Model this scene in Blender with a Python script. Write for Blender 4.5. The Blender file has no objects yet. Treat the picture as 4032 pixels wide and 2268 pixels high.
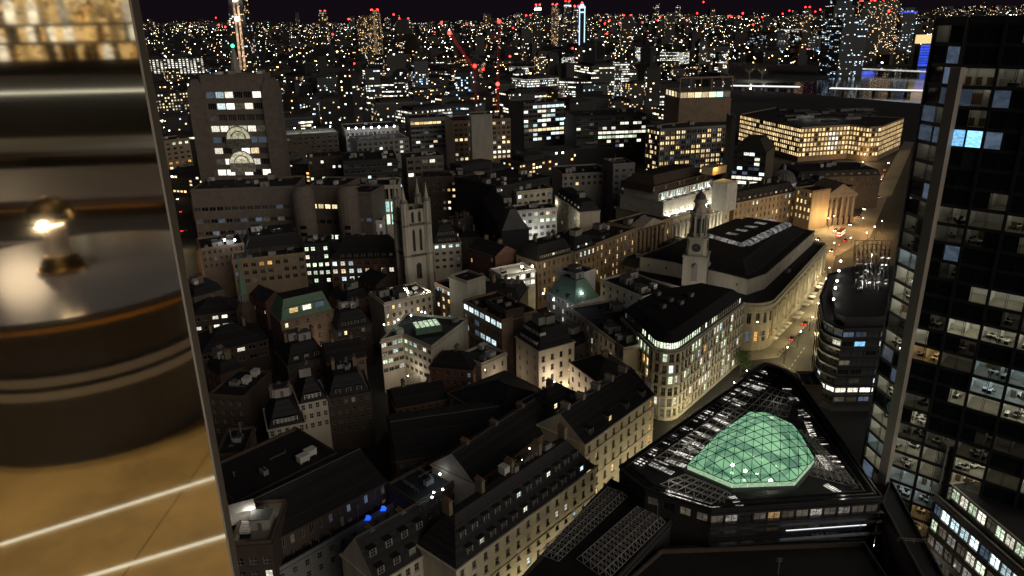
import bpy, math, random
import numpy as np
from mathutils import Vector, Matrix

# ------------------------------------------------------------------ camera, night sky, glow of the city, exposure
SC = bpy.context.scene
COL = SC.collection
CAM_H = 130.0
FPX, CX, CY = 2886.0, 2016.0, 1134.0            # focal length and centre in photograph pixels
PITCH, ROLL = math.radians(19.8), math.radians(1.05)
FW = np.array([0, math.cos(PITCH), -math.sin(PITCH)])
UP0 = np.array([0, math.sin(PITCH), math.cos(PITCH)])
RI = math.cos(ROLL) * np.array([1., 0, 0]) - math.sin(ROLL) * UP0
UP = math.sin(ROLL) * np.array([1., 0, 0]) + math.cos(ROLL) * UP0
cam_d = bpy.data.cameras.new("camera")
cam = bpy.data.objects.new("camera", cam_d)
COL.objects.link(cam)
cam_d.sensor_width = 36.0
cam_d.lens = 36.0 * FPX / 4032.0
cam_d.clip_start, cam_d.clip_end = 0.05, 30000
M = Matrix(((RI[0], UP[0], -FW[0], 0), (RI[1], UP[1], -FW[1], 0), (RI[2], UP[2], -FW[2], CAM_H), (0, 0, 0, 1)))
cam.matrix_world = M
SC.camera = cam

wd = bpy.data.worlds.new("World")
SC.world = wd
wd.use_nodes = True
nt = wd.node_tree
bg = nt.nodes["Background"]
sky = nt.nodes.new("ShaderNodeTexSky")
sky.sky_type = 'NISHITA'
sky.sun_disc = False
sky.sun_elevation = math.radians(-4)
sky.sun_rotation = math.radians(200)
glow = nt.nodes.new("ShaderNodeMix")            # street light scattered in the night air
glow.data_type = 'RGBA'; glow.blend_type = 'ADD'; glow.inputs[0].default_value = 1
glow.inputs[7].default_value = (.055, .035, .056, 1)
nt.links.new(sky.outputs[0], glow.inputs[6])
nt.links.new(glow.outputs[2], bg.inputs[0])
bg.inputs[1].default_value = 0.1

# the diffuse glow of the lit towers behind the viewpoint
sd = bpy.data.lights.new("sun", 'SUN')
sd.energy = 0.85
sd.angle = math.radians(50)
sd.color = (1.0, 0.90, 0.76)
sun = bpy.data.objects.new("sun", sd)
COL.objects.link(sun)
sun.rotation_euler = (math.radians(71), 0, math.radians(40))

SC.view_settings.view_transform = 'Standard'
SC.view_settings.look = 'None'
SC.view_settings.exposure = 0
SC.view_settings.gamma = 1
SC.render.engine = 'CYCLES'
SC.cycles.use_denoising = True
SC.cycles.max_bounces = 6
SC.cycles.diffuse_bounces = 2
SC.cycles.glossy_bounces = 3
SC.cycles.transparent_max_bounces = 8
SC.cycles.sample_clamp_indirect = 2.0
SC.cycles.use_light_tree = True

RND = random.Random(7)


def at(u, v, z=0.0):
    d = RI * ((u - CX) / FPX) - UP * ((v - CY) / FPX) + FW
    t = (z - CAM_H) / d[2]
    return np.array([d[0] * t, d[1] * t])


def px(x, y, z):
    d = np.array([x, y, z - CAM_H])
    w = d @ FW
    return CX + FPX * (d @ RI) / w, CY - FPX * (d @ UP) / w


def ray(u, v):
    d = RI * ((u - CX) / FPX) - UP * ((v - CY) / FPX) + FW
    return d / np.linalg.norm(d)


# ------------------------------------------------------------------ materials
MATS = {}


def nodes(m):
    m.use_nodes = True
    return m.node_tree, m.node_tree.nodes["Principled BSDF"]


def surf(name, col, rough=.8, var=.35, scale=.35, metal=0., streak=False, bump=0.):
    m = bpy.data.materials.new(name)
    t, b = nodes(m)
    N = t.nodes
    tc = N.new("ShaderNodeTexCoord")
    mp = N.new("ShaderNodeMapping")
    if streak:
        mp.inputs['Scale'].default_value = (1, 1, .18)
    t.links.new(tc.outputs['Object'], mp.inputs[0])
    nz = N.new("ShaderNodeTexNoise")
    nz.inputs['Scale'].default_value = scale
    nz.inputs['Detail'].default_value = 6
    nz.inputs['Roughness'].default_value = .65
    t.links.new(mp.outputs[0], nz.inputs['Vector'])
    oi = N.new("ShaderNodeObjectInfo")
    ad = N.new("ShaderNodeMath"); ad.operation = 'MULTIPLY_ADD'
    t.links.new(oi.outputs['Random'], ad.inputs[0])
    ad.inputs[1].default_value = .25
    t.links.new(nz.outputs[0], ad.inputs[2])
    mr = N.new("ShaderNodeMapRange")
    mr.inputs[1].default_value = .3; mr.inputs[2].default_value = .9
    mr.inputs[3].default_value = 1 - var; mr.inputs[4].default_value = 1 + var * .6
    t.links.new(ad.outputs[0], mr.inputs[0])
    mx = N.new("ShaderNodeMix"); mx.data_type = 'RGBA'; mx.blend_type = 'MULTIPLY'
    mx.inputs[0].default_value = 1
    mx.inputs[6].default_value = (*col, 1)
    t.links.new(mr.outputs[0], mx.inputs[7])
    t.links.new(mx.outputs[2], b.inputs['Base Color'])
    b.inputs['Roughness'].default_value = rough
    b.inputs['Metallic'].default_value = metal
    if bump:
        bp = N.new("ShaderNodeBump"); bp.inputs['Strength'].default_value = bump
        t.links.new(nz.outputs[0], bp.inputs['Height'])
        t.links.new(bp.outputs[0], b.inputs['Normal'])
    MATS[name] = m
    return m


for n_, c_, k_ in [
    ('stone', (.40, .365, .30), dict(streak=True)), ('cream', (.52, .46, .36), dict(streak=True)),
    ('tan', (.30, .22, .14), dict(streak=True)), ('brown', (.070, .048, .035), {}), ('taupe', (.145, .118, .100), {}), ('brownlight', (.21, .145, .10), {}),
    ('grey', (.20, .195, .19), dict(streak=True)), ('white', (.60, .585, .55), {}), ('concrete', (.27, .25, .225), dict(streak=True)),
    ('dark', (.028, .027, .028), {}), ('slate', (.016, .0145, .016), dict(scale=.8, var=.5)), ('felt', (.011, .010, .0105), dict(scale=.5, var=.5)),
    ('lead', (.085, .083, .085), {}), ('copper', (.13, .22, .155), dict(scale=.7)), ('metal', (.10, .10, .105), dict(rough=.3, metal=.8)),
    ('truss', (.36, .345, .32), dict(rough=.5)), ('clay', (.22, .10, .06), {}), ('asphalt', (.045, .043, .04), dict(scale=.3)), ('paving', (.23, .205, .165), dict(scale=.5)),
    ('paint', (.65, .63, .58), {}), ('ground', (.022, .021, .021), dict(scale=.03)), ('farwall', (.022, .020, .020), {}), ('frame', (.26, .245, .22), {}),
    ('darkframe', (.035, .035, .037), dict(rough=.4)), ('bark', (.05, .035, .025), {}), ('leaf', (.045, .075, .02), dict(scale=1.5)),
    ('canvas', (.66, .63, .56), {}), ('wood', (.16, .10, .055), dict(scale=3)), ('redpaint', (.35, .03, .02), dict(rough=.4)), ('carpaint', (.08, .08, .085), dict(rough=.3)),
    ('taxi', (.5, .33, .04), dict(rough=.35)), ('tyre', (.015, .015, .015), {}), ('fin', (.42, .36, .30), dict(var=.15))]:
    surf(n_, c_, **k_)


def courses(name, pitch):
    """rows of slates: narrow dark laps across a pitched roof"""
    t = MATS[name].node_tree
    N = t.nodes
    ge = N.new("ShaderNodeNewGeometry"); sp = N.new("ShaderNodeSeparateXYZ"); t.links.new(ge.outputs['Position'], sp.inputs[0])
    dv = N.new("ShaderNodeMath"); dv.operation = 'DIVIDE'; dv.inputs[1].default_value = pitch; t.links.new(sp.outputs[2], dv.inputs[0])
    fr = N.new("ShaderNodeMath"); fr.operation = 'FRACT'; t.links.new(dv.outputs[0], fr.inputs[0])
    fl = N.new("ShaderNodeMath"); fl.operation = 'FLOOR'; t.links.new(dv.outputs[0], fl.inputs[0])
    wn = N.new("ShaderNodeTexWhiteNoise"); wn.noise_dimensions = '1D'; t.links.new(fl.outputs[0], wn.inputs['W'])
    m1 = N.new("ShaderNodeMapRange"); m1.inputs[3].default_value = .55; m1.inputs[4].default_value = 1.5; t.links.new(wn.outputs['Value'], m1.inputs[0])
    gt = N.new("ShaderNodeMath"); gt.operation = 'GREATER_THAN'; gt.inputs[1].default_value = .16; t.links.new(fr.outputs[0], gt.inputs[0])
    mu = N.new("ShaderNodeMath"); mu.operation = 'MULTIPLY'; t.links.new(m1.outputs[0], mu.inputs[0]); t.links.new(gt.outputs[0], mu.inputs[1])
    mx = [n for n in N if n.type == 'MIX'][0]
    m2 = N.new("ShaderNodeMix"); m2.data_type = 'RGBA'; m2.blend_type = 'MULTIPLY'; m2.inputs[0].default_value = 1
    t.links.new(mx.outputs[2], m2.inputs[6]); t.links.new(mu.outputs[0], m2.inputs[7])
    t.links.new(m2.outputs[2], N["Principled BSDF"].inputs['Base Color'])


courses('slate', .42)


def brickmat(name, c1, c2, mortar):
    m = surf(name, c1)
    t = m.node_tree
    b = t.nodes["Principled BSDF"]
    N = t.nodes
    # running bond over any upright wall: distance along the wall and height
    ge = N.new("ShaderNodeNewGeometry")
    cr = N.new("ShaderNodeVectorMath"); cr.operation = 'CROSS_PRODUCT'; cr.inputs[1].default_value = (0, 0, 1)
    t.links.new(ge.outputs['Normal'], cr.inputs[0])
    dt = N.new("ShaderNodeVectorMath"); dt.operation = 'DOT_PRODUCT'
    t.links.new(cr.outputs[0], dt.inputs[0]); t.links.new(ge.outputs['Position'], dt.inputs[1])
    sp = N.new("ShaderNodeSeparateXYZ"); t.links.new(ge.outputs['Position'], sp.inputs[0])
    cb = N.new("ShaderNodeCombineXYZ"); t.links.new(dt.outputs['Value'], cb.inputs[0]); t.links.new(sp.outputs[2], cb.inputs[1])
    br = N.new("ShaderNodeTexBrick")
    br.inputs['Scale'].default_value = 1.0
    br.inputs['Brick Width'].default_value = .45; br.inputs['Row Height'].default_value = .15; br.inputs['Mortar Size'].default_value = .012
    br.inputs['Color1'].default_value = (*c1, 1); br.inputs['Color2'].default_value = (*c2, 1); br.inputs['Mortar'].default_value = (*mortar, 1)
    t.links.new(cb.outputs[0], br.inputs['Vector'])
    mx = [n for n in N if n.type == 'MIX'][0]
    t.links.new(br.outputs['Color'], mx.inputs[6])


brickmat('brick', (.17, .062, .040), (.12, .045, .030), (.16, .13, .11))
brickmat('stockbrick', (.20, .145, .085), (.15, .105, .065), (.17, .15, .13))


def emit(name, col, strength, pattern=0., sampling='NONE', rnd=.6, scale=2.1):
    m = bpy.data.materials.new(name)
    t, b = nodes(m)
    N = t.nodes
    b.inputs['Base Color'].default_value = (.02, .02, .02, 1)
    b.inputs['Roughness'].default_value = .15
    b.inputs['Emission Color'].default_value = (*col, 1)
    if pattern or rnd:
        oi = N.new("ShaderNodeObjectInfo")
        mr = N.new("ShaderNodeMapRange")
        mr.inputs[3].default_value = strength * (1 - rnd); mr.inputs[4].default_value = strength * (1 + rnd)
        t.links.new(oi.outputs['Random'], mr.inputs[0])
        out = mr.outputs[0]
        if pattern:
            # what the room behind shows: blinds, furniture, ceiling lights
            tc = N.new("ShaderNodeTexCoord")
            ad = N.new("ShaderNodeVectorMath"); ad.operation = 'MULTIPLY_ADD'
            sc = N.new("ShaderNodeVectorMath"); sc.operation = 'SCALE'; sc.inputs[0].default_value = (37, 91, 53)
            t.links.new(oi.outputs['Random'], sc.inputs['Scale'])
            t.links.new(tc.outputs['Object'], ad.inputs[0]); ad.inputs[1].default_value = (1.0, 1.0, 1.7)
            t.links.new(sc.outputs[0], ad.inputs[2])
            vo = N.new("ShaderNodeTexVoronoi"); vo.distance = 'CHEBYCHEV'; vo.inputs['Scale'].default_value = scale
            t.links.new(ad.outputs[0], vo.inputs['Vector'])
            sp = N.new("ShaderNodeSeparateColor"); t.links.new(vo.outputs['Color'], sp.inputs[0])
            m2 = N.new("ShaderNodeMapRange"); m2.inputs[1].default_value = .1; m2.inputs[2].default_value = .85
            m2.inputs[3].default_value = 1 - pattern; m2.inputs[4].default_value = 1.15
            t.links.new(sp.outputs[0], m2.inputs[0])
            mu = N.new("ShaderNodeMath"); mu.operation = 'MULTIPLY'
            t.links.new(out, mu.inputs[0]); t.links.new(m2.outputs[0], mu.inputs[1])
            out = mu.outputs[0]
        t.links.new(out, b.inputs['Emission Strength'])
    else:
        b.inputs['Emission Strength'].default_value = strength
    m.cycles.emission_sampling = sampling
    MATS[name] = m
    return m


emit('warm', (1, .78, .45), 1.5, .6)
emit('litwhite', (1, .95, .78), 1.55, .6)
emit('cool', (.72, .95, 1.0), 1.45, .6)
emit('blue', (.25, .62, 1.0), 1.1, .3)
emit('green', (.82, 1.0, .70), 1.35, .65)
emit('teal', (.55, .95, .90), 1.2, .6)
emit('amber', (1, .52, .15), 1.3, .7)
emit('gold', (1, .70, .30), 1.5, .6)
emit('dim', (.95, .80, .58), .07, .5, scale=.7)
emit('dimblue', (.5, .7, 1.0), .10, .3, scale=.7)
emit('amberdim', (1, .6, .25), .25, .6)
emit('ceilpale', (1, .93, .85), .3, .7)
emit('lamp', (1, .93, .78), 30, 0, rnd=.2)
emit('lampcool', (.75, .90, 1.0), 30, 0, rnd=.2)
emit('lampwarm', (1, .62, .22), 20, 0, rnd=.2)
emit('red', (1, .02, .015), 14, 0, rnd=.4)
emit('redglow', (1, .05, .06), .14, .6)
emit('blueglow', (.02, .12, 1.0), 1.2, 0, rnd=.3)
emit('beacon', (.05, 1, .45), 4, 0, rnd=.1)
emit('ceildim', (1, .9, .7), 1.2, 0, sampling='AUTO', rnd=.5)
emit('ceilinglight', (1, .93, .74), 9.0, 0, sampling='AUTO', rnd=.3)
emit('ceilingcool', (.75, .92, 1), 8.5, 0, sampling='AUTO', rnd=.3)
emit('ceilingwarm', (1, .62, .28), 7.0, 0, sampling='AUTO', rnd=.3)
emit('strip', (.93, .95, 1), 1.2, .0, rnd=.1)
emit('bridgelight', (.95, .98, .85), .7, .5, rnd=.1, scale=.12)
emit('bluewash', (.03, .10, 1), .8, .4, rnd=.1, scale=.2)


def glassmat(name, col, rough=.06):
    m = bpy.data.materials.new(name)
    t, b = nodes(m)
    b.inputs['Base Color'].default_value = (*col, 1)
    b.inputs['Roughness'].default_value = rough
    b.inputs['Specular IOR Level'].default_value = .6
    MATS[name] = m
    return m


glassmat('off', (.012, .012, .014))
glassmat('offgrey', (.05, .05, .052), .2)
glassmat('tint', (.01, .014, .018), .04)
# clear glazing that lets the room behind show
mcl = bpy.data.materials.new('clear')
tcl, bcl = nodes(mcl)
trn = tcl.nodes.new("ShaderNodeBsdfTransparent"); trn.inputs[0].default_value = (.82, .88, .86, 1)
glo = tcl.nodes.new("ShaderNodeBsdfGlossy"); glo.inputs['Roughness'].default_value = .03
mxs = tcl.nodes.new("ShaderNodeMixShader"); mxs.inputs[0].default_value = .06
tcl.links.new(trn.outputs[0], mxs.inputs[1]); tcl.links.new(glo.outputs[0], mxs.inputs[2])
tcl.links.new(mxs.outputs[0], tcl.nodes["Material Output"].inputs[0])
MATS['clear'] = mcl


def citymat(name, wall, cw, ch, prob, cols, strength, fill=(.62, .5), floorbias=.0):
    """walls of far buildings: a regular grid of small windows, some of them lit"""
    m = bpy.data.materials.new(name)
    t, b = nodes(m)
    N = t.nodes
    L = t.links.new
    ge = N.new("ShaderNodeNewGeometry")
    cr = N.new("ShaderNodeVectorMath"); cr.operation = 'CROSS_PRODUCT'; cr.inputs[1].default_value = (0, 0, 1)
    L(ge.outputs['True Normal'], cr.inputs[0])
    dt = N.new("ShaderNodeVectorMath"); dt.operation = 'DOT_PRODUCT'
    L(cr.outputs[0], dt.inputs[0]); L(ge.outputs['Position'], dt.inputs[1])
    sp = N.new("ShaderNodeSeparateXYZ"); L(ge.outputs['Position'], sp.inputs[0])

    def mth(op, a, bb=None, c=None):
        n = N.new("ShaderNodeMath"); n.operation = op
        for i, q in enumerate((a, bb, c)):
            if q is None:
                continue
            if isinstance(q, (int, float)):
                n.inputs[i].default_value = q
            else:
                L(q, n.inputs[i])
        return n.outputs[0]
    s = mth('DIVIDE', dt.outputs['Value'], cw)
    z = mth('DIVIDE', sp.outputs[2], ch)
    fs, fz = mth('FRACT', s), mth('FRACT', z)
    cs, cz = mth('FLOOR', s), mth('FLOOR', z)
    oi = N.new("ShaderNodeObjectInfo")
    cb = N.new("ShaderNodeCombineXYZ"); L(cs, cb.inputs[0]); L(cz, cb.inputs[1]); L(mth('MULTIPLY', oi.outputs['Random'], 997.), cb.inputs[2])
    wn = N.new("ShaderNodeTexWhiteNoise"); wn.noise_dimensions = '3D'; L(cb.outputs[0], wn.inputs['Vector'])
    cb2 = N.new("ShaderNodeCombineXYZ"); L(mth('FLOOR', mth('DIVIDE', cs, 9)), cb2.inputs[0]); L(cz, cb2.inputs[1]); L(mth('MULTIPLY', oi.outputs['Random'], 431.), cb2.inputs[2])
    wf = N.new("ShaderNodeTexWhiteNoise"); wf.noise_dimensions = '3D'; L(cb2.outputs[0], wf.inputs['Vector'])
    # lit when the mix of a per-floor and a per-window draw is low
    mixv = mth('MULTIPLY_ADD', wf.outputs['Value'], floorbias, mth('MULTIPLY', wn.outputs['Value'], 1 - floorbias))
    lit = mth('LESS_THAN', mixv, prob)
    inx = mth('LESS_THAN', mth('ABSOLUTE', mth('SUBTRACT', fs, .5)), fill[0] / 2)
    inz = mth('LESS_THAN', mth('ABSOLUTE', mth('SUBTRACT', fz, .5)), fill[1] / 2)
    up = N.new("ShaderNodeSeparateXYZ"); L(ge.outputs['True Normal'], up.inputs[0])
    side = mth('LESS_THAN', mth('ABSOLUTE', up.outputs[2]), .5)
    win = mth('MULTIPLY', mth('MULTIPLY', inx, inz), side)
    litw = mth('MULTIPLY', win, lit)
    rp = N.new("ShaderNodeValToRGB")
    rp.color_ramp.interpolation = 'CONSTANT'
    el = rp.color_ramp.elements
    el[0].color = (*cols[0], 1); el[1].color = (*cols[-1], 1); el[1].position = 1 - 1 / len(cols)
    for i, c in enumerate(cols[1:-1]):
        e = el.new((i + 1) / len(cols)); e.color = (*c, 1)
    sc = N.new("ShaderNodeSeparateColor"); L(wn.outputs['Color'], sc.inputs[0])
    L(sc.outputs[1], rp.inputs[0])
    br = mth('MULTIPLY_ADD', mth('POWER', sc.outputs[2], 2.0), 1.5, .35)
    L(rp.outputs[0], b.inputs['Emission Color'])
    L(mth('MULTIPLY', mth('MULTIPLY', litw, br), strength), b.inputs['Emission Strength'])
    mx = N.new("ShaderNodeMix"); mx.data_type = 'RGBA'
    L(win, mx.inputs[0]); mx.inputs[6].default_value = (*wall, 1); mx.inputs[7].default_value = (.01, .01, .012, 1)
    L(mx.outputs[2], b.inputs['Base Color'])
    b.inputs['Roughness'].default_value = .6
    m.cycles.emission_sampling = 'NONE'
    MATS[name] = m
    return m


WA, WH, CO, AM, BL = (1, .72, .38), (1, .93, .76), (.72, .9, 1), (1, .52, .16), (.3, .6, 1)
citymat('city_sparse', (.03, .027, .026), 3.2, 3.4, .10, [WA, WH, AM, WA, CO], 3.2)
citymat('city_resi', (.05, .042, .036), 3.6, 3.0, .18, [WA, AM, WH, WA, AM], 2.8)
citymat('city_office', (.04, .042, .045), 2.4, 3.8, .34, [WH, CO, WH, WA], 2.4, (.86, .5), .75)
citymat('city_bright', (.06, .06, .06), 1.8, 3.8, .62, [WH, WH, CO, WH], 1.6, (.8, .5), .6)
citymat('city_cool', (.05, .06, .07), 3.0, 3.8, .22, [CO, BL, CO, WH], 2.6, (.7, .5), .5)
citymat('city_gold', (.10, .075, .05), 3.4, 3.7, .66, [(1, .72, .33), (1, .8, .45), (1, .62, .25), (1, .88, .6)], 1.1, (.62, .62), .2)
citymat('city_far', (.016, .015, .017), 5., 4., .10, [WA, WH, AM, WA, CO, WH, WA], 11, (.7, .6), .45)
citymat('city_fartower', (.035, .033, .035), 5., 4., .22, [WA, WH, AM, WA, WA, CO], 3.0, (.7, .5), .55)


# ------------------------------------------------------------------ mesh helpers
class MB:
    def __init__(s):
        s.v, s.f, s.m = [], [], []

    def poly(s, pts, m=0):
        i = len(s.v)
        s.v += [tuple(map(float, p)) for p in pts]
        s.f.append(tuple(range(i, i + len(pts))))
        s.m.append(m)

    def box(s, x0, x1, y0, y1, z0, z1, m=0, bottom=True):
        i = len(s.v)
        s.v += [(x0, y0, z0), (x1, y0, z0), (x1, y1, z0), (x0, y1, z0), (x0, y0, z1), (x1, y0, z1), (x1, y1, z1), (x0, y1, z1)]
        fs = [(0, 1, 5, 4), (1, 2, 6, 5), (2, 3, 7, 6), (3, 0, 4, 7), (4, 5, 6, 7)] + ([(3, 2, 1, 0)] if bottom else [])
        s.f += [tuple(i + k for k in q) for q in fs]
        s.m += [m] * len(fs)

    def prism(s, p0, z0, p1, z1, m=0, top=True, topm=None, sides=True):
        n = len(p0)
        i = len(s.v)
        s.v += [(p[0], p[1], z0) for p in p0] + [(p[0], p[1], z1) for p in p1]
        if sides:
            for k in range(n):
                j = (k + 1) % n
                s.f.append((i + k, i + j, i + n + j, i + n + k)); s.m.append(m)
        if top:
            s.f.append(tuple(i + n + k for k in range(n))); s.m.append(m if topm is None else topm)

    def cyl(s, x, y, r0, r1, z0, z1, n=12, m=0, top=True, a0=0.):
        p0 = [(x + r0 * math.cos(a0 + 2 * math.pi * k / n), y + r0 * math.sin(a0 + 2 * math.pi * k / n)) for k in range(n)]
        p1 = [(x + r1 * math.cos(a0 + 2 * math.pi * k / n), y + r1 * math.sin(a0 + 2 * math.pi * k / n)) for k in range(n)]
        s.prism(p0, z0, p1, z1, m, top)

    def bar(s, p, q, w, h=None, m=0):
        p, q = Vector(p), Vector(q)
        d = (q - p)
        if d.length < 1e-6:
            return
        d.normalize()
        a = d.cross(Vector((0, 0, 1)))
        if a.length < .01:
            a = Vector((1, 0, 0))
        a.normalize()
        b = a.cross(d)
        h = w if h is None else h
        i = len(s.v)
        for e in (p, q):
            for sx, sy in ((-1, -1), (1, -1), (1, 1), (-1, 1)):
                s.v.append(tuple(e + a * (w / 2 * sx) + b * (h / 2 * sy)))
        for k in range(4):
            j = (k + 1) % 4
            s.f.append((i + k, i + j, i + 4 + j, i + 4 + k)); s.m.append(m)
        s.f += [(i + 3, i + 2, i + 1, i), (i + 4, i + 5, i + 6, i + 7)]
        s.m += [m, m]

    def sphere(s, c, r, nu=10, nv=6, m=0, sz=1., half=False):
        i = len(s.v)
        v0 = 0. if half else -math.pi / 2
        for b in range(nv + 1):
            ph = v0 + (math.pi / 2 - v0) * b / nv
            for a in range(nu):
                th = 2 * math.pi * a / nu
                s.v.append((c[0] + r * math.cos(ph) * math.cos(th), c[1] + r * math.cos(ph) * math.sin(th), c[2] + r * sz * math.sin(ph)))
        for b in range(nv):
            for a in range(nu):
                c2 = (a + 1) % nu
                s.f.append((i + b * nu + a, i + b * nu + c2, i + (b + 1) * nu + c2, i + (b + 1) * nu + a)); s.m.append(m)

    def mesh(s, name, mats):
        me = bpy.data.meshes.new(name)
        me.from_pydata(s.v, [], s.f)
        for k in mats:
            me.materials.append(MATS[k])
        if len(mats) > 1:
            me.polygons.foreach_set('material_index', s.m)
        me.update()
        return me

    def build(s, name, mats, parent=None, loc=None):
        if isinstance(mats, str):
            mats = [mats]
        return link(name, s.mesh(name, mats), parent, loc)


def link(name, me, parent=None, loc=None, rz=0.):
    o = bpy.data.objects.new(name, me)
    COL.objects.link(o)
    if parent is not None:
        o.parent = parent
    if loc is not None:
        o.location = loc
    if rz:
        o.rotation_euler = (0, 0, rz)
    return o


def tag(o, label, cat, group=None, kind=None):
    if label:
        o['label'] = label
    if cat:
        o['category'] = cat
    if group:
        o['group'] = group
    if kind:
        o['kind'] = kind
    return o


def thing(name, label, cat, loc, group=None, rz=0.):
    o = link(name, None, None, loc, rz)
    o.empty_display_size = 1
    return tag(o, label, cat, group)


def point(parent, loc, energy, col=(1, .86, .6), r=.25, name='lamp_light', spot=None, direction=None):
    ld = bpy.data.lights.new(name, 'SPOT' if spot else 'POINT')
    ld.energy = energy
    ld.color = col
    ld.shadow_soft_size = r
    if spot:
        ld.spot_size = math.radians(spot); ld.spot_blend = .6
    o = bpy.data.objects.new(name, ld)
    COL.objects.link(o)
    o.location = loc
    if direction is not None:
        o.rotation_euler = Vector(direction).to_track_quat('-Z', 'Y').to_euler()
    if parent is not None:
        o.parent = parent
    return o


def inset(poly, d):
    """move every edge of a counter-clockwise polygon inwards by d"""
    n = len(poly)
    out = []
    for i in range(n):
        p0, p1, p2 = [np.array(poly[(i + k) % n][:2], float) for k in (-1, 0, 1)]
        a, b = p1 - p0, p2 - p1
        a /= np.linalg.norm(a) + 1e-9; b /= np.linalg.norm(b) + 1e-9
        na, nb = np.array([-a[1], a[0]]), np.array([-b[1], b[0]])
        den = 1 + na @ nb
        out.append(p1 + (na + nb) * d / max(den, .35))
    return out


# ------------------------------------------------------------------ windows and walls
WCACHE = {}


def window_mesh(w, h, pane, style, frame):
    pane = 'litwhite' if pane == 'white' else pane
    key = (round(w, 2), round(h, 2), pane, style, frame)
    if key in WCACHE:
        return WCACHE[key]
    b = MB()
    y = .0
    b.poly([(-w / 2, y, -h / 2), (w / 2, y, -h / 2), (w / 2, y, h / 2), (-w / 2, y, h / 2)], 0)
    t = .09 if w < 3 else .12

    def bx(x0, x1, z0, z1):
        b.box(x0, x1, y - .07, y - .004, z0, z1, 1)
    bx(-w / 2, -w / 2 + t, -h / 2, h / 2); bx(w / 2 - t, w / 2, -h / 2, h / 2)
    bx(-w / 2 + t, w / 2 - t, h / 2 - t, h / 2); bx(-w / 2 + t, w / 2 - t, -h / 2, -h / 2 + t)
    if style == 'sash':
        bx(-w / 2 + t, w / 2 - t, -.05, .05)
        bx(-.03, .03, .05, h / 2 - t)
        bx(-.03, .03, -h / 2 + t, -.05)
    elif style == 'cross':
        bx(-.06, .06, -h / 2 + t, h / 2 - t)
        bx(-w / 2 + t, -.06, h * .12, h * .12 + .1); bx(.06, w / 2 - t, h * .12, h * .12 + .1)
    elif style == 'strip':
        n = max(2, int(round(w / 1.5)))
        for k in range(1, n):
            x = -w / 2 + w * k / n
            bx(x - .05, x + .05, -h / 2 + t, h / 2 - t)
    elif style == 'arch':
        bx(-.05, .05, -h / 2 + t, h / 2 - t)
        bx(-w / 2 + t, -.05, h * .2, h * .2 + .09); bx(.05, w / 2 - t, h * .2, h * .2 + .09)
    me = b.mesh('window', [pane, frame])
    WCACHE[key] = me
    return me


PAL = {
    'mix': ['warm', 'white', 'white', 'cool', 'warm'], 'warm': ['warm', 'warm', 'white', 'gold'], 'office': ['white', 'green', 'white', 'cool'],
    'cool': ['cool', 'cool', 'white'], 'green': ['green', 'green', 'white'], 'amber': ['amber', 'warm'], 'gold': ['gold', 'gold', 'warm'], 'dim': ['dim'], 'blue': ['cool', 'blue'],
    'teal': ['teal', 'cool'], 'white': ['white'], 'dimmix': ['dim', 'dim', 'white', 'dimblue'],
}


def W(rows, cols, w, h, fh=3.6, top=1.0, lit=.12, pal='mix', st='sash', on=None, frame='frame', rec=.25, m=.0, sill=False, dimp=.12):
    return dict(rows=rows, cols=cols, w=w, h=h, fh=fh, top=top, lit=lit, pal=pal, st=st, on=on or {}, frame=frame, rec=rec, m=m, sill=sill, dimp=dimp)


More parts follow.
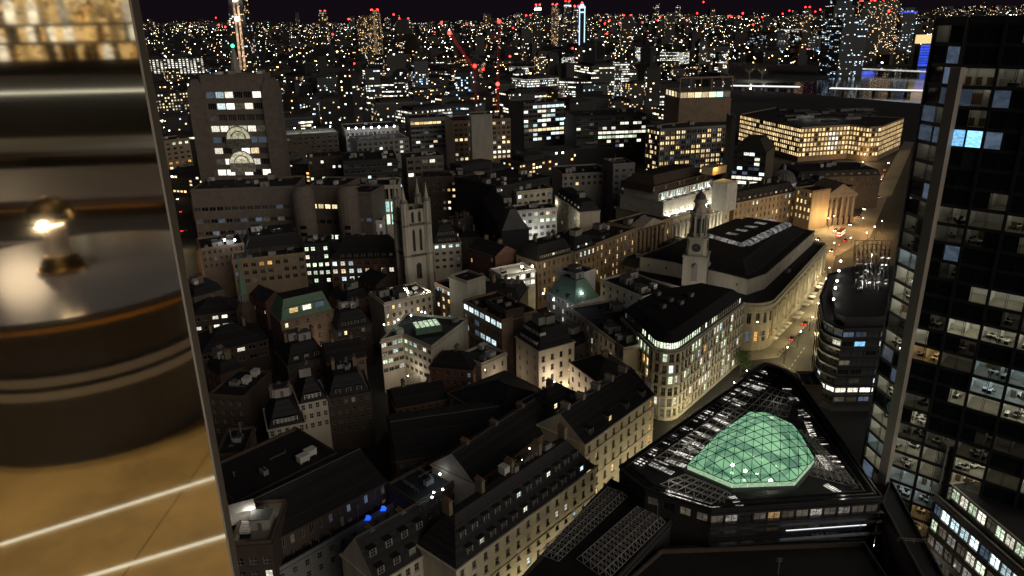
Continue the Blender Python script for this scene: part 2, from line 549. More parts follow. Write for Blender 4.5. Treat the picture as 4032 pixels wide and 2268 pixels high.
def wall_with_windows(mb, root, p, q, z0, z1, spec, rng):
    """one upright wall from p to q with real openings; each window is an object of its own"""
    p, q = np.array(p, float), np.array(q, float)
    Lw = np.linalg.norm(q - p)
    ex = (q - p) / Lw
    n = np.array([ex[1], -ex[0]])

    def pt(s, z, d=0.):
        return (p[0] + ex[0] * s - n[0] * d, p[1] + ex[1] * s - n[1] * d, z)

    def quad(s0, s1, a, b):
        if s1 - s0 > 1e-4 and b - a > 1e-4:
            mb.poly([pt(s0, a), pt(s1, a), pt(s1, b), pt(s0, b)], 0)
    if spec is None:
        quad(0, Lw, z0, z1)
        return
    cols = spec['cols']
    mrg = spec['m']
    pitch = (Lw - 2 * mrg) / cols
    w = min(spec['w'], pitch * .94)
    h = spec['h']
    bands = []
    zt = z1 - spec['top']
    for r in range(spec['rows']):
        a, b = zt - h, zt
        if a < z0 + .1:
            break
        bands.append((a, b, r))
        zt -= spec['fh']
    zc = z1
    ang = math.atan2(ex[1], ex[0])
    rec = spec['rec']
    for a, b, r in bands:
        quad(0, Lw, b, zc)
        sc = 0.
        for c in range(cols):
            x0 = mrg + pitch * (c + .5) - w / 2
            x1 = x0 + w
            quad(sc, x0, a, b)
            sc = x1
            mb.poly([pt(x0, a), pt(x0, a, rec), pt(x0, b, rec), pt(x0, b)], 0)
            mb.poly([pt(x1, a, rec), pt(x1, a), pt(x1, b), pt(x1, b, rec)], 0)
            mb.poly([pt(x0, b, rec), pt(x1, b, rec), pt(x1, b), pt(x0, b)], 0)
            mb.poly([pt(x0, a), pt(x1, a), pt(x1, a, rec), pt(x0, a, rec)], 0)
            if (r, c) in spec['on']:
                pane = spec['on'][(r, c)]
            elif (r, -1) in spec['on']:
                pane = spec['on'][(r, -1)] if rng.random() < .85 else 'dim'
            elif rng.random() < spec['lit']:
                pane = rng.choice(PAL[spec['pal']])
            elif rng.random() < spec['dimp']:
                pane = rng.choice(['dim', 'dimblue', 'offgrey'])
            else:
                pane = 'off' if rng.random() < .7 else 'offgrey'
            cx, cy, _ = pt((x0 + x1) / 2, 0, rec)
            link('window', window_mesh(w, h, pane, spec['st'], spec['frame']), root, (cx, cy, (a + b) / 2), ang)
            if spec['sill']:
                mb.poly([pt(x0 - .15, a - .02, -.18), pt(x1 + .15, a - .02, -.18), pt(x1 + .15, a - .02, 0), pt(x0 - .15, a - .02, 0)], 0)
                mb.poly([pt(x0 - .15, a - .22, -.18), pt(x1 + .15, a - .22, -.18), pt(x1 + .15, a - .02, -.18), pt(x0 - .15, a - .02, -.18)], 0)
        quad(sc, Lw, a, b)
        zc = a
    quad(0, Lw, z0, zc)


def band(poly, z0, z1, out):
    """a projecting course running round a footprint"""
    mb = MB()
    o = inset(poly, -out)
    n = len(poly)
    for k in range(n):
        j = (k + 1) % n
        a, b, c, d = o[k], o[j], poly[j], poly[k]
        mb.poly([(*a, z0), (*b, z0), (*b, z1), (*a, z1)])
        mb.poly([(*a, z1), (*b, z1), (*c, z1), (*d, z1)])
        mb.poly([(*d, z0), (*c, z0), (*b, z0), (*a, z0)])
    return mb


SHARED = {}


def shared(key, fn):
    if key not in SHARED:
        SHARED[key] = fn()
    return SHARED[key]


def m_chimney():
    b = MB()
    b.box(-1.1, 1.1, -.5, .5, 0, 3.2, 0)
    b.box(-1.25, 1.25, -.62, .62, 3.2, 3.5, 0)
    for k in range(4):
        b.cyl(-.8 + k * .53, 0, .17, .14, 3.5, 4.2, 8, 1)
    return b.mesh('chimney', ['stockbrick', 'clay'])


def m_chimney_white():
    b = MB()
    b.box(-1.3, 1.3, -.55, .55, 0, 4.0, 0)
    b.box(-1.45, 1.45, -.68, .68, 4.0, 4.3, 0)
    for k in range(5):
        b.cyl(-1 + k * .5, 0, .16, .13, 4.3, 4.9, 8, 1)
    return b.mesh('chimney', ['stone', 'clay'])


def m_ac():
    b = MB()
    b.box(-1.2, 1.2, -.7, .7, .25, 1.6, 0)
    for x in (-1, 1):
        b.box(x * .9 - .1, x * .9 + .1, -.6, .6, 0, .25, 1)
    for x in (-.55, .55):
        b.cyl(x, 0, .42, .42, 1.6, 1.72, 12, 1)
    return b.mesh('air_handler', ['grey', 'metal'])


def m_vent():
    b = MB()
    b.cyl(0, 0, .22, .22, 0, 1.1, 8, 0)
    b.cyl(0, 0, .38, .12, 1.1, 1.4, 8, 0)
    return b.mesh('vent', ['lead'])


def m_lift():
    b = MB()
    b.box(-2.2, 2.2, -1.8, 1.8, 0, 2.8, 0)
    b.box(-2.35, 2.35, -1.95, 1.95, 2.8, 3.0, 1)
    b.box(-.45, .45, -1.86, -1.8, 0, 2.0, 1)
    return b.mesh('lift_housing', ['concrete', 'lead'])


def m_sky():
    b = MB()
    b.box(-1.2, 1.2, -.8, .8, 0, .35, 0)
    b.poly([(-1.2, -.8, .35), (1.2, -.8, .35), (1.2, 0, .9), (-1.2, 0, .9)], 1)
    b.poly([(1.2, .8, .35), (-1.2, .8, .35), (-1.2, 0, .9), (1.2, 0, .9)], 1)
    b.poly([(1.2, -.8, .35), (1.2, .8, .35), (1.2, 0, .9)], 0)
    b.poly([(-1.2, .8, .35), (-1.2, -.8, .35), (-1.2, 0, .9)], 0)
    return b.mesh('skylight', ['lead', 'off'])


def m_dormer(pane, wallm='frame'):
    pane = 'litwhite' if pane == 'white' else pane

    def f():
        b = MB()
        # front at y=0 facing -y, runs back into the slope
        b.box(-.85, -.6, 0, 2.4, 0, 1.9, 0); b.box(.6, .85, 0, 2.4, 0, 1.9, 0)
        b.box(-.6, .6, 0, .2, 0, .2, 0); b.box(-.6, .6, 0, .2, 1.7, 1.9, 0)
        b.poly([(-.6, .14, .2), (.6, .14, .2), (.6, .14, 1.7), (-.6, .14, 1.7)], 1)
        b.box(-.04, .04, .06, .13, .2, 1.7, 0); b.box(-.6, -.04, .06, .13, .9, .98, 0); b.box(.04, .6, .06, .13, .9, .98, 0)
        b.box(-1.0, 1.0, -.12, 2.5, 1.9, 2.05, 2)
        return b.mesh('dormer', [wallm, pane, 'slate'])
    return f


def m_pipes():
    b = MB()
    for y in (-.25, 0, .25):
        b.bar((-2.4, y, .35), (2.4, y, .35), .14)
    for x in (-2, 0, 2):
        b.box(x - .08, x + .08, -.4, .4, 0, .3)
    b.bar((2.4, 0, .35), (2.4, 0, 1.4), .14)
    return b.mesh('pipe_run', ['lead'])


def m_aerial():
    b = MB()
    b.cyl(0, 0, .06, .04, 0, 4.2, 6)
    for z in (3.2, 3.6, 4.0):
        b.bar((-.6, 0, z), (.6, 0, z), .04)
    b.bar((0, -.5, 3.8), (0, .5, 3.8), .04)
    return b.mesh('aerial', ['truss'])


def m_rail():
    b = MB()
    for z in (.55, 1.05):
        b.bar((-3, 0, z), (3, 0, z), .06)
    for x in (-3, -1.5, 0, 1.5, 3):
        b.bar((x, 0, 0), (x, 0, 1.05), .06)
    return b.mesh('handrail', ['truss'])


def m_tank():
    b = MB()
    b.box(-1.4, 1.4, -1., 1., .4, 2., 0); b.box(-1.5, 1.5, -1.1, 1.1, 2., 2.12, 0)
    for x in (-1.1, 1.1):
        b.box(x - .1, x + .1, -.9, .9, 0, .4, 0)
    return b.mesh('water_tank', ['white'])


FOOT = []          # plan outlines already taken


def roof_clutter(root, poly, z, n, rng, org):
    P = np.array([p[:2] for p in poly])
    lo, hi = P.min(0), P.max(0)
    inner = inset(poly, 2.2)
    kinds = [('air_handler', m_ac), ('vent', m_vent), ('skylight', m_sky), ('air_handler', m_ac), ('pipe_run', m_pipes), ('lift_housing', m_lift), ('aerial', m_aerial), ('handrail', m_rail), ('water_tank', m_tank)]
    n = int(n * 2.2 + 1)
    tries = 0
    while n > 0 and tries < 120:
        tries += 1
        q = lo + (hi - lo) * np.array([rng.random(), rng.random()])
        if inpoly(q, inner):
            k, fn = rng.choice(kinds)
            e = np.array(poly[1][:2]) - np.array(poly[0][:2])
            link(k, shared(k, fn), root, (q[0] - org[0], q[1] - org[1], z), math.atan2(e[1], e[0]) + rng.choice((0, math.pi / 2)))
            n -= 1


def inpoly(q, poly):
    c = False
    n = len(poly)
    for i in range(n):
        a, b = poly[i], poly[i - 1]
        if (a[1] > q[1]) != (b[1] > q[1]) and q[0] < (b[0] - a[0]) * (q[1] - a[1]) / (b[1] - a[1]) + a[0]:
            c = not c
    return c


SEED = [100]


def building(name, label, cat, poly, z, walls=None, wall='stone', roof='flat', rh=4., roofm=None, z0=0., cornice=True, courses=(), clutter=3,
             dormers=None, chim=0, group=None, ins=None, top=None, parapet=.9, chimm=None, roofedge=(0,), seed=None):
    """poly: counter-clockwise plan outline, edge 0 faces the viewpoint"""
    SEED[0] += 1
    rng = random.Random(SEED[0] if seed is None else seed)
    poly = [np.array(p[:2], float) for p in poly]
    FOOT.append([tuple(p) for p in poly])
    org = sum(poly) / len(poly)
    root = thing(name, label, cat, (org[0], org[1], z0), group)
    lp = [p - org for p in poly]
    walls = walls or {}
    mb = MB()
    zz = z - z0
    for k in range(len(lp)):
        wall_with_windows(mb, root, lp[k], lp[(k + 1) % len(lp)], 0, zz, walls.get(k), rng)
    mb.build('wall', wall, root)
    roofm = roofm or {'flat': 'felt', 'mansard': 'slate', 'gable': 'slate', 'hip': 'slate'}[roof]
    if cornice:
        band(lp, zz - .45, zz + .05, .35).build('cornice', wall, root)
    for c in courses:
        band(lp, c - z0, c - z0 + .3, .16).build('string_course', wall, root)
    if roof == 'flat':
        ip = inset(lp, .4)
        b = MB()
        n = len(lp)
        for k in range(n):
            j = (k + 1) % n
            b.poly([(*lp[k], zz), (*lp[j], zz), (*lp[j], zz + parapet), (*lp[k], zz + parapet)])
            b.poly([(*ip[j], zz), (*ip[k], zz), (*ip[k], zz + parapet), (*ip[j], zz + parapet)])
            b.poly([(*lp[k], zz + parapet), (*lp[j], zz + parapet), (*ip[j], zz + parapet), (*ip[k], zz + parapet)])
        b.build('parapet', wall, root)
        b = MB()
        b.poly([(*p, zz + .02) for p in ip])
        b.build('roof', roofm, root)
        roof_clutter(root, poly, zz + .02, clutter, rng, org)
    elif roof == 'mansard':
        i = ins if ins is not None else rh * .5
        tp = inset(lp, i)
        b = MB()
        base = inset(lp, .3)
        b.prism(base, zz + .03, tp, zz + rh, 0, True, 1)
        rf = b.build('roof', [roofm, 'felt'], root)
        for e in (roofedge if dormers else ()):
            a, c = lp[e], lp[(e + 1) % len(lp)]
            L = np.linalg.norm(c - a)
            ex = (c - a) / L
            nn = np.array([ex[1], -ex[0]])
            nd, rows, pal = dormers[:3]
            wm = dormers[3] if len(dormers) > 3 else 'frame'
            for r in range(rows):
                zb = zz + .5 + r * 3.0
                ind = .3 + (i - .3) * (zb - zz) / rh
                for k in range(nd):
                    s = i * .6 + (L - i * 1.2) * (k + .5) / nd
                    pane = rng.choice(PAL[pal]) if rng.random() < .22 else 'off'
                    pos = a + ex * s - nn * (ind + .15)
                    o = link('dormer', shared(('dormer', pane, wm), m_dormer(pane, wm)), root, (pos[0], pos[1], zb), math.atan2(ex[1], ex[0]))
        roof_clutter(root, inset(poly, i), zz + rh, clutter, rng, org)
    else:
        a, bq, c, d = lp[:4]
        ml, mr = (a + d) / 2, (bq + c) / 2
        if roof == 'hip':
            u = (mr - ml); Lx = np.linalg.norm(u); u = u / Lx
            s = min(Lx * .4, np.linalg.norm(d - a) * .5)
            ml, mr = ml + u * s, mr - u * s
        b = MB()
        b.poly([(*a, zz), (*bq, zz), (*mr, zz + rh), (*ml, zz + rh)])
        b.poly([(*c, zz), (*d, zz), (*ml, zz + rh), (*mr, zz + rh)])
        b.poly([(*bq, zz), (*c, zz), (*mr, zz + rh)], 0 if roof == 'hip' else 1)
        b.poly([(*d, zz), (*a, zz), (*ml, zz + rh)], 0 if roof == 'hip' else 1)
        b.build('roof', [roofm, wall], root)
        b = MB(); b.bar((*ml, zz + rh), (*mr, zz + rh), .35, .25); b.build('ridge', 'lead', root)
        if dormers:
            nd, rows, pal = dormers[:3]
            wm = dormers[3] if len(dormers) > 3 else 'frame'
            L = np.linalg.norm(bq - a); ex = (bq - a) / L; nn = np.array([ex[1], -ex[0]]); half = np.linalg.norm(d - a) / 2
            for r in range(rows):
                fr = .12 + .38 * r
                for k in range(nd):
                    pos = a + ex * L * (k + .5) / nd - nn * (half * fr)
                    pane = rng.choice(PAL[pal]) if rng.random() < .15 else 'off'
                    link('dormer', shared(('dormer', pane, wm), m_dormer(pane, wm)), root, (pos[0], pos[1], zz + rh * fr - .1), math.atan2(ex[1], ex[0]))
    if chim:
        a, c = lp[3 % len(lp)], lp[2]
        for k in range(chim):
            f = (k + .5) / chim
            q = (lp[0] * .45 + lp[3 % len(lp)] * .55) * (1 - f) + (lp[1] * .45 + lp[2] * .55) * f
            e = lp[1] - lp[0]
            zc = zz + (rh - .3 if roof == 'mansard' else rh * .55 if roof in ('gable', 'hip') else .1)
            key = chimm or 'chimney'
            link('chimney', shared(key, m_chimney_white if chimm else m_chimney), root, (q[0], q[1], zc), math.atan2(e[1], e[0]) + math.pi / 2)
    return root


def box4(A, B, z, depth, skew=0.):
    """plan outline from the two ends of the roof edge seen from the viewpoint"""
    a, b = at(*A, z), at(*B, z)
    e = (b - a) / np.linalg.norm(b - a)
    n = np.array([-e[1], e[0]])
    d = n * depth + e * skew
    return [a, b, b + d, a + d]


def add_tier(root, poly, z0, z1, walls=None, wall='stone', roofm='felt', rng=None, cornice=.3, slope=0., name='upper_wall'):
    """a further storey standing on a building already begun"""
    rng = rng or random.Random(len(FOOT) * 7 + int(z0 * 3))
    ox, oy, oz = root.location
    lp = [np.array(p[:2], float) - np.array([ox, oy]) for p in poly]
    mb = MB()
    if slope:
        mb.prism(lp, z0 - oz, inset(lp, slope), z1 - oz, 0, True, 1)
        mb.build(name, [wall, roofm], root)
        return
    for k in range(len(lp)):
        wall_with_windows(mb, root, lp[k], lp[(k + 1) % len(lp)], z0 - oz, z1 - oz, (walls or {}).get(k), rng)
    mb.build(name, wall, root)
    b = MB(); b.poly([(*p, z1 - oz) for p in lp]); b.build('upper_roof', roofm, root)
    if cornice:
        band(lp, z1 - oz - .35, z1 - oz + .06, cornice).build('cornice', wall, root)


def arc(p, q, bulge, n):
    """points of a curve from p to q swelling to the right of the direction of travel"""
    p, q = np.array(p, float), np.array(q, float)
    e = q - p
    nn = np.array([e[1], -e[0]])
    return [p + e * t + nn * bulge * 4 * t * (1 - t) for t in np.linspace(0, 1, n)]


def street_lamp(x, y, h=7., energy=500, col=(1, .80, .45), rz=0., label=None, mat='lamp', r=.22, z=0.):
    o = thing('street_lamp', label or 'tall street lamp post shining warm light onto the pavement', 'lamp', (x, y, z), 'street lamps along the streets')
    b = MB()
    b.cyl(0, 0, .14, .07, 0, h, 8); b.cyl(0, 0, .2, .2, 0, .9, 8)
    b.bar((0, 0, h), (math.cos(rz) * .9, math.sin(rz) * .9, h + .15), .08)
    b.build('post', 'metal', o)
    b = MB(); b.sphere((math.cos(rz) * .9, math.sin(rz) * .9, h), .26, 8, 5, 0, .6)
    b.build('lamp_head', mat, o)
    point(o, (math.cos(rz) * .9, math.sin(rz) * .9, h - .4), energy, col, r)
    return o


def floodlight(loc, energy, col=(.85, .93, 1), label=None, mat='lampcool', size=.3, spot=None, direction=None, group='bright floodlights on the rooftops'):
    o = thing('floodlight', label or 'small bright floodlight on a short bracket above a dark roof', 'floodlight', loc, group)
    b = MB(); b.sphere((0, 0, 0), size, 8, 5); b.build('lamp_head', mat, o)
    b = MB(); b.cyl(0, 0, .06, .06, -1.6, -size * .8, 6); b.build('bracket', 'metal', o)
    if energy:
        point(o, (0, 0, .1 if direction is not None else size + .35), energy, col, .2, spot=spot, direction=direction)
    return o


def truss_mesh(quad, z, nx, ny, hgt, w):
    """double-layer space frame over a quadrilateral (world plan points)"""
    A, B, C, D = [np.array(q, float) for q in quad]
    b = MB()

    def g(i, j):
        s, t = i / nx, j / ny
        p = A * (1 - s) * (1 - t) + B * s * (1 - t) + C * s * t + D * (1 - s) * t
        return (p[0], p[1], z)

    def u(i, j):
        s, t = (i + .5) / nx, (j + .5) / ny
        p = A * (1 - s) * (1 - t) + B * s * (1 - t) + C * s * t + D * (1 - s) * t
        return (p[0], p[1], z + hgt)
    for i in range(nx + 1):
        for j in range(ny + 1):
            if i < nx: b.bar(g(i, j), g(i + 1, j), w)
            if j < ny: b.bar(g(i, j), g(i, j + 1), w)
    for i in range(nx):
        for j in range(ny):
            c = u(i, j)
            for a in ((i, j), (i + 1, j), (i, j + 1), (i + 1, j + 1)):
                b.bar(g(*a), c, w * .8)
            if i + 1 < nx: b.bar(c, u(i + 1, j), w)
            if j + 1 < ny: b.bar(c, u(i, j + 1), w)
    return b


def clip_poly(sub, clip):
    """part of polygon sub inside the convex counter-clockwise polygon clip"""
    out = [np.array(p, float) for p in sub]
    n = len(clip)
    for i in range(n):
        a, b = np.array(clip[i]), np.array(clip[(i + 1) % n])
        e = b - a
        inp, out = out, []
        if not inp:
            return []
        for k in range(len(inp)):
            p, q = inp[k - 1], inp[k]
            dp = e[0] * (p[1] - a[1]) - e[1] * (p[0] - a[0])
            dq = e[0] * (q[1] - a[1]) - e[1] * (q[0] - a[0])
            if dq >= 0:
                if dp < 0:
                    out.append(p + (q - p) * dp / (dp - dq))
                out.append(q)
            elif dp >= 0:
                out.append(p + (q - p) * dp / (dp - dq))
    return out


# ================================================================== THE GROUND, STREETS AND RIVER
def flat(name, pts, z, mat, kind='structure'):
    b = MB(); b.poly([(p[0], p[1], z) for p in pts])
    o = b.build(name, mat)
    o['kind'] = kind
    return o


flat('ground', [(-14000, -200), (14000, -200), (14000, 16000), (-14000, 16000)], 0, 'ground')
flat('road', [(86, 214), (108, 226), (178, 345), (212, 400), (260, 470), (236, 492), (190, 452), (166, 400), (150, 372), (97, 268)], .02, 'asphalt')
flat('road', [(190, 452), (236, 492), (420, 800), (396, 812), (322, 690), (218, 520)], .028, 'asphalt')
flat('road', [(-176, 300), (-166, 300), (-205, 470), (-224, 470)], .02, 'asphalt')
flat('plaza', [at(3140, 1015), at(3300, 1005), at(3425, 935), at(3500, 760), at(3440, 765), at(3385, 850), at(3230, 885), at(3140, 905)], .036, 'paving')
flat('avenue', [at(3425, 800), at(3510, 770), at(3600, 560), at(3560, 556)], .044, 'paving')
# the pavement beside the exchange: a raised slab with a kerb
b = MB()
pv = [at(2945, 1420), at(3066, 1408), at(3148, 1309), at(3215, 1258), at(3262, 1130), at(3300, 960), at(3230, 960), at(3190, 1080), at(3060, 1240), at(2940, 1330)]
b.prism(pv, 0, pv, .14)
pvo = b.build('pavement', 'paving'); pvo['kind'] = 'structure'
b = MB(); pk = [at(2980, 1640), at(3090, 1700), at(3185, 1560), at(3165, 1530), at(3060, 1640)]
# worn lane markings on the road
b = MB()
for k in range(7):
    p0, p1 = at(3103, 1460), at(3195, 1330)
    d = p1 - p0; L = np.linalg.norm(d); d /= L
    a = p0 + d * (k * 4.6 - 4); c = a + d * 2.4; s = np.array([-d[1], d[0]]) * .09
    b.poly([(*(a - s), .03), (*(c - s), .03), (*(c + s), .03), (*(a + s), .03)])
mk = b.build('lane_marking', 'paint'); mk['kind'] = 'structure'
river = flat('river', [at(2870, 345), at(3760, 420), at(3900, 300), at(3760, 262), at(3470, 268), at(3330, 300), at(3180, 322), at(2900, 330)], .04, 'off')
mw = bpy.data.materials.new('water'); tw, bw = nodes(mw)
bw.inputs['Base Color'].default_value = (.006, .008, .012, 1); bw.inputs['Roughness'].default_value = .12
nzw = tw.nodes.new("ShaderNodeTexNoise"); nzw.inputs['Scale'].default_value = .12
tcw = tw.nodes.new("ShaderNodeTexCoord"); tw.links.new(tcw.outputs['Object'], nzw.inputs['Vector'])
bpw = tw.nodes.new("ShaderNodeBump"); bpw.inputs['Strength'].default_value = .25; tw.links.new(nzw.outputs[0], bpw.inputs['Height'])
tw.links.new(bpw.outputs[0], bw.inputs['Normal']); MATS['water'] = mw
river.data.materials[0] = mw

# ================================================================== HALL WITH THE GREEN GLASS DOME
Zh = 33.
hp = [at(2800, 2015, Zh), at(3468, 1968, Zh), at(3145, 1510, Zh), at(3079, 1464, Zh), at(3013, 1443, Zh), at(2440, 1850, Zh), at(2540, 1935, Zh)]
hall = building('banking_hall', 'triangular dark hall carrying a glowing green glass dome among roof lattices', 'hall', hp, Zh,
                {0: W(1, 12, 2.7, 2.4, 3.0, 1.2, .9, 'dim', 'strip', frame='darkframe', on={(0, 4): 'amberdim', (0, 1): 'ceilpale', (0, 7): 'ceilpale', (0, 9): 'ceilpale'}), 6: W(1, 4, 2.4, 2., 3., 1, .5, 'dim', 'strip', frame='darkframe'),
                 5: W(1, 3, 1.6, 1.8, 3., 1, .0, 'dim')}, wall='dark', clutter=0, cornice=False, parapet=.5)
ho = np.array(hall.location)


def loc(p, z):
    return (p[0] - ho[0], p[1] - ho[1], z)


# rim pipes round the roof
b = MB()
for off, zz in ((-.1, 33.75), (.9, 33.9), (2.6, 33.5)):
    ip = inset(hp, off)
    for k in range(len(ip)):
        b.bar(loc(ip[k], zz), loc(ip[(k + 1) % len(ip)], zz), .38)
b.build('rim_pipe', 'metal', hall)
b = MB()
ip = inset(hp, -.5)
for k in (2, 3, 4):
    b.bar(loc(ip[k], 33.5), loc(ip[(k + 1) % 7] if k < 4 else ip[4] * .82 + ip[5] * .18, 33.5), 1.5, .8)
b.build('coping', 'stone', hall)
dome_px = [(2705, 1848), (2882, 1922), (3127, 1913), (3205, 1823), (3149, 1724), (3118, 1686), (3019, 1640), (2950, 1637), (2826, 1724)]
dp = [at(*q, 34.) for q in dome_px]
mdg = bpy.data.materials.new('domeglass')
td, bd = nodes(mdg)
bd.inputs['Base Color'].default_value = (.06, .16, .10, 1)
bd.inputs['Roughness'].default_value = .2
nzd = td.nodes.new("ShaderNodeTexNoise"); nzd.inputs['Scale'].default_value = .11; nzd.inputs['Detail'].default_value = 3
ged = td.nodes.new("ShaderNodeNewGeometry"); td.links.new(ged.outputs['Position'], nzd.inputs['Vector'])
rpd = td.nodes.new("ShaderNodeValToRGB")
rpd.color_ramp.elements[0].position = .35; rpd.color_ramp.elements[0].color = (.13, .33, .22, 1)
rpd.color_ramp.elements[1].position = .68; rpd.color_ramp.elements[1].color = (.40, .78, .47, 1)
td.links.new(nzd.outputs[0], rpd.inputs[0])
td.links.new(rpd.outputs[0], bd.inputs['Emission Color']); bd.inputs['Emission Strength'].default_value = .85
trd = td.nodes.new("ShaderNodeBsdfTransparent"); trd.inputs[0].default_value = (.62, .95, .70, 1)
mxd = td.nodes.new("ShaderNodeMixShader"); mxd.inputs[0].default_value = .42
td.links.new(bd.outputs[0], mxd.inputs[1]); td.links.new(trd.outputs[0], mxd.inputs[2])
td.links.new(mxd.outputs[0], td.nodes["Material Output"].inputs[0])
MATS['domeglass'] = mdg
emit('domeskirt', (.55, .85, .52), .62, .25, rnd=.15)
DP = [np.array(p) for p in dp]


def dome_z(p):
    d = 1e9
    n = len(DP)
    for i in range(n):
        a, c = DP[i], DP[(i + 1) % n]
        e = (c - a) / np.linalg.norm(c - a)
        d = min(d, abs(e[0] * (p[1] - a[1]) - e[1] * (p[0] - a[0])))
    t = min(1., d / 13.)
    return 35.2 + 2.0 * (1 - (1 - t) ** 2)


dome = link('glass_dome', None, hall)
tag(dome, 'glowing green glass dome of triangular panes', None)
ang = math.radians(24)
ca, sa = math.cos(ang), math.sin(ang)
cen = sum(DP) / len(DP)
CELL = 2.75
bars = MB()
npane = 0
for i in range(-9, 10):
    for j in range(-9, 10):
        c0 = [(i, j), (i + 1, j), (i + 1, j + 1), (i, j + 1)]
        wp = [cen + CELL * np.array([ca * a - sa * c * 1.05, sa * a + ca * c * 1.05]) for a, c in c0]
        for tri in ((0, 1, 2), (0, 2, 3)):
            cp = clip_poly([wp[k] for k in tri], DP)
            if len(cp) < 3:
                continue
            area = abs(sum(cp[k - 1][0] * cp[k][1] - cp[k][0] * cp[k - 1][1] for k in range(len(cp)))) / 2
            if area < .15:
                continue
            P3 = [loc(p, dome_z(p)) for p in cp]
            mb = MB(); mb.poly(P3)
            mb.build('pane', 'domeglass', dome)
            npane += 1
            for k in range(len(P3)):
                q0, q1 = P3[k - 1], P3[k]
                bars.bar((q0[0], q0[1], q0[2] + .05), (q1[0], q1[1], q1[2] + .05), .12)
bars.build('glazing_bar', 'darkframe', dome)
b = MB()
n = len(DP)
for k in range(n):
    a, c = DP[k], DP[(k + 1) % n]
    m_ = max(1, int(np.linalg.norm(c - a) / 2.8))
    for q in range(m_):
        p0, p1 = a + (c - a) * (q + .04) / m_, a + (c - a) * (q + .96) / m_
        b.poly([loc(p0, 34.05), loc(p1, 34.05), loc(p1, 35.15), loc(p0, 35.15)])
b.build('skirt_glazing', 'domeskirt', dome)
b = MB()
o_ = inset(DP, -.4)
for k in range(n):
    b.bar(loc(o_[k], 33.9), loc(o_[(k + 1) % n], 33.9), .6, .5)
b.build('kerb', 'lead', dome)
for u, v in [(2885, 1828), (2935, 1852), (2982, 1868), (3035, 1890), (2970, 1765), (3003, 1776), (3060, 1800), (3086, 1822)]:
    p = at(u, v, 34.6)
    b = MB(); b.sphere(loc(p, 34.4), .42 if v > 1825 else .2, 8, 5); b.build('lamp', 'lamp', hall)
# added under the glass: self-glowing floor disc, gallery ring and dark bridge
emit('floorglow', (.75, .95, .62), .60, .55, rnd=.1, scale=.25)
b = MB(); b.poly([loc(p, 33.3) for p in inset(DP, .3)]); b.build('glow_floor', 'floorglow', dome)
b = MB(); ipd = inset(DP, 3.2)
for k in range(n):
    b.bar(loc(ipd[k], 34.6), loc(ipd[(k + 1) % n], 34.6), 1.1, .35)
b.build('gallery', 'lead', dome)
b = MB(); b.bar(loc(at(2880, 1745, 34.6), 34.8), loc(at(3150, 1840, 34.6), 34.8), 2.6, .4); b.build('bridge_walk', 'metal', dome)
# light lines on the terrace rail in front
he0, he1 = hp[0], hp[1]
for k, (s0, s1, zz) in enumerate(((.06, .16, 27.6), (.19, .26, 27.6), (.42, .93, 28.2), (.42, .95, 27.7), (.45, .93, 27.2))):
    b = MB(); b.bar(loc(he0 + (he1 - he0) * s0 + [0, -.5], zz), loc(he0 + (he1 - he0) * s1 + [0, -.5], zz), .14); b.build('light_line', 'strip', hall)
b = MB()
for zz in (26.4, 27.0, 29.3, 32.9, 33.4):
    b.bar(loc(he0 + [0, -.7], zz), loc(he1 + [0, -.7], zz), .16)
b.build('rail', 'metal', hall)
# lattices and rooflights round the dome
def tq(*pts, z=33.6):
    return [at(*p, z) - ho[:2] for p in pts]


for q, nx, ny in [([(2560, 1815), (2700, 1840), (2960, 1630), (2880, 1590)], 3, 14), ([(2840, 1600), (3100, 1640), (3130, 1560), (2985, 1500)], 8, 4),
                  ([(3200, 1720), (3340, 1880), (3300, 1890), (3130, 1690)], 9, 3), ([(3190, 1870), (3380, 1920), (3330, 1860), (3200, 1800)], 6, 4),
                  ([(2600, 1905), (2840, 1995), (2880, 1945), (2700, 1870)], 7, 3)]:
    truss_mesh(tq(*q), 33.5, nx, ny, 1.1, .075).build('roof_lattice', 'truss', hall)['kind'] = 'stuff'
emit('rooflight', (1, .94, .82), .85, .85, rnd=.5, scale=1.1)
for u, v in ((2700, 1740), (2860, 1610), (3060, 1560), (3240, 1800), (3330, 1900), (2700, 1930), (2640, 1880)):
    q = at(u, v, 36)
    point(hall, loc(q, 36), 130, (1, .95, .85), .3, 'lattice_fill')  # lights without fixtures, added to brighten the roof lattices
RL = [((2814, 1643), (2894, 1684)), ((2780, 1668), (2870, 1716)), ((2752, 1704), (2826, 1736)), ((2718, 1730), (2790, 1772)), ((2690, 1744), (2745, 1782)),
      ((2660, 1778), (2742, 1808)), ((2860, 1560), (2935, 1590)), ((2900, 1530), (2960, 1556)), ((2560, 1822), (2650, 1862)), ((2940, 1508), (3000, 1530)), ((2620, 1806), (2720, 1842)),
      ((2620, 1930), (2720, 1965)), ((2700, 1960), (2830, 2000)), ((2880, 1950), (2915, 1990)), ((3180, 1660), (3205, 1720)), ((3225, 1790), (3270, 1850)), ((3250, 1905), (3310, 1940)), ((3150, 1610), (3180, 1640))]
for (a, c) in RL:
    p, q = at(*a, 33.3), at(*c, 33.3)
    e = (q - p) / np.linalg.norm(q - p); s = np.array([-e[1], e[0]]) * .8
    b = MB(); b.poly([loc(p - s, 33.16), loc(q - s, 33.16), loc(q + s, 33.16), loc(p + s, 33.16)]); b.build('rooflight', 'rooflight', hall)
    b = MB()
    for k in range(8):
        m_ = p + (q - p) * (k + .5) / 8
        b.bar(loc(m_ - s, 33.22), loc(m_ + s, 33.22), .09)
    b.build('rooflight_bar', 'darkframe', hall)
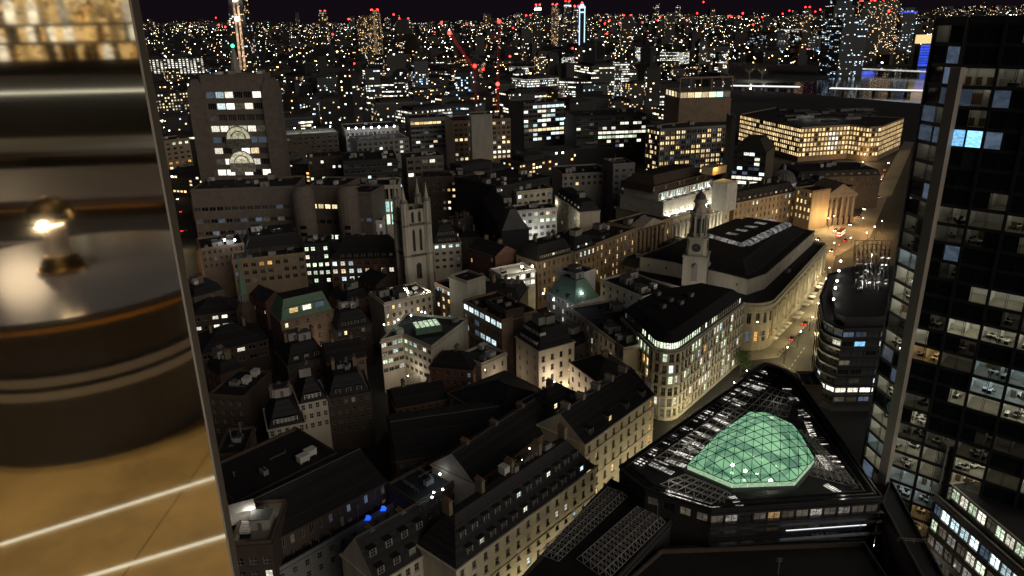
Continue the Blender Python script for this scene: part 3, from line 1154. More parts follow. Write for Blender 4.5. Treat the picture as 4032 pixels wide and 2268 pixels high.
# slats and glazed strips between rim and lattices, down both long flanks
rs = random.Random(31)
for (i0, i1, n_, ins0, ins1, pr) in ((4, 5, 60, 1.2, 3.4, .55), (4, 5, 34, 3.9, 7.6, .5), (1, 2, 46, 3.4, 6.2, .4)):
    a_, c_ = np.array(hp[i0]), np.array(hp[i1])
    e_ = (c_ - a_) / np.linalg.norm(c_ - a_); m_ = np.array([-e_[1], e_[0]])
    for k in range(n_):
        q = a_ + (c_ - a_) * (.05 + .9 * (k + .5) / n_)
        p0, p1 = q + m_ * ins0, q + m_ * (ins0 + (ins1 - ins0) * rs.uniform(.6, 1))
        b = MB(); lit_ = rs.random() < pr
        b.bar(loc(p0, 33.45), loc(p1, 33.55), .34 if lit_ else .16, .12)
        b.build('roof_slat', 'rooflight' if lit_ and rs.random() < .55 else 'truss' if lit_ else 'metal', hall)
for s_ in (.25, .5, .75):
    for z_, d_ in ((30.2, -1.2), (28.6, -2.0)):
        pass
for z_, d_ in ((30.6, .9), (28.9, 1.7), (26.6, 2.6)):
    b = MB(); b.box(-19, 19, -.5, .5, -.18, .0); q = (he0 + he1) / 2 + np.array([0, -d_])
    o = b.build('terrace_step', 'metal', hall, loc(q, z_)); o.rotation_euler = (0, 0, math.atan2(he1[1] - he0[1], he1[0] - he0[0]))
# louvre ladder beside the long flank
for k in range(22):
    f0 = (k + .3) / 22
    a_, c_ = np.array(at(3120, 1545, 33.8)), np.array(at(3405, 1925, 33.8))
    p = a_ + (c_ - a_) * f0
    b = MB(); b.bar(loc(p + np.array([-3.0, -.25]), 33.8), loc(p + np.array([-.4, .25]), 33.8), .55, .1)
    b.build('louvre', 'metal', hall)

# ================================================================== NEAR BLOCKS BELOW
fp = [at(2430, 2330, 25), at(3520, 2330, 25), at(3403, 2146, 25), at(2602, 2177, 25)]
fore = building('office_block', 'dark flat stone block with a row of square roof vents below the domed hall', 'building', fp, 25., wall='brown', clutter=0, parapet=1.0)
fo = np.array(fore.location)
for u in (2770, 2875, 2957, 3035, 3112, 3198, 3273):
    p = at(u, 2250, 25)
    b = MB()
    b.box(-1.6, 1.6, -1.4, 1.4, 0, 1.7, 0); b.box(-1.75, 1.75, -1.55, 1.55, 1.7, 1.9, 1); b.box(-1.25, 1.25, -1.46, -1.4, .3, 1.5, 2)
    b.build('roof_vent', ['grey', 'lead', 'dark'], fore, (p[0] - fo[0], p[1] - fo[1], .02))
tp = [at(2602, 2172, 25.2), at(3403, 2141, 25.2), at(3455, 1985, 33), at(2800, 2025, 33)]
ter = building('terrace_block', 'dark narrow terrace between the domed hall and the vented roof', 'building', [at(2610, 2165, 24), at(3400, 2138, 24), hp[1] + [0, -.4], hp[0] + [0, -.4]], 24.,
               wall='dark', clutter=4, cornice=False)

# long roof with space frames
sp_ = [at(2037, 2300, 27), at(2420, 2300, 27), at(2671, 2028, 27), at(2404, 1897, 27)]
strip = building('office_block', 'long dark roof carrying pale steel space frames beside the cream terrace', 'building', sp_, 27., wall='dark', clutter=0)
so = np.array(strip.location)
for q, nx, ny in [([(2379, 2290), (2530, 2110), (2621, 2053), (2509, 2003), (2292, 2190)], 0, 0)]:
    pass
for q, nx, ny in [([(2270, 2200), (2390, 2285), (2621, 2056), (2500, 2000)], 4, 16), ([(2120, 2180), (2200, 2210), (2470, 1955), (2385, 1925)], 3, 18)]:
    truss_mesh([at(*p, 28.2) - so[:2] for p in q], 28.2, nx, ny, 1.3, .075).build('space_frame', 'truss', strip)['kind'] = 'stuff'
for u, v, mat, w_, en, colr in [(2385, 2146, 'litwhite', 2.2, 60, (1, .95, .8)), (2547, 2010, 'gold', 2.6, 110, (1, .68, .25)), (2214, 2248, 'gold', 2.2, 70, (1, .7, .3))]:
    p = at(u, v, 27.5)
    b = MB(); b.box(-w_ * .8, w_ * .8, -w_ / 2, w_ / 2, 0, .7, 0); b.poly([(-w_ * .7, -w_ * .4, .74), (w_ * .7, -w_ * .4, .74), (w_ * .7, w_ * .4, .74), (-w_ * .7, w_ * .4, .74)], 1)
    for k in range(-2, 3):
        b.box(k * w_ * .3 - .05, k * w_ * .3 + .05, -w_ * .45, w_ * .45, .76, .84, 0)
    hh = b.build('roof_hatch', ['lead', mat], strip, (p[0] - so[0], p[1] - so[1], .05)); hh.rotation_euler = (0, 0, .85)
    point(strip, (p[0] - so[0], p[1] - so[1], 2.6), en, colr, .3)

# ================================================================== TERRACES ALONG THE LANE
sash = lambda r, c, lit=.08, pal='warm', **k: W(r, c, 1.15, 2.0, 3.5, 1.1, lit, pal, 'sash', **{**dict(sill=True), **k})
building('terraced_house', 'cream terrace with brown slate mansard and two rows of dormers', 'house', box4((1795, 2244), (2348, 1835), 24, 13), 24,
         {0: sash(6, 14, .12, 'cool'), 1: sash(5, 3)}, 'cream', 'mansard', 8, dormers=(12, 2, 'cool'), chim=5, courses=(15.5,), ins=5.5)
building('terraced_house', 'cream house below slate roof with tall pale chimney stacks by the lane', 'house', box4((2304, 1751), (2578, 1553), 24, 17), 24,
         {0: W(5, 9, 1.25, 2.3, 4.0, 1.3, .06, 'amber', on={(0, 8): 'amber', (1, 8): 'amber', (2, 8): 'amber', (4, 1): 'gold', (3, 8): 'amber'}, sill=True), 1: sash(3, 3)}, 'cream', 'gable', 6.5, dormers=(4, 1, 'warm'), chim=5, courses=(20., 12.), chimm='white_chimney')
building('terraced_house', 'slate roofed house with a white end gable above the dark lane roofs', 'house', box4((1870, 1905), (2190, 1672), 22, 15), 22,
         {0: sash(3, 9, .0)}, 'brownlight', 'gable', 6, chim=3)
building('house', 'small house with blank white gable wall beside pale chimneys', 'house', box4((2160, 1640), (2300, 1560), 24, 12), 24, {}, 'white', 'hip', 5, chim=1, dormers=(2, 1, 'warm'))

# ================================================================== THE ROUNDED CORNER OFFICE
Ze = 26.
eA, eC1, eC2, eB = at(2445, 1253, Ze), at(2572, 1375, Ze), at(2700, 1368, Ze), at(2934, 1195, Ze)
crn = arc(eC1, eC2, .30, 6)
ep = [eA] + crn + [eB, eB + np.array([-15, 12.]), eA + np.array([14, 16.])]
ws = lambda c, **k: W(6, c, 1.95, 3.05, 4.15, .85, pal='office', st='sash', **{**dict(lit=.30, sill=True, rec=.45), **k})
we = {0: ws(10, on={(0, 5): 'green', (0, 6): 'green', (0, 7): 'green', (0, 8): 'green', (1, 7): 'amber', (1, 8): 'warm', (2, 8): 'warm'}, lit=.05), 6: ws(20, on={(0, 2): 'green', (0, 3): 'green', (0, 4): 'green', (1, 6): 'amber', (2, 12): 'green', (2, 13): 'green', (1, 12): 'green', (5, 1): 'warm', (5, 2): 'gold'})}
for k in range(1, 6):
    we[k] = W(6, 1, 1.6, 3.05, 4.15, .85, .2, 'office', 'sash', on={(5, 0): 'dim', (4, 0): 'white' if k in (1, 4) else 'dim'}, sill=True, rec=.45)
corner = building('office_building', 'rounded stone corner office with lit attic band under a black wavy roof', 'building', ep, Ze, we, 'stone', 'flat', clutter=0, courses=(4.6, 8.8, 13., 17.1, 21.3), parapet=.5)
p2 = inset(ep, 1.3)
wb = {k: W(1, c, 1.25, 2.3, 3, .35, .97, 'green', 'plain', frame='frame', rec=.1) for k, c in ((1, 2), (2, 2), (3, 2), (4, 2), (5, 2))}
wb[0] = W(1, 16, 1.2, 2.3, 3, .35, .1, 'green', 'plain', on={(0, k): 'green' for k in (9, 10, 12, 13, 14, 15)}, rec=.1)
wb[6] = W(1, 28, 1.2, 2.3, 3, .35, .15, 'green', 'plain', on={(0, k): 'green' for k in (0, 1, 3, 4, 5, 6, 14, 15)}, rec=.1)
add_tier(corner, p2, Ze + .05, Ze + 3.1, wb, 'stone', 'felt', cornice=.0)
add_tier(corner, inset(ep, .7), Ze + 3.1, Ze + 6.2, None, 'felt', 'felt', slope=3.2, name='wavy_roof')
co = np.array(corner.location)
for u, v in [(2590, 1165), (2640, 1190), (2610, 1215), (2680, 1200), (2720, 1170)]:
    p = at(u, v, Ze + 6.2)
    link('air_handler', shared('air_handler', m_ac), corner, (p[0] - co[0], p[1] - co[1], Ze + 6.2), .8)
# ================================================================== THE EXCHANGE WITH ITS CLOCK TOWER
Zf = 20.
f0, f1, f2, f3 = at(2470, 1085, Zf), at(2935, 1205, Zf), at(3050, 1190, Zf), at(3253, 967, Zf)
back = f3 + (f0 - f1) * .92
fpoly = [f0 + 0, f1 + np.array([-4, 3.])] + arc(f1, f2, .16, 5) + [f3, back]
ne = len(fpoly)
big = lambda c, lit=.1, **k: W(2, c, 1.7, 4.6, 8.2, 3.2, lit, 'gold', 'arch', rec=.6, **k)
fw = {6: big(13, .1, on={(1, 1): 'gold', (1, 0): 'gold', (1, 6): 'gold', (1, 10): 'gold'}), 0: big(8, .0)}
for k in (2, 3, 4, 5):
    fw[k] = big(1, 0, on={(1, 0): 'amber'} if k in (3, 5) else {})
exch = building('exchange_building', 'grand stone exchange with rounded corner and clock tower behind it', 'building', fpoly, Zf, fw, 'stone', 'flat', clutter=0, parapet=1.3, courses=(6.2, 17.2))
xo = np.array(exch.location)
XL = lambda p, z: (p[0] - xo[0], p[1] - xo[1], z)
# pilasters along the street front
for k in range(14):
    q = f2 + (f3 - f2) * k / 13
    e = (f3 - f2) / np.linalg.norm(f3 - f2); nn = np.array([e[1], -e[0]])
    b = MB(); b.cyl(0, 0, .55, .46, 6.5, 16.4, 8); b.box(-.7, .7, -.7, .7, 16.4, 17.2); b.box(-.7, .7, -.7, .7, 5.2, 6.5)
    o = b.build('pilaster', 'stone', exch, XL(q + nn * .15, 0))
    o.rotation_euler = (0, 0, math.atan2(e[1], e[0]))
# attic ring and dark roof
ap = [at(2520, 1010, 27), at(2660, 1033, 27), at(2700, 1015, 27)] + [at(2861, 1078, 27), at(2946, 1100, 27), at(3015, 1078, 27), at(3207, 909, 27)]
bk = ap[-1] + (ap[0] - ap[4]) * .8
ap = [ap[0], ap[1], ap[3], ap[4], ap[5], ap[6], bk]
add_tier(exch, ap, Zf, 27., {0: W(1, 2, 1, 1.2, 4, 3, 0), 2: W(1, 1, 1.1, 1.3, 4, 3, 0), 4: W(1, 16, .9, 2.2, 4, 2, 0, on={(0, 11): 'white', (0, 12): 'white', (0, 14): 'white', (0, 15): 'white', (0, 10): 'white'})}, 'stone', 'felt', cornice=.5)
# hipped dark roof with barrel skylights
rp_ = inset(ap, 3.5)
add_tier(exch, rp_, 27., 31.5, None, 'slate', 'felt', slope=7, name='roof')
emit('skylightglow', (.9, .86, .8), .24, .8, rnd=.3, scale=.5)
for (a, c, r, nseg) in [((2935, 965), (3100, 885), 2.3, 9), ((2790, 930), (2930, 970), 1.6, 5)]:
    p, q = at(*a, 31.5), at(*c, 31.5)
    e = (q - p); L = np.linalg.norm(e); e /= L; nn = np.array([-e[1], e[0]])
    for s in range(nseg):
        b = MB()
        for k in range(6):
            t0, t1 = math.pi * k / 6, math.pi * (k + 1) / 6
            s0, s1 = L * (s + .04) / nseg, L * (s + .96) / nseg
            P_ = lambda t, ss: XL(p + e * ss + nn * (math.cos(t) * r), 31.4 + math.sin(t) * r * .8)
            b.poly([P_(t0, s0), P_(t0, s1), P_(t1, s1), P_(t1, s0)])
        if s in (0, nseg - 1):
            ss = L * (.04 if s == 0 else nseg - .04) / nseg
            b.poly([P_(math.pi * k / 6, ss) for k in range(7)])
        b.build('barrel_skylight', 'skylightglow', exch)
    b = MB()
    for s in range(nseg + 1):
        for k in range(6):
            t0, t1 = math.pi * k / 6, math.pi * (k + 1) / 6
            b.bar(XL(p + e * L * s / nseg + nn * (math.cos(t0) * r * 1.03), 31.45 + math.sin(t0) * r * .83), XL(p + e * L * s / nseg + nn * (math.cos(t1) * r * 1.03), 31.45 + math.sin(t1) * r * .83), .22)
    b.build('skylight_rib', 'lead', exch)
for k in range(5):
    p, q = at(2862 + 37 * k, 918 - 14 * k, 31.5), at(2905 + 37 * k, 925 - 14 * k, 31.5)
    b = MB(); s = np.array([1.2, 1.3]); b.poly([XL(p - s, 31.62), XL(q - s, 31.62), XL(q + s, 31.7), XL(p + s, 31.7)]); b.build('flat_skylight', 'skylightglow', exch)
# clock tower
TB = at(2735, 1118, Zf)
tw_ = link('clock_tower', None, exch, XL(TB, Zf)); tw_.rotation_euler = (0, 0, math.radians(-20))
tag(tw_, 'tiered stone clock tower with domed top', None)
b = MB()
b.box(-5, 5, -5, 5, 0, 13.6); b.box(-5.5, 5.5, -5.5, 5.5, 13.6, 14.3)
for sx in (-1, 1):
    for sy in (-1, 1):
        b.box(sx * 4.6 - .6, sx * 4.6 + .6, sy * 4.6 - .6, sy * 4.6 + .6, 0, 13.3)
b.build('tower_base', 'stone', tw_)
for rz in (0, math.pi / 2):
    b = MB(); b.box(-1.3, 1.3, -.12, -.02, 3, 10); b.sphere((0, -.1, 10), 1.3, 10, 4)
    o = b.build('niche', 'grey', tw_, (0, -5, 0) if rz == 0 else (5, 0, 0)); o.rotation_euler = (0, 0, rz)
b = MB()
c4 = lambda r, ch: [(r, -r + ch), (r, r - ch), (r - ch, r), (-r + ch, r), (-r, r - ch), (-r, -r + ch), (-r + ch, -r), (r - ch, -r)]
b.prism(c4(4.4, 1.2), 14.3, c4(4.1, 1.2), 21.6); b.prism(c4(4.7, 1.3), 21.6, c4(4.7, 1.3), 22.3)
b.build('clock_stage', 'stone', tw_)
for rz, ps in ((0, (0, -4.3, 18)), (math.pi / 2, (4.3, 0, 18))):
    b = MB()
    n_ = 24
    for k in range(n_):
        a0, a1 = 2 * math.pi * k / n_, 2 * math.pi * (k + 1) / n_
        b.poly([(0, -.05, 0), (2.0 * math.cos(a0), -.05, 2.0 * math.sin(a0)), (2.0 * math.cos(a1), -.05, 2.0 * math.sin(a1))], 0)
        for r0, r1 in ((2.0, 2.4),):
            b.poly([(r0 * math.cos(a0), -.25, r0 * math.sin(a0)), (r1 * math.cos(a0), -.25, r1 * math.sin(a0)), (r1 * math.cos(a1), -.25, r1 * math.sin(a1)), (r0 * math.cos(a1), -.25, r0 * math.sin(a1))], 1)
    for k in range(12):
        a0 = 2 * math.pi * k / 12
        b.bar((1.6 * math.cos(a0), -.1, 1.6 * math.sin(a0)), (1.9 * math.cos(a0), -.1, 1.9 * math.sin(a0)), .12, .05, 1)
    b.bar((0, -.12, 0), (.5, -.12, 1.3), .14, .05, 1); b.bar((0, -.12, 0), (-.9, -.12, .3), .16, .05, 1)
    o = b.build('clock_face', ['dark', 'stone'], tw_, ps); o.rotation_euler = (0, 0, rz)
b = MB()
oc = lambda r: [(r * math.cos(math.pi / 8 + k * math.pi / 4), r * math.sin(math.pi / 8 + k * math.pi / 4)) for k in range(8)]
b.prism(oc(3.1), 22.3, oc(3.0), 32.2)
for k in range(8):
    a0 = math.pi / 8 + k * math.pi / 4
    b.cyl(3.5 * math.cos(a0), 3.5 * math.sin(a0), .38, .33, 22.6, 31.6, 8)
b.prism(oc(4.2), 32.2, oc(4.3), 33.0); b.prism(oc(4.1), 22.3, oc(4.1), 22.7)
b.build('belfry', 'stone', tw_)
for k in range(8):
    a0 = k * math.pi / 4
    b = MB(); b.box(-.5, .5, -.05, 0, 24, 30.4); o = b.build('louvre_opening', 'dark', tw_, (2.86 * math.cos(a0), 2.86 * math.sin(a0), 0)); o.rotation_euler = (0, 0, a0 + math.pi / 2)
b = MB(); b.prism(oc(3.2), 33.0, oc(2.5), 35.0); b.cyl(0, 0, 2.3, 2.2, 35, 37.2, 12); b.cyl(0, 0, 3.0, 3.0, 37.2, 37.7, 16); b.cyl(0, 0, 2.5, 2.4, 37.7, 38.6, 16)
b.build('lantern', 'stone', tw_)
b = MB(); b.sphere((0, 0, 38.6), 2.3, 14, 5, 0, 1.15, True); b.cyl(0, 0, .7, .6, 41, 41.7, 8); b.cyl(0, 0, .12, .05, 41.7, 43.5, 6)
b.build('dome', 'lead', tw_)
# parasols set out along the pavement
for k, (u, v) in enumerate([(3046, 1326), (3058, 1309), (3072, 1296), (3088, 1281), (3100, 1268), (3135, 1244), (3148, 1228), (3172, 1194), (3187, 1182), (3196, 1163), (3203, 1150), (3221, 1125), (3231, 1111)]):
    p = at(u, v, 2.6)
    o = thing('parasol', 'square white cafe parasol on the pavement beside the exchange', 'parasol', (p[0], p[1], .14), 'white parasols along the exchange pavement', .9)
    b = MB(); b.cyl(0, 0, .04, .04, 0, 2.6, 6); b.cyl(0, 0, .35, .3, 0, .1, 8); b.build('pole', 'metal', o)
    b = MB()
    s = 1.7
    cs = [(-s, -s), (s, -s), (s, s), (-s, s)]
    for i in range(4):
        a, c = cs[i], cs[(i + 1) % 4]
        b.poly([(*a, 2.1), (*c, 2.1), (0, 0, 2.75)]); b.poly([(*a, 1.85), (*c, 1.85), (*c, 2.1), (*a, 2.1)])
    b.build('canopy', 'canvas', o)

# ================================================================== DARK ROUNDED OFFICE ACROSS THE STREET
Zg = 31.
g0, g1, g2, g3 = at(3470, 1298, Zg), at(3320, 1300, Zg), at(3245, 1245, Zg), at(3235, 1170, Zg)
gfar = g3 + np.array([14, 26.])
left = [g3, g2]
gp = [gfar] + [g3] + arc(g2 + 0, g1 + 0, .18, 5) + [g0, g0 + np.array([22, 6.]), g0 + np.array([40, 50.]), gfar + np.array([22, 8.])]
gw = {}
for k in range(len(gp) - 3):
    Lk = np.linalg.norm(np.array(gp[(k + 1) % len(gp)]) - np.array(gp[k]))
    c = max(1, int(Lk / 3.4))
    on = {(6, j): 'white' for j in range(c)} if 2 <= k <= 7 else {}
    gw[k] = W(8, c, Lk / c * .88, 1.9, 3.5, .8, .05, 'cool', 'strip', on=on, frame='darkframe', rec=.2, dimp=.30)
    if k >= 3:
        for j in range(c):
            gw[k]['on'][(0, j)] = 'dimblue' if (j + k) % 4 else 'offgrey'
        if k == 6:
            gw[k]['on'][(1, 1)] = 'blue'
dk = building('office_building', 'black rounded office with stacked curved floor bands facing the exchange', 'building', gp, Zg, gw, 'dark', 'flat', clutter=0, cornice=False, parapet=.6)
do = np.array(dk.location)
for k in range(9):
    band([np.array(p) - do[:2] for p in gp], Zg - 3.5 * k - .45, Zg - 3.5 * k + .35, .8).build('sunshade', 'metal', dk)
# roof deck, its lit cage and lamp row
gi = inset(gp, 3.2)
add_tier(dk, gi, Zg, Zg + 3.4, None, 'metal', 'felt', cornice=0)
for (u, v) in [(3310, 1030), (3303, 1068), (3296, 1108), (3289, 1136), (3282, 1180)]:
    p = at(u, v, Zg + 4.6)
    floodlight((p[0], p[1], Zg + 4.8), 160, (1, .97, .9), 'white roof lamp in the row along the black rounded office roof', 'lamp', .38, group='lamps along the black office roof')
cg = [at(3365, 1145, Zg + 3.5), at(3490, 1150, Zg + 3.5), at(3500, 985, Zg + 3.5), at(3360, 985, Zg + 3.5)]
cl = [np.array(p) - do[:2] for p in cg]
cage = MB()
for i in range(9):
    for zz in (0, 2.2, 4.4):
        a = cl[0] * (1 - i / 8) + cl[1] * i / 8; c = cl[3] * (1 - i / 8) + cl[2] * i / 8
        cage.bar((*a, Zg + 3.5 + zz), (*c, Zg + 3.5 + zz), .22)
        a2 = cl[0] * (1 - i / 8) + cl[3] * i / 8; c2 = cl[1] * (1 - i / 8) + cl[2] * i / 8
        if zz > 4: cage.bar((*a2, Zg + 3.5 + zz), (*c2, Zg + 3.5 + zz), .16)
    a = cl[0] * (1 - i / 8) + cl[1] * i / 8
    cage.bar((*a, Zg + 3.4), (*a, Zg + 8), .2)
cage.build('plant_cage', 'metal', dk)
rg = random.Random(5)
for k in range(26):
    s, t = rg.random(), rg.random()
    p = cl[0] * (1 - s) * (1 - t) + cl[1] * s * (1 - t) + cl[2] * s * t + cl[3] * (1 - s) * t
    b = MB(); wv = rg.uniform(.3, 1.1); b.box(-wv, wv, -.25, .25, 0, .35)
    b.build('plant_light', rg.choice(['rooflight', 'dim', 'litwhite', 'rooflight']), dk, (p[0], p[1], Zg + 3.6 + rg.random() * 2.5)).rotation_euler = (0, 0, .5)
for s, t in ((.3, .3), (.7, .3), (.5, .75)):
    p = cl[0] * (1 - s) * (1 - t) + cl[1] * s * (1 - t) + cl[2] * s * t + cl[3] * (1 - s) * t
    point(dk, (p[0], p[1], Zg + 6), 420, (1, .95, .85), .3)

# ================================================================== GLASS TOWER WITH THE PALE FIN
FIN = np.array([84.4, 142.2])
dm = np.array([math.cos(math.radians(-44)), math.sin(math.radians(-44))])      # long face, towards the viewer
dl = np.array([math.cos(math.radians(97)), math.sin(math.radians(97))])        # short face, away
FH, NF, ZT0 = 3.75, 34, 1.2
ZT1 = ZT0 + FH * NF
BAY = 6.1
tp_ = [FIN + dl * 8.6, FIN, FIN + dm * BAY * 6, FIN + dm * BAY * 6 + np.array([24, 22.]), FIN + dl * 8.6 + np.array([26, 20.])]
tower = thing('office_tower', 'tall dark glass office tower with a pale vertical fin on its corner', 'tower', (FIN[0], FIN[1], 0))
FOOT.append([tuple(p) for p in tp_])
TL = lambda p, z: (p[0] - FIN[0], p[1] - FIN[1], z)
b = MB()
core = inset(tp_, 7.)
b.prism([p - FIN for p in core], 0, [p - FIN for p in core], ZT1 - .5)
b.build('core', 'dark', tower)
for k in range(NF + 1):
    b = MB()
    sl = [p - FIN for p in inset(tp_, .25)]
    z = ZT0 + FH * k
    b.prism(sl, z - .22, sl, z + .22); b.poly([(*p, z - .22) for p in sl[::-1]])
    b.build('floor_slab', 'lead', tower)


def desk():
    b = MB()
    b.box(-.8, .8, -.4, .4, .70, .75, 0)
    for x in (-.75, .75):
        b.box(x - .03, x + .03, -.38, .38, 0, .7, 1)
    b.box(-.3, .3, .1, .14, .8, 1.2, 1)
    b.box(-.25, .25, -.95, -.5, .42, .5, 1); b.box(-.25, .25, -1.0, -.95, .5, 1.0, 1); b.box(-.03, .03, -.75, -.7, 0, .42, 1)
    return b.mesh('desk', ['paint', 'dark'])


MDESK = desk()
RC = {}


def room(width, mat, var=0, depth=6.0):
    key = (round(width, 2), mat, var)
    if key not in RC:
        hgt = FH - .46
        b = MB()
        w = width / 2
        b.poly([(-w, 0, 0), (w, 0, 0), (w, depth, 0), (-w, depth, 0)], 0)
        b.poly([(-w, depth, 0), (w, depth, 0), (w, depth, hgt), (-w, depth, hgt)], 1)
        b.poly([(-w, 0, 0), (-w, depth, 0), (-w, depth, hgt), (-w, 0, hgt)], 1)
        b.poly([(w, depth, 0), (w, 0, 0), (w, 0, hgt), (w, depth, hgt)], 1)
        b.poly([(-w, depth, hgt), (w, depth, hgt), (w, 0, hgt), (-w, 0, hgt)], 2)
        var = key[2]
        if var == 1:
            b.box(-.05, .05, 1.5, depth, 0, hgt, 1); b.box(-w, -.05, 2.8, 2.86, 0, 1.3, 1)
        elif var == 2:
            b.box(-w * .6, w * .6, depth - .8, depth - .2, 0, 2.0, 3); b.box(w * .5, w * .5 + .06, 0, depth, 0, hgt, 1)
        elif var == 3:
            for k in range(3):
                b.box(-w * .8 + k * w * .6, -w * .8 + k * w * .6 + .9, 2.4, 3.0, 0, 1.5, 3)
        c = MB()
        if var in (0, 2):
            for x in np.linspace(-w * .7, w * .7, 3):
                c.box(x - .12, x + .12, .6, depth - .6, hgt - .1, hgt - .03)
        else:
            for x in np.linspace(-w * .75, w * .75, 4):
                for y in (1., 2.8, 4.6):
                    c.box(x - .35, x + .35, y - .3, y + .3, hgt - .1, hgt - .03)
        RC[key] = (b.mesh('office_interior', ['paving', 'white', 'white', 'wood']), c.mesh('ceiling_light', [mat]))
    return RC[key]


def tower_face(p, e, nbay, bay, lit, rng, half=True):
    nn = np.array([e[1], -e[0]])
    ang = math.atan2(e[1], e[0])
    for k in range(NF):
        z = ZT0 + FH * k
        for j in range(nbay):
            spec = lit(k, j)
            q = p + e * bay * (j + .5)
            for hh in range(2):
                qq = p + e * bay * (j + .25 + .5 * hh)
                st = spec if not isinstance(spec, tuple) else spec[hh]
                pane = 'tint' if st is None else ('clear' if st.startswith('ceil') else st)
                link('window', window_mesh(bay * .47, FH - .5, pane, 'plain', 'darkframe'), tower, TL(qq, z + FH / 2), ang)
            sts = spec if isinstance(spec, tuple) else (spec, spec)
            if any(s and s.startswith('ceil') for s in sts):
                mat = [s for s in sts if s and s.startswith('ceil')][0]
                r_, c_ = room(bay * .97, mat, rng.randrange(4))
                o = link('office_interior', r_, tower, TL(q - nn * .12, z + .23), ang)
                link('ceiling_light', c_, o)
                for d in range(rng.choice((0, 2, 3, 5))):
                    dd = link('desk', MDESK, o, (rng.uniform(-bay * .38, bay * .38), rng.uniform(1.2, 4.2), 0)); dd.rotation_euler = (0, 0, rng.choice((0, math.pi / 2, math.pi)))
    # mullions between bays
    for j in range(nbay + 1):
        q = p + e * bay * j
        b = MB(); b.box(-.28, .28, -.35, .25, ZT0, ZT1 + 1); o = b.build('mullion', 'darkframe', tower, TL(q, 0)); o.rotation_euler = (0, 0, ang)
    b = MB()
    for k in range(NF + 1):
        b.box(0, bay * nbay, -.12, .1, ZT0 + FH * k - .35, ZT0 + FH * k + .35)
    o = b.build('spandrel', 'darkframe', tower, TL(p, 0)); o.rotation_euler = (0, 0, ang)


CL, CC, CWm = 'ceilinglight', 'ceilingcool', 'ceilingwarm'


def kz(z):
    return int((z - ZT0) / FH)


LM = {kz(77): [None, (None, CL), CL, CL, CL, CL], kz(70): [(None, 'ceildim'), CL, CL, CL, CL, CL], kz(62.5): [CWm, 'ceildim', CC, CC, 'ceildim', None], kz(54.5): [None, (None, CL), CL, CL, CL, None],
      kz(46): ['ceildim', 'ceildim', 'ceildim', None, None, None], kz(42): [CL, CL, CL, 'ceildim', CL, CL], kz(38): [CL, CL, CL, None, None, None], kz(34.5): [CC, CC, CL, None, None, None],
      kz(31): [CC, CC, None, None, None, None], kz(27): ['ceildim', CWm, None, None, None, None], kz(23): [None, CWm, None, None, None, None], kz(19.4): [None, 'ceildim', None, None, None, None], kz(108): ['blue', ('dimblue', None), None, None, None, None],
      kz(114): [('dimblue', 'ceildim'), ('dimblue', None), None, None, None, None], kz(121): ['ceildim', 'ceildim', None, None, None, None], kz(93): [('ceildim', 'ceildim'), ('ceildim', 'ceildim'), 'ceildim', None, None, None],
      kz(88.5): [('ceildim', 'ceildim'), ('ceildim', None), (None, 'ceildim'), None, None, None], kz(97): [None, (None, 'ceildim'), None, None, None, None], kz(84): [(None, 'dimblue'), None, None, 'ceildim', None, None], kz(104): [(None, 'offgrey'), None, None, None, None, None]}
rt = random.Random(3)
tower_face(FIN, dm, 6, BAY, lambda k, j: LM[k][j] if k in LM else rt.choice([None, None, None, (None, 'ceildim'), 'ceildim' if k < 22 else None, (CL, None) if k < 20 else None, CC if k < 16 else None, (None, CL) if k < 16 else None]), rt)
LL = {kz(77): [(CL, CL)], kz(73): [(CL, 'ceildim')], kz(66): [('ceildim', CWm)], kz(82): [(CC, CL)], kz(88): [('ceildim', None)], kz(58): [('dimblue', None)], kz(50): [(CL, CL)], kz(46): [(CL, CL)], kz(42): [(CL, CL)], kz(38): [(CC, 'ceildim')], kz(34): [(CL, 'ceildim')], kz(31): [('dimblue', 'ceildim')],
      kz(108): [('dimblue', 'dimblue')], kz(111): [('dimblue', 'ceildim')], kz(95): [(None, 'dimblue')], kz(92): [(None, 'ceildim')]}
tower_face(FIN + dl * 8.6, -dl, 1, 8.5, lambda k, j: LL[k][0] if k in LL else rt.choice([None, ('ceildim', None), (None, 'dimblue'), (CL, 'ceildim') if k < 20 else None, (CC, CC) if k < 16 else ('ceildim', 'ceildim')]), rt)
b = MB(); b.box(-1.05, .95, -1.3, .2, ZT0, 121); o = b.build('corner_fin', 'fin', tower); o.rotation_euler = (0, 0, math.radians(-60))
tag(o, 'pale vertical fin at the corner of the tower', None)
b = MB(); ct = [p - FIN for p in inset(tp_, -.3)]; b.prism(ct, ZT1, ct, ZT1 + 1.2); b.build('roof', 'metal', tower)
for (a, c) in ((tp_[2], tp_[3]), (tp_[3], tp_[4]), (tp_[4], tp_[0])):
    b = MB(); b.poly([TL(a, 0), TL(c, 0), TL(c, ZT1), TL(a, ZT1)]); b.build('rear_wall', 'darkframe', tower)

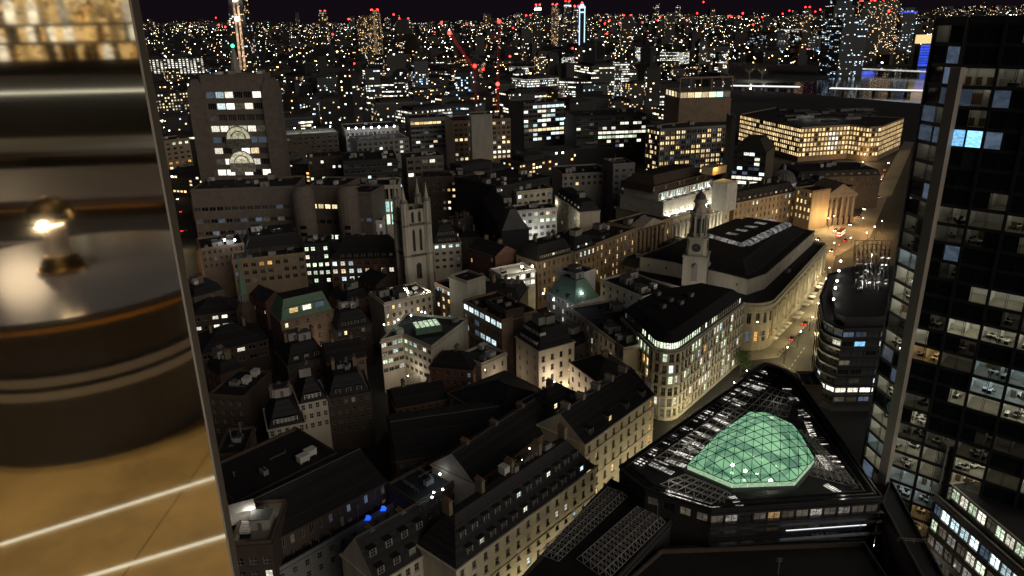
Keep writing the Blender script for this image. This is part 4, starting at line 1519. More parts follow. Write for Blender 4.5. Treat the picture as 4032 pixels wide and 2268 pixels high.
# lower office wing below the tower
pa = np.array([91.6, 135.2]); pe = np.array([.137, -.9906]); pn = np.array([-pe[1], pe[0]])
Zp = 31.
pod_on = {(0, c): ('cool' if c % 5 else 'dimblue') for c in range(0, 15)} | {(1, c): ('green', 'dim', 'ceilpale', 'dim', 'white')[c % 5] for c in range(15)} | {(2, c): ('dim', 'ceilpale', 'dim')[c % 3] for c in range(15)}
pw = W(6, 15, 2.5, 2.6, 4.0, 1.2, .2, 'office', 'cross', on=pod_on, frame='darkframe', rec=.3, dimp=.8)
pod = building('office_wing', 'low glazed office wing with lit window rows below the glass tower', 'building', [pa, pa + pe * 42, pa + pe * 42 + pn * 24, pa + pn * 24], Zp, {0: pw}, 'stone', 'flat', clutter=2, courses=(26.2, 22.2))
pq = pa + pn * 2.2 + pe * 2
add_tier(pod, [pq, pq + pe * 40, pq + pe * 40 + pn * 20, pq + pn * 20], Zp, Zp + 4.2, {0: W(1, 16, 2.3, 2.7, 4, .7, .9, 'green', 'cross', on={(0, 9): 'gold', (0, 4): 'dim', (0, 10): 'gold'}, frame='darkframe')}, 'stone', 'felt', cornice=.5)
b = MB(); b.box(-1.2, 1.2, -1.2, 1.2, 0, 44); b.build('pier', 'concrete', pod, (pa[0] + 1.5 - pod.location.x, pa[1] + .5 - pod.location.y, 0))
# dark stone parapet range between hall and tower
building('stone_block', 'narrow dark stone range squeezed between the hall and the glass tower', 'building', [at(3470, 1990, 30), at(3655, 2330, 30), at(3745, 2330, 30), at(3505, 1900, 30)], 30, {}, 'brown', 'flat', clutter=0)
# paved courtyard terrace
cyp = [at(3400, 2150, 12), at(3520, 2340, 12), at(3640, 2320, 12), at(3540, 2080, 12), at(3440, 2060, 12)]
b = MB(); b.prism(cyp, 0, cyp, 12); cyo = b.build('courtyard', 'paving'); cyo['kind'] = 'structure'
building('stone_block', 'low dark stone pavilion at the foot of the black rounded office', 'building', box4((3165, 1525), (3240, 1528), 22, 10), 22, {}, 'brown', 'flat', clutter=0)

# ================================================================== GOTHIC CHURCH TOWER
cb_ = at(1632, 1130, 16)
ch = thing('church_tower', 'gothic stone church tower with four pinnacled corner turrets', 'church tower', (cb_[0], cb_[1] + 6.5, 0), None, math.radians(28))
b = MB(); hw = 5.4
def wall_arch(b, z0, z1, wz0, wz1, ww, two):
    """four faces with tall openings"""
    for f in range(4):
        c, s = math.cos(f * math.pi / 2), math.sin(f * math.pi / 2)
        R_ = lambda x, y, z: (c * x - s * y, s * x + c * y, z)
        def q(x0, x1, a, d, y=-hw):
            b.poly([R_(x0, y, a), R_(x1, y, a), R_(x1, y, d), R_(x0, y, d)])
        xs = [(-2.3, -2.3 + ww), (2.3 - ww, 2.3)] if two else [(-ww / 2, ww / 2)]
        q(-hw, hw, z0, wz0); q(-hw, hw, wz1, z1)
        cur = -hw
        for x0, x1 in xs:
            q(cur, x0, wz0, wz1); cur = x1
            b.poly([R_(x0, -hw, wz0), R_(x0, -hw + .8, wz0), R_(x0, -hw + .8, wz1), R_(x0, -hw, wz1)])
            b.poly([R_(x1, -hw + .8, wz0), R_(x1, -hw, wz0), R_(x1, -hw, wz1), R_(x1, -hw + .8, wz1)])
            b.poly([R_(x0, -hw + .8, wz0), R_(x1, -hw + .8, wz0), R_(x1, -hw + .8, wz1), R_(x0, -hw + .8, wz1)], 1)
            # pointed head
            m_ = (x0 + x1) / 2
            b.poly([R_(x0, -hw - .01, wz1), R_(x0, -hw - .01, wz1 - 1.2), R_(m_, -hw - .01, wz1)])
            b.poly([R_(m_, -hw - .01, wz1), R_(x1, -hw - .01, wz1 - 1.2), R_(x1, -hw - .01, wz1)])
        q(cur, hw, wz0, wz1)
wall_arch(b, 0, 30.5, 19.5, 27.5, 2.6, False)
wall_arch(b, 31.5, 45, 33, 43.5, 1.3, True)
wall_arch(b, 46, 52.5, 46.5, 51.8, 1.3, True)
b.poly([(-hw, -hw, 46), (hw, -hw, 46), (hw, hw, 46), (-hw, hw, 46)])
b.build('wall', ['stone', 'dark'], ch)
for z0, z1, o_ in ((30.5, 31.5, .55), (45, 46, .5)):
    b = MB(); b.box(-hw - o_, hw + o_, -hw - o_, hw + o_, z0, z1); b.build('cornice', 'lead', ch)
for sx in (-1, 1):
    for sy in (-1, 1):
        t = link('turret', None, ch, (sx * hw, sy * hw, 0))
        b = MB()
        b.prism([(x * 1.75, y * 1.75) for x, y in oc(1.)], 0, [(x * 1.6, y * 1.6) for x, y in oc(1.)], 46)
        b.prism([(x * 1.5, y * 1.5) for x, y in oc(1.)], 46, [(x * 1.35, y * 1.35) for x, y in oc(1.)], 56)
        for k in range(8):
            a0 = math.pi / 8 + k * math.pi / 4
            b.cyl(1.6 * math.cos(a0), 1.6 * math.sin(a0), .2, .16, 31.5, 55.5, 5)
        b.build('shaft', 'stone', t)
        b = MB()
        for zc, rr in ((45.2, 2.0), (55.8, 1.8), (31, 2.1)):
            b.cyl(0, 0, rr, rr, zc, zc + .7, 8, a0=math.pi / 8)
        for k in range(8):
            a0 = k * math.pi / 4; b.box(1.35 * math.cos(a0) - .22, 1.35 * math.cos(a0) + .22, 1.35 * math.sin(a0) - .22, 1.35 * math.sin(a0) + .22, 56.4, 57.3)
        b.build('moulding', 'grey', t)
        b = MB(); b.cyl(0, 0, 1.15, .10, 56.4, 63.6, 8); b.sphere((0, 0, 63.7), .3, 6, 4)
        b.build('pinnacle', 'stone', t)
FOOT.append([(cb_[0] - 7, cb_[1] - 1), (cb_[0] + 7, cb_[1] - 1), (cb_[0] + 7, cb_[1] + 14), (cb_[0] - 7, cb_[1] + 14)])

# small green spire
sb = at(966, 1215, 20)
spi = thing('church_spire', 'slender pale green copper church spire above an octagonal lantern', 'spire', (sb[0], sb[1], 0))
b = MB(); b.cyl(0, 0, 4.2, 4.0, 0, 20, 8); b.cyl(0, 0, 4.0, 1.9, 20, 23.5, 8); b.build('tower', 'brown', spi)
b = MB()
for k in range(8):
    a0 = k * math.pi / 4; b.cyl(1.6 * math.cos(a0), 1.6 * math.sin(a0), .25, .25, 23.5, 26.6, 6)
b.cyl(0, 0, 1.1, 1.1, 23.5, 26.6, 8); b.build('lantern', 'grey', spi)
b = MB(); b.cyl(0, 0, 2.2, 2.2, 26.6, 27.2, 8); b.cyl(0, 0, 1.9, .75, 27.2, 35, 8); b.cyl(0, 0, .75, .05, 35, 44, 8); b.build('spire', 'copper', spi)

# ================================================================== STREET OF OLD BANK BUILDINGS
def S(name, label, A, B, z, depth, walls=None, wall='stone', roof='flat', **k):
    cat = k.pop('cat', 'building')
    return building(name, label, cat, box4(A, B, z, depth, k.pop('skew', 0.)), z, walls, wall, roof, **k)


tall = lambda r, c, lit=.2, pal='gold', **k: W(r, c, 1.2, 2.4, 4.2, 1.4, lit, pal, 'sash', **{**dict(sill=True, rec=.35), **k})
S('bank_building', 'tan stone bank with dark mansard and a line of pale dormers by the exchange', (2117, 1032), (2262, 992), 24, 16, {0: tall(5, 8, .14), 3: tall(4, 4, .05)}, 'tan', 'mansard', rh=7, dormers=(8, 1, 'warm', 'cream'), chim=2, courses=(18.,))
S('bank_building', 'tan stone bank with lit attic windows between mansard and pediment', (2264, 991), (2345, 965), 25, 18, {0: tall(5, 5, .2, on={(0, 1): 'cool', (0, 2): 'cool', (0, 3): 'cool'})}, 'tan', 'mansard', rh=6, dormers=(4, 1, 'cool'), courses=(20.,))
S('bank_building', 'long tan stone bank with lit sash windows on the exchange street', (2347, 964), (2500, 905), 24, 20, {0: tall(5, 10, .42)}, 'tan', 'flat', courses=(19.5, 8.))
r3 = S('bank_building', 'tan stone bank with a triangular pediment and tall columns', (2502, 904), (2646, 862), 24, 20, {0: tall(4, 7, .12, m=1.)}, 'tan', 'flat', courses=(19.5,))
# its pediment and columns
pa_, pb_ = at(2502, 904, 24), at(2646, 862, 24)
ro = np.array(r3.location)
e_ = (pb_ - pa_) / np.linalg.norm(pb_ - pa_); n_ = np.array([e_[1], -e_[0]]); Lq = np.linalg.norm(pb_ - pa_)
b = MB()
for d0, d1 in ((-.6, 1.5),):
    P0 = lambda s, z, d: (pa_[0] + e_[0] * s + n_[0] * d - ro[0], pa_[1] + e_[1] * s + n_[1] * d - ro[1], z)
    b.poly([P0(Lq * .1, 24.1, d1), P0(Lq * .75, 24.1, d1), P0(Lq * .42, 28.3, d1)])
    b.poly([P0(Lq * .1, 24.1, d1), P0(Lq * .42, 28.3, d1), P0(Lq * .42, 28.3, d0 - 6), P0(Lq * .1, 24.1, d0 - 6)])
    b.poly([P0(Lq * .42, 28.3, d1), P0(Lq * .75, 24.1, d1), P0(Lq * .75, 24.1, d0 - 6), P0(Lq * .42, 28.3, d0 - 6)])
b.build('pediment', 'stone', r3)
for k in range(7):
    q = P0(Lq * (.1 + .65 * k / 6), 0, .8)
    b = MB(); b.cyl(0, 0, .75, .6, 7, 22.5, 10); b.box(-.9, .9, -.9, .9, 22.5, 23.6); b.box(-.9, .9, -.9, .9, 5.5, 7); b.build('column', 'tan', r3, q)
# the floodlit head office
Zb = 24.
ba, bb = at(2648, 862, Zb), at(2876, 795, Zb)
be = (bb - ba) / np.linalg.norm(bb - ba); bn = np.array([-be[1], be[0]])
bank = building('bank_building', 'floodlit white stone bank with tall columns and stepped glass attic', 'building', [ba, bb, bb + bn * 42, ba + bn * 42], Zb, {0: W(3, 12, 1.3, 3.0, 5.2, 2.4, .25, 'gold', 'sash', rec=.5, m=1.)}, 'stone', 'flat', clutter=0, parapet=.6, courses=(20.5, 6.))
bo = np.array(bank.location)
BP = lambda s, d, z: (ba[0] + be[0] * s + bn[0] * d - bo[0], ba[1] + be[1] * s + bn[1] * d - bo[1], z)
LB = np.linalg.norm(bb - ba)
for k in range(13):
    s = LB * (.04 + .78 * k / 12)
    b = MB(); b.cyl(0, 0, .8, .66, 6.3, 19.6, 10); b.box(-.95, .95, -.95, .95, 19.6, 20.5); b.build('column', 'white', bank, BP(s, -.9, 0))
    if k < 12:
        q = BP(s + LB * .033, -1.6, 6.8)
        b = MB(); b.box(-.25, .25, -.15, .15, 0, .25); b.build('uplighter', 'lamp', bank, (q[0], q[1], 6.3))
for k in range(6):
    q = BP(LB * (.1 + .13 * k), -2.6, 6.7)
    point(bank, q, 3600, (1, .93, .66), .3, 'uplight')
tq_ = lambda s0, s1, d0, d1: [ba + be * s0 + bn * d0, ba + be * s1 + bn * d0, ba + be * s1 + bn * d1, ba + be * s0 + bn * d1]
add_tier(bank, tq_(-LB * .02, LB * .98, 6, 38), Zb, Zb + 9.0, {0: W(1, 13, .7, 1.4, 4, 6.2, 0)}, 'white', 'felt', cornice=.4)
for k in range(8):
    q = BP(LB * (.04 + .125 * k), 4.2, Zb + .9)
    point(bank, q, 1700, (1, .95, .70), .2, 'uplight')
    b = MB(); b.box(-.25, .25, -.15, .15, 0, .25); b.build('uplighter', 'lamp', bank, (q[0], q[1], Zb + .65))
add_tier(bank, tq_(-LB * .01, LB * .88, 10, 36), Zb + 9, Zb + 13.5, {0: W(1, 22, 1.2, 3.2, 4, .6, .55, 'teal', 'plain', dimp=.9)}, 'white', 'felt', cornice=.3)
add_tier(bank, tq_(-LB * .06, LB * .84, 12, 36), Zb + 13.5, Zb + 17.5, {0: W(1, 24, 1.3, 2.2, 4, .9, .1, 'dim', 'plain')}, 'brown', 'felt', cornice=.3)
add_tier(bank, tq_(0, LB * .8, 14, 36), Zb + 17.5, Zb + 22, None, 'brown', 'felt', slope=4.5, name='roof')
for k in range(7):
    point(bank, BP(LB * (.06 + .13 * k), 8.6, Zb + 9.5), 260, (1, .95, .75), .15, 'uplight')
wb_ = at(2858, 690, Zb + 22)
b = MB(); b.box(-5, 5, -5, 5, 0, 16); b.box(-5.2, 5.2, -5.2, 5.2, 16, 16.6); b.build('stair_tower', 'white', bank, (wb_[0] - bo[0], wb_[1] - bo[1], Zb + 2)).rotation_euler = (0, 0, .7)
b = MB(); b.box(-7, 7, -4, 4, 0, 4.5); o = b.build('plant_screen', 'tan', bank, (*(at(2812, 655, Zb + 24) - bo[:2]), Zb + 20)); o.rotation_euler = (0, 0, .7)
q = at(2820, 650, Zb + 25)
point(bank, (q[0] - bo[0], q[1] - bo[1] - 6, Zb + 24), 2600, (1, .6, .15), .4)
S('stair_tower', 'blank pale concrete stair tower beside a teal lamp', (2533, 700), (2622, 690), 42, 12, {}, 'concrete', 'flat', clutter=0)
S('office_building', 'leaning grey slab with dark glass flank beside the bank', (2415, 650), (2500, 645), 44, 20, {0: W(8, 3, 2.2, 1.6, 4, 3, .05, 'dim')}, 'grey', 'flat')
S('bank_building', 'amber lit stone bank with dormered slate roof past the floodlit bank', (2893, 800), (3135, 752), 22, 18, {0: W(4, 15, 1.25, 2.4, 4.4, 1.2, .2, 'gold', 'sash', on={(0, 13): 'teal', (0, 12): 'teal', (0, 4): 'teal', (0, 5): 'teal'}, sill=True)}, 'tan', 'mansard', rh=6, dormers=(11, 1, 'warm'), chim=4, courses=(17.,))
d37 = S('corner_building', 'amber lit corner building under a small pale dome', (3137, 742), (3200, 757), 25, 16, {0: W(4, 4, 1.4, 2.6, 5, 1, .7, 'gold'), 3: W(4, 4, 1.4, 2.6, 5, 1, .6, 'gold')}, 'tan', 'flat', clutter=0)
p = at(3085, 702, 28)
dm_ = thing('domed_rotunda', 'pale ribbed dome on a floodlit drum behind the amber bank', 'dome', (p[0], p[1], 0))
b = MB(); b.cyl(0, 0, 8.4, 8.4, 0, 26, 20); b.cyl(0, 0, 9, 9, 25, 25.8, 20); b.build('drum', 'stone', dm_)
b = MB(); b.sphere((0, 0, 26), 8.0, 20, 7, 0, .95, True); b.build('dome', 'lead', dm_)
b = MB()
for k in range(20):
    a0 = 2 * math.pi * k / 20
    for q in range(6):
        t0, t1 = q * math.pi / 12, (q + 1) * math.pi / 12
        b.bar((8.1 * math.cos(t0) * math.cos(a0), 8.1 * math.cos(t0) * math.sin(a0), 26 + 7.7 * math.sin(t0)), (8.1 * math.cos(t1) * math.cos(a0), 8.1 * math.cos(t1) * math.sin(a0), 26 + 7.7 * math.sin(t1)), .3)
b.cyl(0, 0, 1.2, 1.0, 33.5, 36, 10); b.cyl(0, 0, 1.2, .1, 36, 38, 10); b.build('dome_rib', 'grey', dm_)
for a0 in (200, 250, 300):
    point(dm_, (11.5 * math.cos(math.radians(a0)), 11.5 * math.sin(math.radians(a0)), 24), 160, (.9, .92, 1), .3)
# mansion with portico
ma, mb__ = at(3205, 762, 23), at(3392, 745, 23)
me_ = (mb__ - ma) / np.linalg.norm(mb__ - ma); mn = np.array([-me_[1], me_[0]])
man = building('mansion', 'classical mansion with a pedimented portico of six columns at the junction', 'building', [ma + mn * 6, mb__ + mn * 6, mb__ + mn * 55, ma + mn * 55], 23, {0: W(3, 11, 1.3, 2.6, 5.5, 1.6, .05, 'gold'), 1: W(3, 10, 1.3, 2.6, 5.5, 1.6, .2, 'gold')}, 'taupe', 'flat', clutter=8, courses=(17.,))
mo = np.array(man.location)
Lm = np.linalg.norm(mb__ - ma)
MP = lambda s, d, z: (ma[0] + me_[0] * s + mn[0] * d - mo[0], ma[1] + me_[1] * s + mn[1] * d - mo[1], z)
b = MB()
b.poly([MP(Lm * .25, -1, 21), MP(Lm * .9, -1, 21), MP(Lm * .575, -1, 28)]); b.poly([MP(Lm * .25, -1, 21), MP(Lm * .575, -1, 28), MP(Lm * .575, 20, 28), MP(Lm * .25, 20, 21)]); b.poly([MP(Lm * .575, -1, 28), MP(Lm * .9, -1, 21), MP(Lm * .9, 20, 21), MP(Lm * .575, 20, 28)])
b.build('pediment', ['taupe'], man)
b = MB()
for s0, s1, z0, z1 in ((.24, .91, 19.4, 21),):
    b.poly([MP(Lm * s0, -1.2, z0), MP(Lm * s1, -1.2, z0), MP(Lm * s1, -1.2, z1), MP(Lm * s0, -1.2, z1)]); b.poly([MP(Lm * s0, -1.2, z1), MP(Lm * s1, -1.2, z1), MP(Lm * s1, 6, z1), MP(Lm * s0, 6, z1)])
b.build('entablature', 'taupe', man)
for k in range(6):
    b = MB(); b.cyl(0, 0, .95, .8, 5, 18.5, 10); b.box(-1.1, 1.1, -1.1, 1.1, 18.5, 19.4); b.box(-1.2, 1.2, -1.2, 1.2, 0, 5); b.build('column', 'taupe', man, MP(Lm * (.28 + .59 * k / 5), .2, 0))
S('office_building', 'dark slate roofed block behind the mansion portico', (3140, 700), (3470, 690), 24, 34, {0: W(2, 16, 1.4, 2., 4, 1.4, .06, 'dim')}, 'brown', 'mansard', rh=4, dormers=(10, 1, 'dim'))
# gold lit headquarters
zb_ = 32.
gpts = [at(2915, 452, zb_), at(3155, 505, zb_), at(3350, 494, zb_), at(3425, 503, zb_), at(3472, 500, zb_), at(3560, 466, zb_)]
gpts += [gpts[-1] + np.array([-40, 30.]), gpts[0] + np.array([60, 60.])]
gwid = {0: W(6, 34, 2.4, 3.0, 4.6, .9, .93, 'gold', 'strip', frame='tan', rec=.3), 1: W(6, 14, 2.6, 3.0, 4.6, .9, .9, 'gold', 'strip', frame='tan', rec=.3, on={(r, c): 'white' for r in (1, 2, 3, 4) for c in (8, 9, 10)}),
        2: W(6, 6, 2.2, 3.0, 4.6, .9, .85, 'gold', 'strip', frame='tan', rec=.3), 3: W(6, 4, 2.4, 3.0, 4.6, .9, .75, 'gold', 'strip', frame='tan', rec=.3), 4: W(6, 30, 2.6, 3.4, 4.6, .7, .97, 'gold', 'strip', frame='tan', rec=.3)}
gold = building('headquarters', 'wide headquarters with every bronze framed window glowing gold', 'building', gpts, zb_, gwid, 'brownlight', 'flat', clutter=0, courses=(27., 18., 9.))
go = np.array(gold.location)
rg = random.Random(9)
for k in range(24):
    p = at(rg.uniform(3080, 3440), rg.uniform(425, 475), zb_ + 1)
    wv = rg.uniform(3, 12)
    b = MB(); b.box(-wv, wv, -2, 2, 0, rg.uniform(1, 3)); b.build('roof_plant', rg.choice(['lead', 'grey', 'dark', 'metal']), gold, (p[0] - go[0], p[1] - go[1], zb_)).rotation_euler = (0, 0, .2)
p = at(3215, 455, zb_ + 2)
for i in range(3):
    point(gold, (p[0] - go[0] + 14 * (i - 1), p[1] - go[1] - 12, zb_ + 6), 1200, (1, .97, .9), .4)

# ================================================================== OLD TOWN BLOCKS, FRONT TO BACK
sw = lambda r, c, lit=.1, pal='mix', **k: W(r, c, 1.2, 1.7, 3.4, 1.1, lit, pal, 'sash', **k)
cw = lambda r, c, lit=.1, pal='mix', **k: W(r, c, 1.9, 1.6, 3.4, 1.1, lit, pal, 'cross', **k)
# bottom of the picture
S('warehouse', 'long dark pitched slate roof with a line of white framed clerestory windows', (1089, 2123), (1522, 1895), 20, 22, {0: W(3, 12, 1.1, 2.4, 4, .9, .0, 'dim', 'strip', dimp=.4), 1: sw(3, 4)}, 'brown', 'gable', rh=5.0)
S('warehouse', 'dull flat felt roof beyond the long pitched slate roof', (930, 1990), (1330, 1790), 22, 20, {0: sw(2, 10, 0)}, 'brown', 'flat', clutter=2)
bt = S('apartment_block', 'brown block with a floodlit roof terrace and white stair box', (905, 2150), (1068, 2140), 24, 15, {0: W(6, 3, 1.6, 2.0, 3.6, 3.5, .0, on={(1, 2): 'white', (4, 1): 'warm'})}, 'brown', 'flat', clutter=1, roofm='paving')
bto = np.array(bt.location)
p = at(935, 1985, 28)
b = MB(); b.box(-3.4, 3.4, -1.8, 1.8, 0, 2.8); b.box(-3.6, 3.6, -2, 2, 2.8, 3.05); b.build('stair_box', 'white', bt, (p[0] - bto[0], p[1] - bto[1], 24)).rotation_euler = (0, 0, .45)
b = MB()
for k in range(7):
    b.box(-1.2, 1.2, k * .35, k * .35 + .2, k * .25, k * .25 + .22)
b.build('steps', 'white', bt, (-2, -4, 24))
p = at(988, 2010, 27)
floodlight((p[0], p[1], 27.5), 420, (1, .95, .8), 'single white lamp lighting a pale roof terrace', 'lamp', .3)
S('warehouse', 'low grey roof with parapet walls and rooftop machines in the alley', (1030, 2290), (1660, 1930), 14, 8, {0: sw(2, 14, 0)}, 'grey', 'flat', clutter=12)
S('terraced_house', 'black slate roof with small white dormers beside the brown mansard terrace', (1480, 2300), (1722, 2150), 22, 13, {0: sash(4, 7)}, 'cream', 'gable', rh=8, dormers=(4, 2, 'dim'), chim=2)
S('warehouse', 'big plain black roof below the brick meeting hall', (1560, 1815), (2010, 1745), 18, 26, {0: sw(2, 10, 0)}, 'brown', 'gable', rh=5)
rt_ = S('restaurant_roof', 'dark roof terrace dotted with blue white lamps', (1640, 1990), (1880, 1850), 19, 12, {0: sw(2, 8, 0)}, 'brown', 'flat', clutter=3)
for u, v, e_n in [(1708, 1939, 90), (1701, 1958, 60), (1743, 1927, 60), (1732, 1867, 90), (1820, 1818, 110), (1898, 1832, 110)]:
    p = at(u, v, 21.5)
    floodlight((p[0], p[1], 21.5), e_n, (.6, .82, 1), 'blue white lamp on the dark roof terrace', 'lampcool', .24, group='lamps on the dark roof terrace')
for u, v in [(1508, 2000), (1447, 2037)]:
    p = at(u, v, 15.5)
    o = thing('tarpaulin', 'small heap of sheeting that itself glows blue on the alley roof', 'sheeting', (p[0], p[1], 15), 'blue glowing sheets on the alley roof')
    b = MB(); b.prism([(-.7, -.6), (.7, -.6), (.8, .6), (-.6, .7)], 0, [(-.3, -.3), (.4, -.3), (.3, .4), (-.4, .3)], .9); b.build('sheet', 'blueglow', o)  # patch of blue light: sheeting glows itself, with an added light above
    point(o, (0, -.3, 2.2), 14, (.1, .2, 1), .1)
for k in range(6):
    p = at(1375 + k * 22, 2190 - 14 * k, 15)
    o = thing('air_conditioner', 'boxy grey air conditioner in the row on the alley roof', 'air conditioner', (p[0], p[1], 14.9), 'air conditioners on the alley roof')
    link('casing', shared('air_handler', m_ac), o).rotation_euler = (0, 0, .8)
for u, v in ((2085, 1770), (2056, 1816)):
    p = at(u, v, 31); floodlight((p[0], p[1], 31.3), 12, (1, .85, .6), 'tiny warm lamp on the terrace roof ridge', 'lamp', .16, group='warm lamps on the terrace roof')
# left middle
S('house', 'white gabled house with black roof and pale window bars', (1055, 1692), (1200, 1662), 18, 14, {0: W(4, 5, 1.2, 1.9, 3.4, .8, .0, frame='white'), 3: sw(3, 3, 0)}, 'cream', 'mansard', rh=7, dormers=(6, 1, 'dim', 'white'), chim=2)
S('house', 'house with cream front and four dormers below a crane arm roof', (1178, 1592), (1290, 1568), 20, 14, {0: W(3, 4, 1.2, 1.8, 3.4, .7, .0, frame='white')}, 'cream', 'mansard', rh=7, dormers=(4, 1, 'dim', 'white'), chim=1)
S('house', 'brown house with one pale lit square dormer window', (1290, 1570), (1460, 1540), 20, 16, {0: sw(4, 6, 0)}, 'brown', 'mansard', rh=6, dormers=(3, 1, 'white'), chim=2)
S('house', 'brick gabled house with a lit four pane window', (1290, 1432), (1440, 1405), 22, 14, {0: cw(3, 4, 0, on={(0, 0): 'green'})}, 'brownlight', 'gable', rh=5, chim=2)
S('house', 'tan roofed house beneath the copper mansard with small dormers', (1130, 1440), (1290, 1400), 20, 14, {0: sw(3, 6, 0)}, 'brown', 'mansard', rh=6, chim=3, dormers=(3, 1, 'dim'))
cop = S('office_building', 'brown fronted house with pale green copper mansard and lit attic windows', (1106, 1269), (1313, 1220), 23, 14, {0: W(4, 5, 1.3, 1.9, 3.7, 1.0, .04, frame='white', rec=.3)}, 'brownlight', 'flat', parapet=.3, clutter=3)
cpoly = box4((1106, 1269), (1313, 1220), 23, 14)
add_tier(cop, inset(cpoly, .3), 23.3, 31, None, 'copper', 'felt', slope=2.6, name='mansard_roof')
cpo = np.array(cop.location); ca_, cb2 = np.array(cpoly[0]), np.array(cpoly[1])
ce = (cb2 - ca_) / np.linalg.norm(cb2 - ca_); cn = np.array([ce[1], -ce[0]])
for f, pn_ in ((.27, 'gold'), (.52, 'white'), (.76, 'dimblue')):
    q = ca_ + ce * np.linalg.norm(cb2 - ca_) * f - cn * 1.0
    link('window', window_mesh(3.6, 2.2, pn_, 'strip', 'frame'), cop, (q[0] - cpo[0], q[1] - cpo[1], 26.4), math.atan2(ce[1], ce[0]))
q = ca_ + ce * np.linalg.norm(cb2 - ca_) * .5 - cn * 1.6
b = MB(); b.box(-8.3, 8.3, -.5, 1.5, -1.5, -1.2); b.box(-8.3, 8.3, -.5, 2.5, 1.2, 1.5); b.box(-8.3, 8.3, -.0, 1.5, -1.2, 1.2); b.build('dormer_box', 'copper', cop, (q[0] - cpo[0], q[1] - cpo[1], 26.4)).rotation_euler = (0, 0, math.atan2(ce[1], ce[0]))
S('house', 'dark mansard house with two amber dormers beside the copper mansard', (1325, 1300), (1463, 1274), 18, 13, {0: sw(3, 6, .15, 'warm')}, 'brown', 'mansard', rh=6, dormers=(4, 1, 'amber'), chim=2)
S('office_building', 'beige office with white plant boxes on its roof below the church tower', (1512, 1200), (1702, 1158), 23, 16, {0: sw(3, 8, .28, 'warm')}, 'cream', 'flat', clutter=9)
S('house', 'low brown house with a lit window strip under the green spire', (754, 1246), (935, 1222), 16, 16, {0: W(2, 5, 2.4, 1.6, 4, 1.2, .35, 'white', 'strip')}, 'brown', 'hip', rh=5, chim=1)
S('house', 'broad brown roof with a bright wide window near the steel column', (790, 1395), (1055, 1335), 14, 20, {0: W(2, 6, 3, 1.7, 4, 1.0, .0, on={(0, 3): 'white'}, st='strip')}, 'brown', 'hip', rh=6, chim=2)
S('house', 'plain brown block standing beside the steel column', (820, 1560), (960, 1570), 22, 18, {0: sw(4, 4, 0)}, 'brown', 'flat')
S('house', 'narrow brown house with one amber slot window by the steel column', (850, 1800), (965, 1790), 20, 14, {0: W(4, 2, 2.4, 1.0, 3.6, 2., 0, on={(1, 0): 'warm'})}, 'brown', 'flat')
# the white angled block with glowing roof plant
v1 = building('office_building', 'white angled office block with a green glowing glass roof box', 'building', [at(1500, 1345, 21), at(1587, 1322, 21), at(1698, 1372, 21), at(1698, 1372, 21) + [12, 26], at(1500, 1345, 21) + [6, 26]], 21,
              {0: cw(4, 4, .3, 'green', on={(0, 2): 'cool', (1, 2): 'cool'}), 1: cw(4, 6, .05, on={(0, 0): 'green', (0, 1): 'green', (1, 0): 'green', (1, 1): 'green', (0, 2): 'teal'})}, 'cream', 'flat', clutter=3)
vo = np.array(v1.location)
p = at(1680, 1285, 22.5)
b = MB(); b.box(-5, 5, -3.5, 3.5, 0, 2.6, 0)
for k in range(5):
    b.box(-4.6 + k * 1.9, -3.2 + k * 1.9, -3, 3, 2.6, 2.75, 1)
b.build('glass_plant_box', ['copper', 'green'], v1, (p[0] - vo[0], p[1] - vo[1], 21)).rotation_euler = (0, 0, .35)
point(v1, (p[0] - vo[0], p[1] - vo[1], 26), 260, (.6, 1, .8), .4)
b = MB(); pr = [at(u, v, 24) for u, v in ((1512, 1285), (1568, 1266), (1618, 1249), (1674, 1235))]
for a, c in zip(pr, pr[1:]):
    for zz in (22.2, 23, 23.8):
        b.bar((*(a - vo[:2]), zz), (*(c - vo[:2]), zz), .07)
    b.bar((*(a - vo[:2]), 21), (*(a - vo[:2]), 24), .09)
b.build('railing', 'truss', v1)
for u, v in ((1512, 1278), (1568, 1259), (1618, 1242), (1660, 1228), (1674, 1231)):
    p = at(u, v, 24.4); floodlight((p[0], p[1], 24.4), 45, (.75, 1, .9), 'pale green lamp on the roof railing', 'lampcool', .26, group='lamps along the roof railing')
# the brown tower and its blue lit wing
S('office_building', 'brown blank sided tower rising in front of a blue lit office wing', (1992, 1232), (2062, 1215), 31, 14, {}, 'brown', 'flat', clutter=1)
S('office_building', 'office wing with one long row of glowing blue white windows', (1823, 1187), (1975, 1268), 28, 16, {0: W(4, 7, 3.3, 2.3, 4.2, .7, 0, 'cool', 'strip', on={**{(0, k): 'cool' for k in range(7)}, (2, 0): 'cool', (2, 3): 'cool', (2, 4): 'cool', (2, 5): 'cool'})}, 'brownlight', 'flat', clutter=8)
S('stair_tower', 'pale stone stair tower beside small blue and yellow windows', (1768, 1090), (1838, 1115), 32, 10, {}, 'stone', 'flat', clutter=0)
S('office_building', 'narrow brown office with blue attic windows next to the church tower', (1712, 1118), (1775, 1146), 25, 12, {0: W(4, 3, 1.7, 1.8, 3.6, .8, .6, 'warm', on={(0, 0): 'blue', (0, 1): 'cool', (0, 2): 'cool', (3, 2): 'blue'})}, 'brownlight', 'flat', clutter=2)
S('office_building', 'dark roofed block with scattered chimneys between blue wing and copper hotel', (1850, 1165), (2045, 1180), 20, 16, {0: sw(3, 8, .05)}, 'brown', 'mansard', rh=4, chim=4, dormers=(3, 1, 'white'))
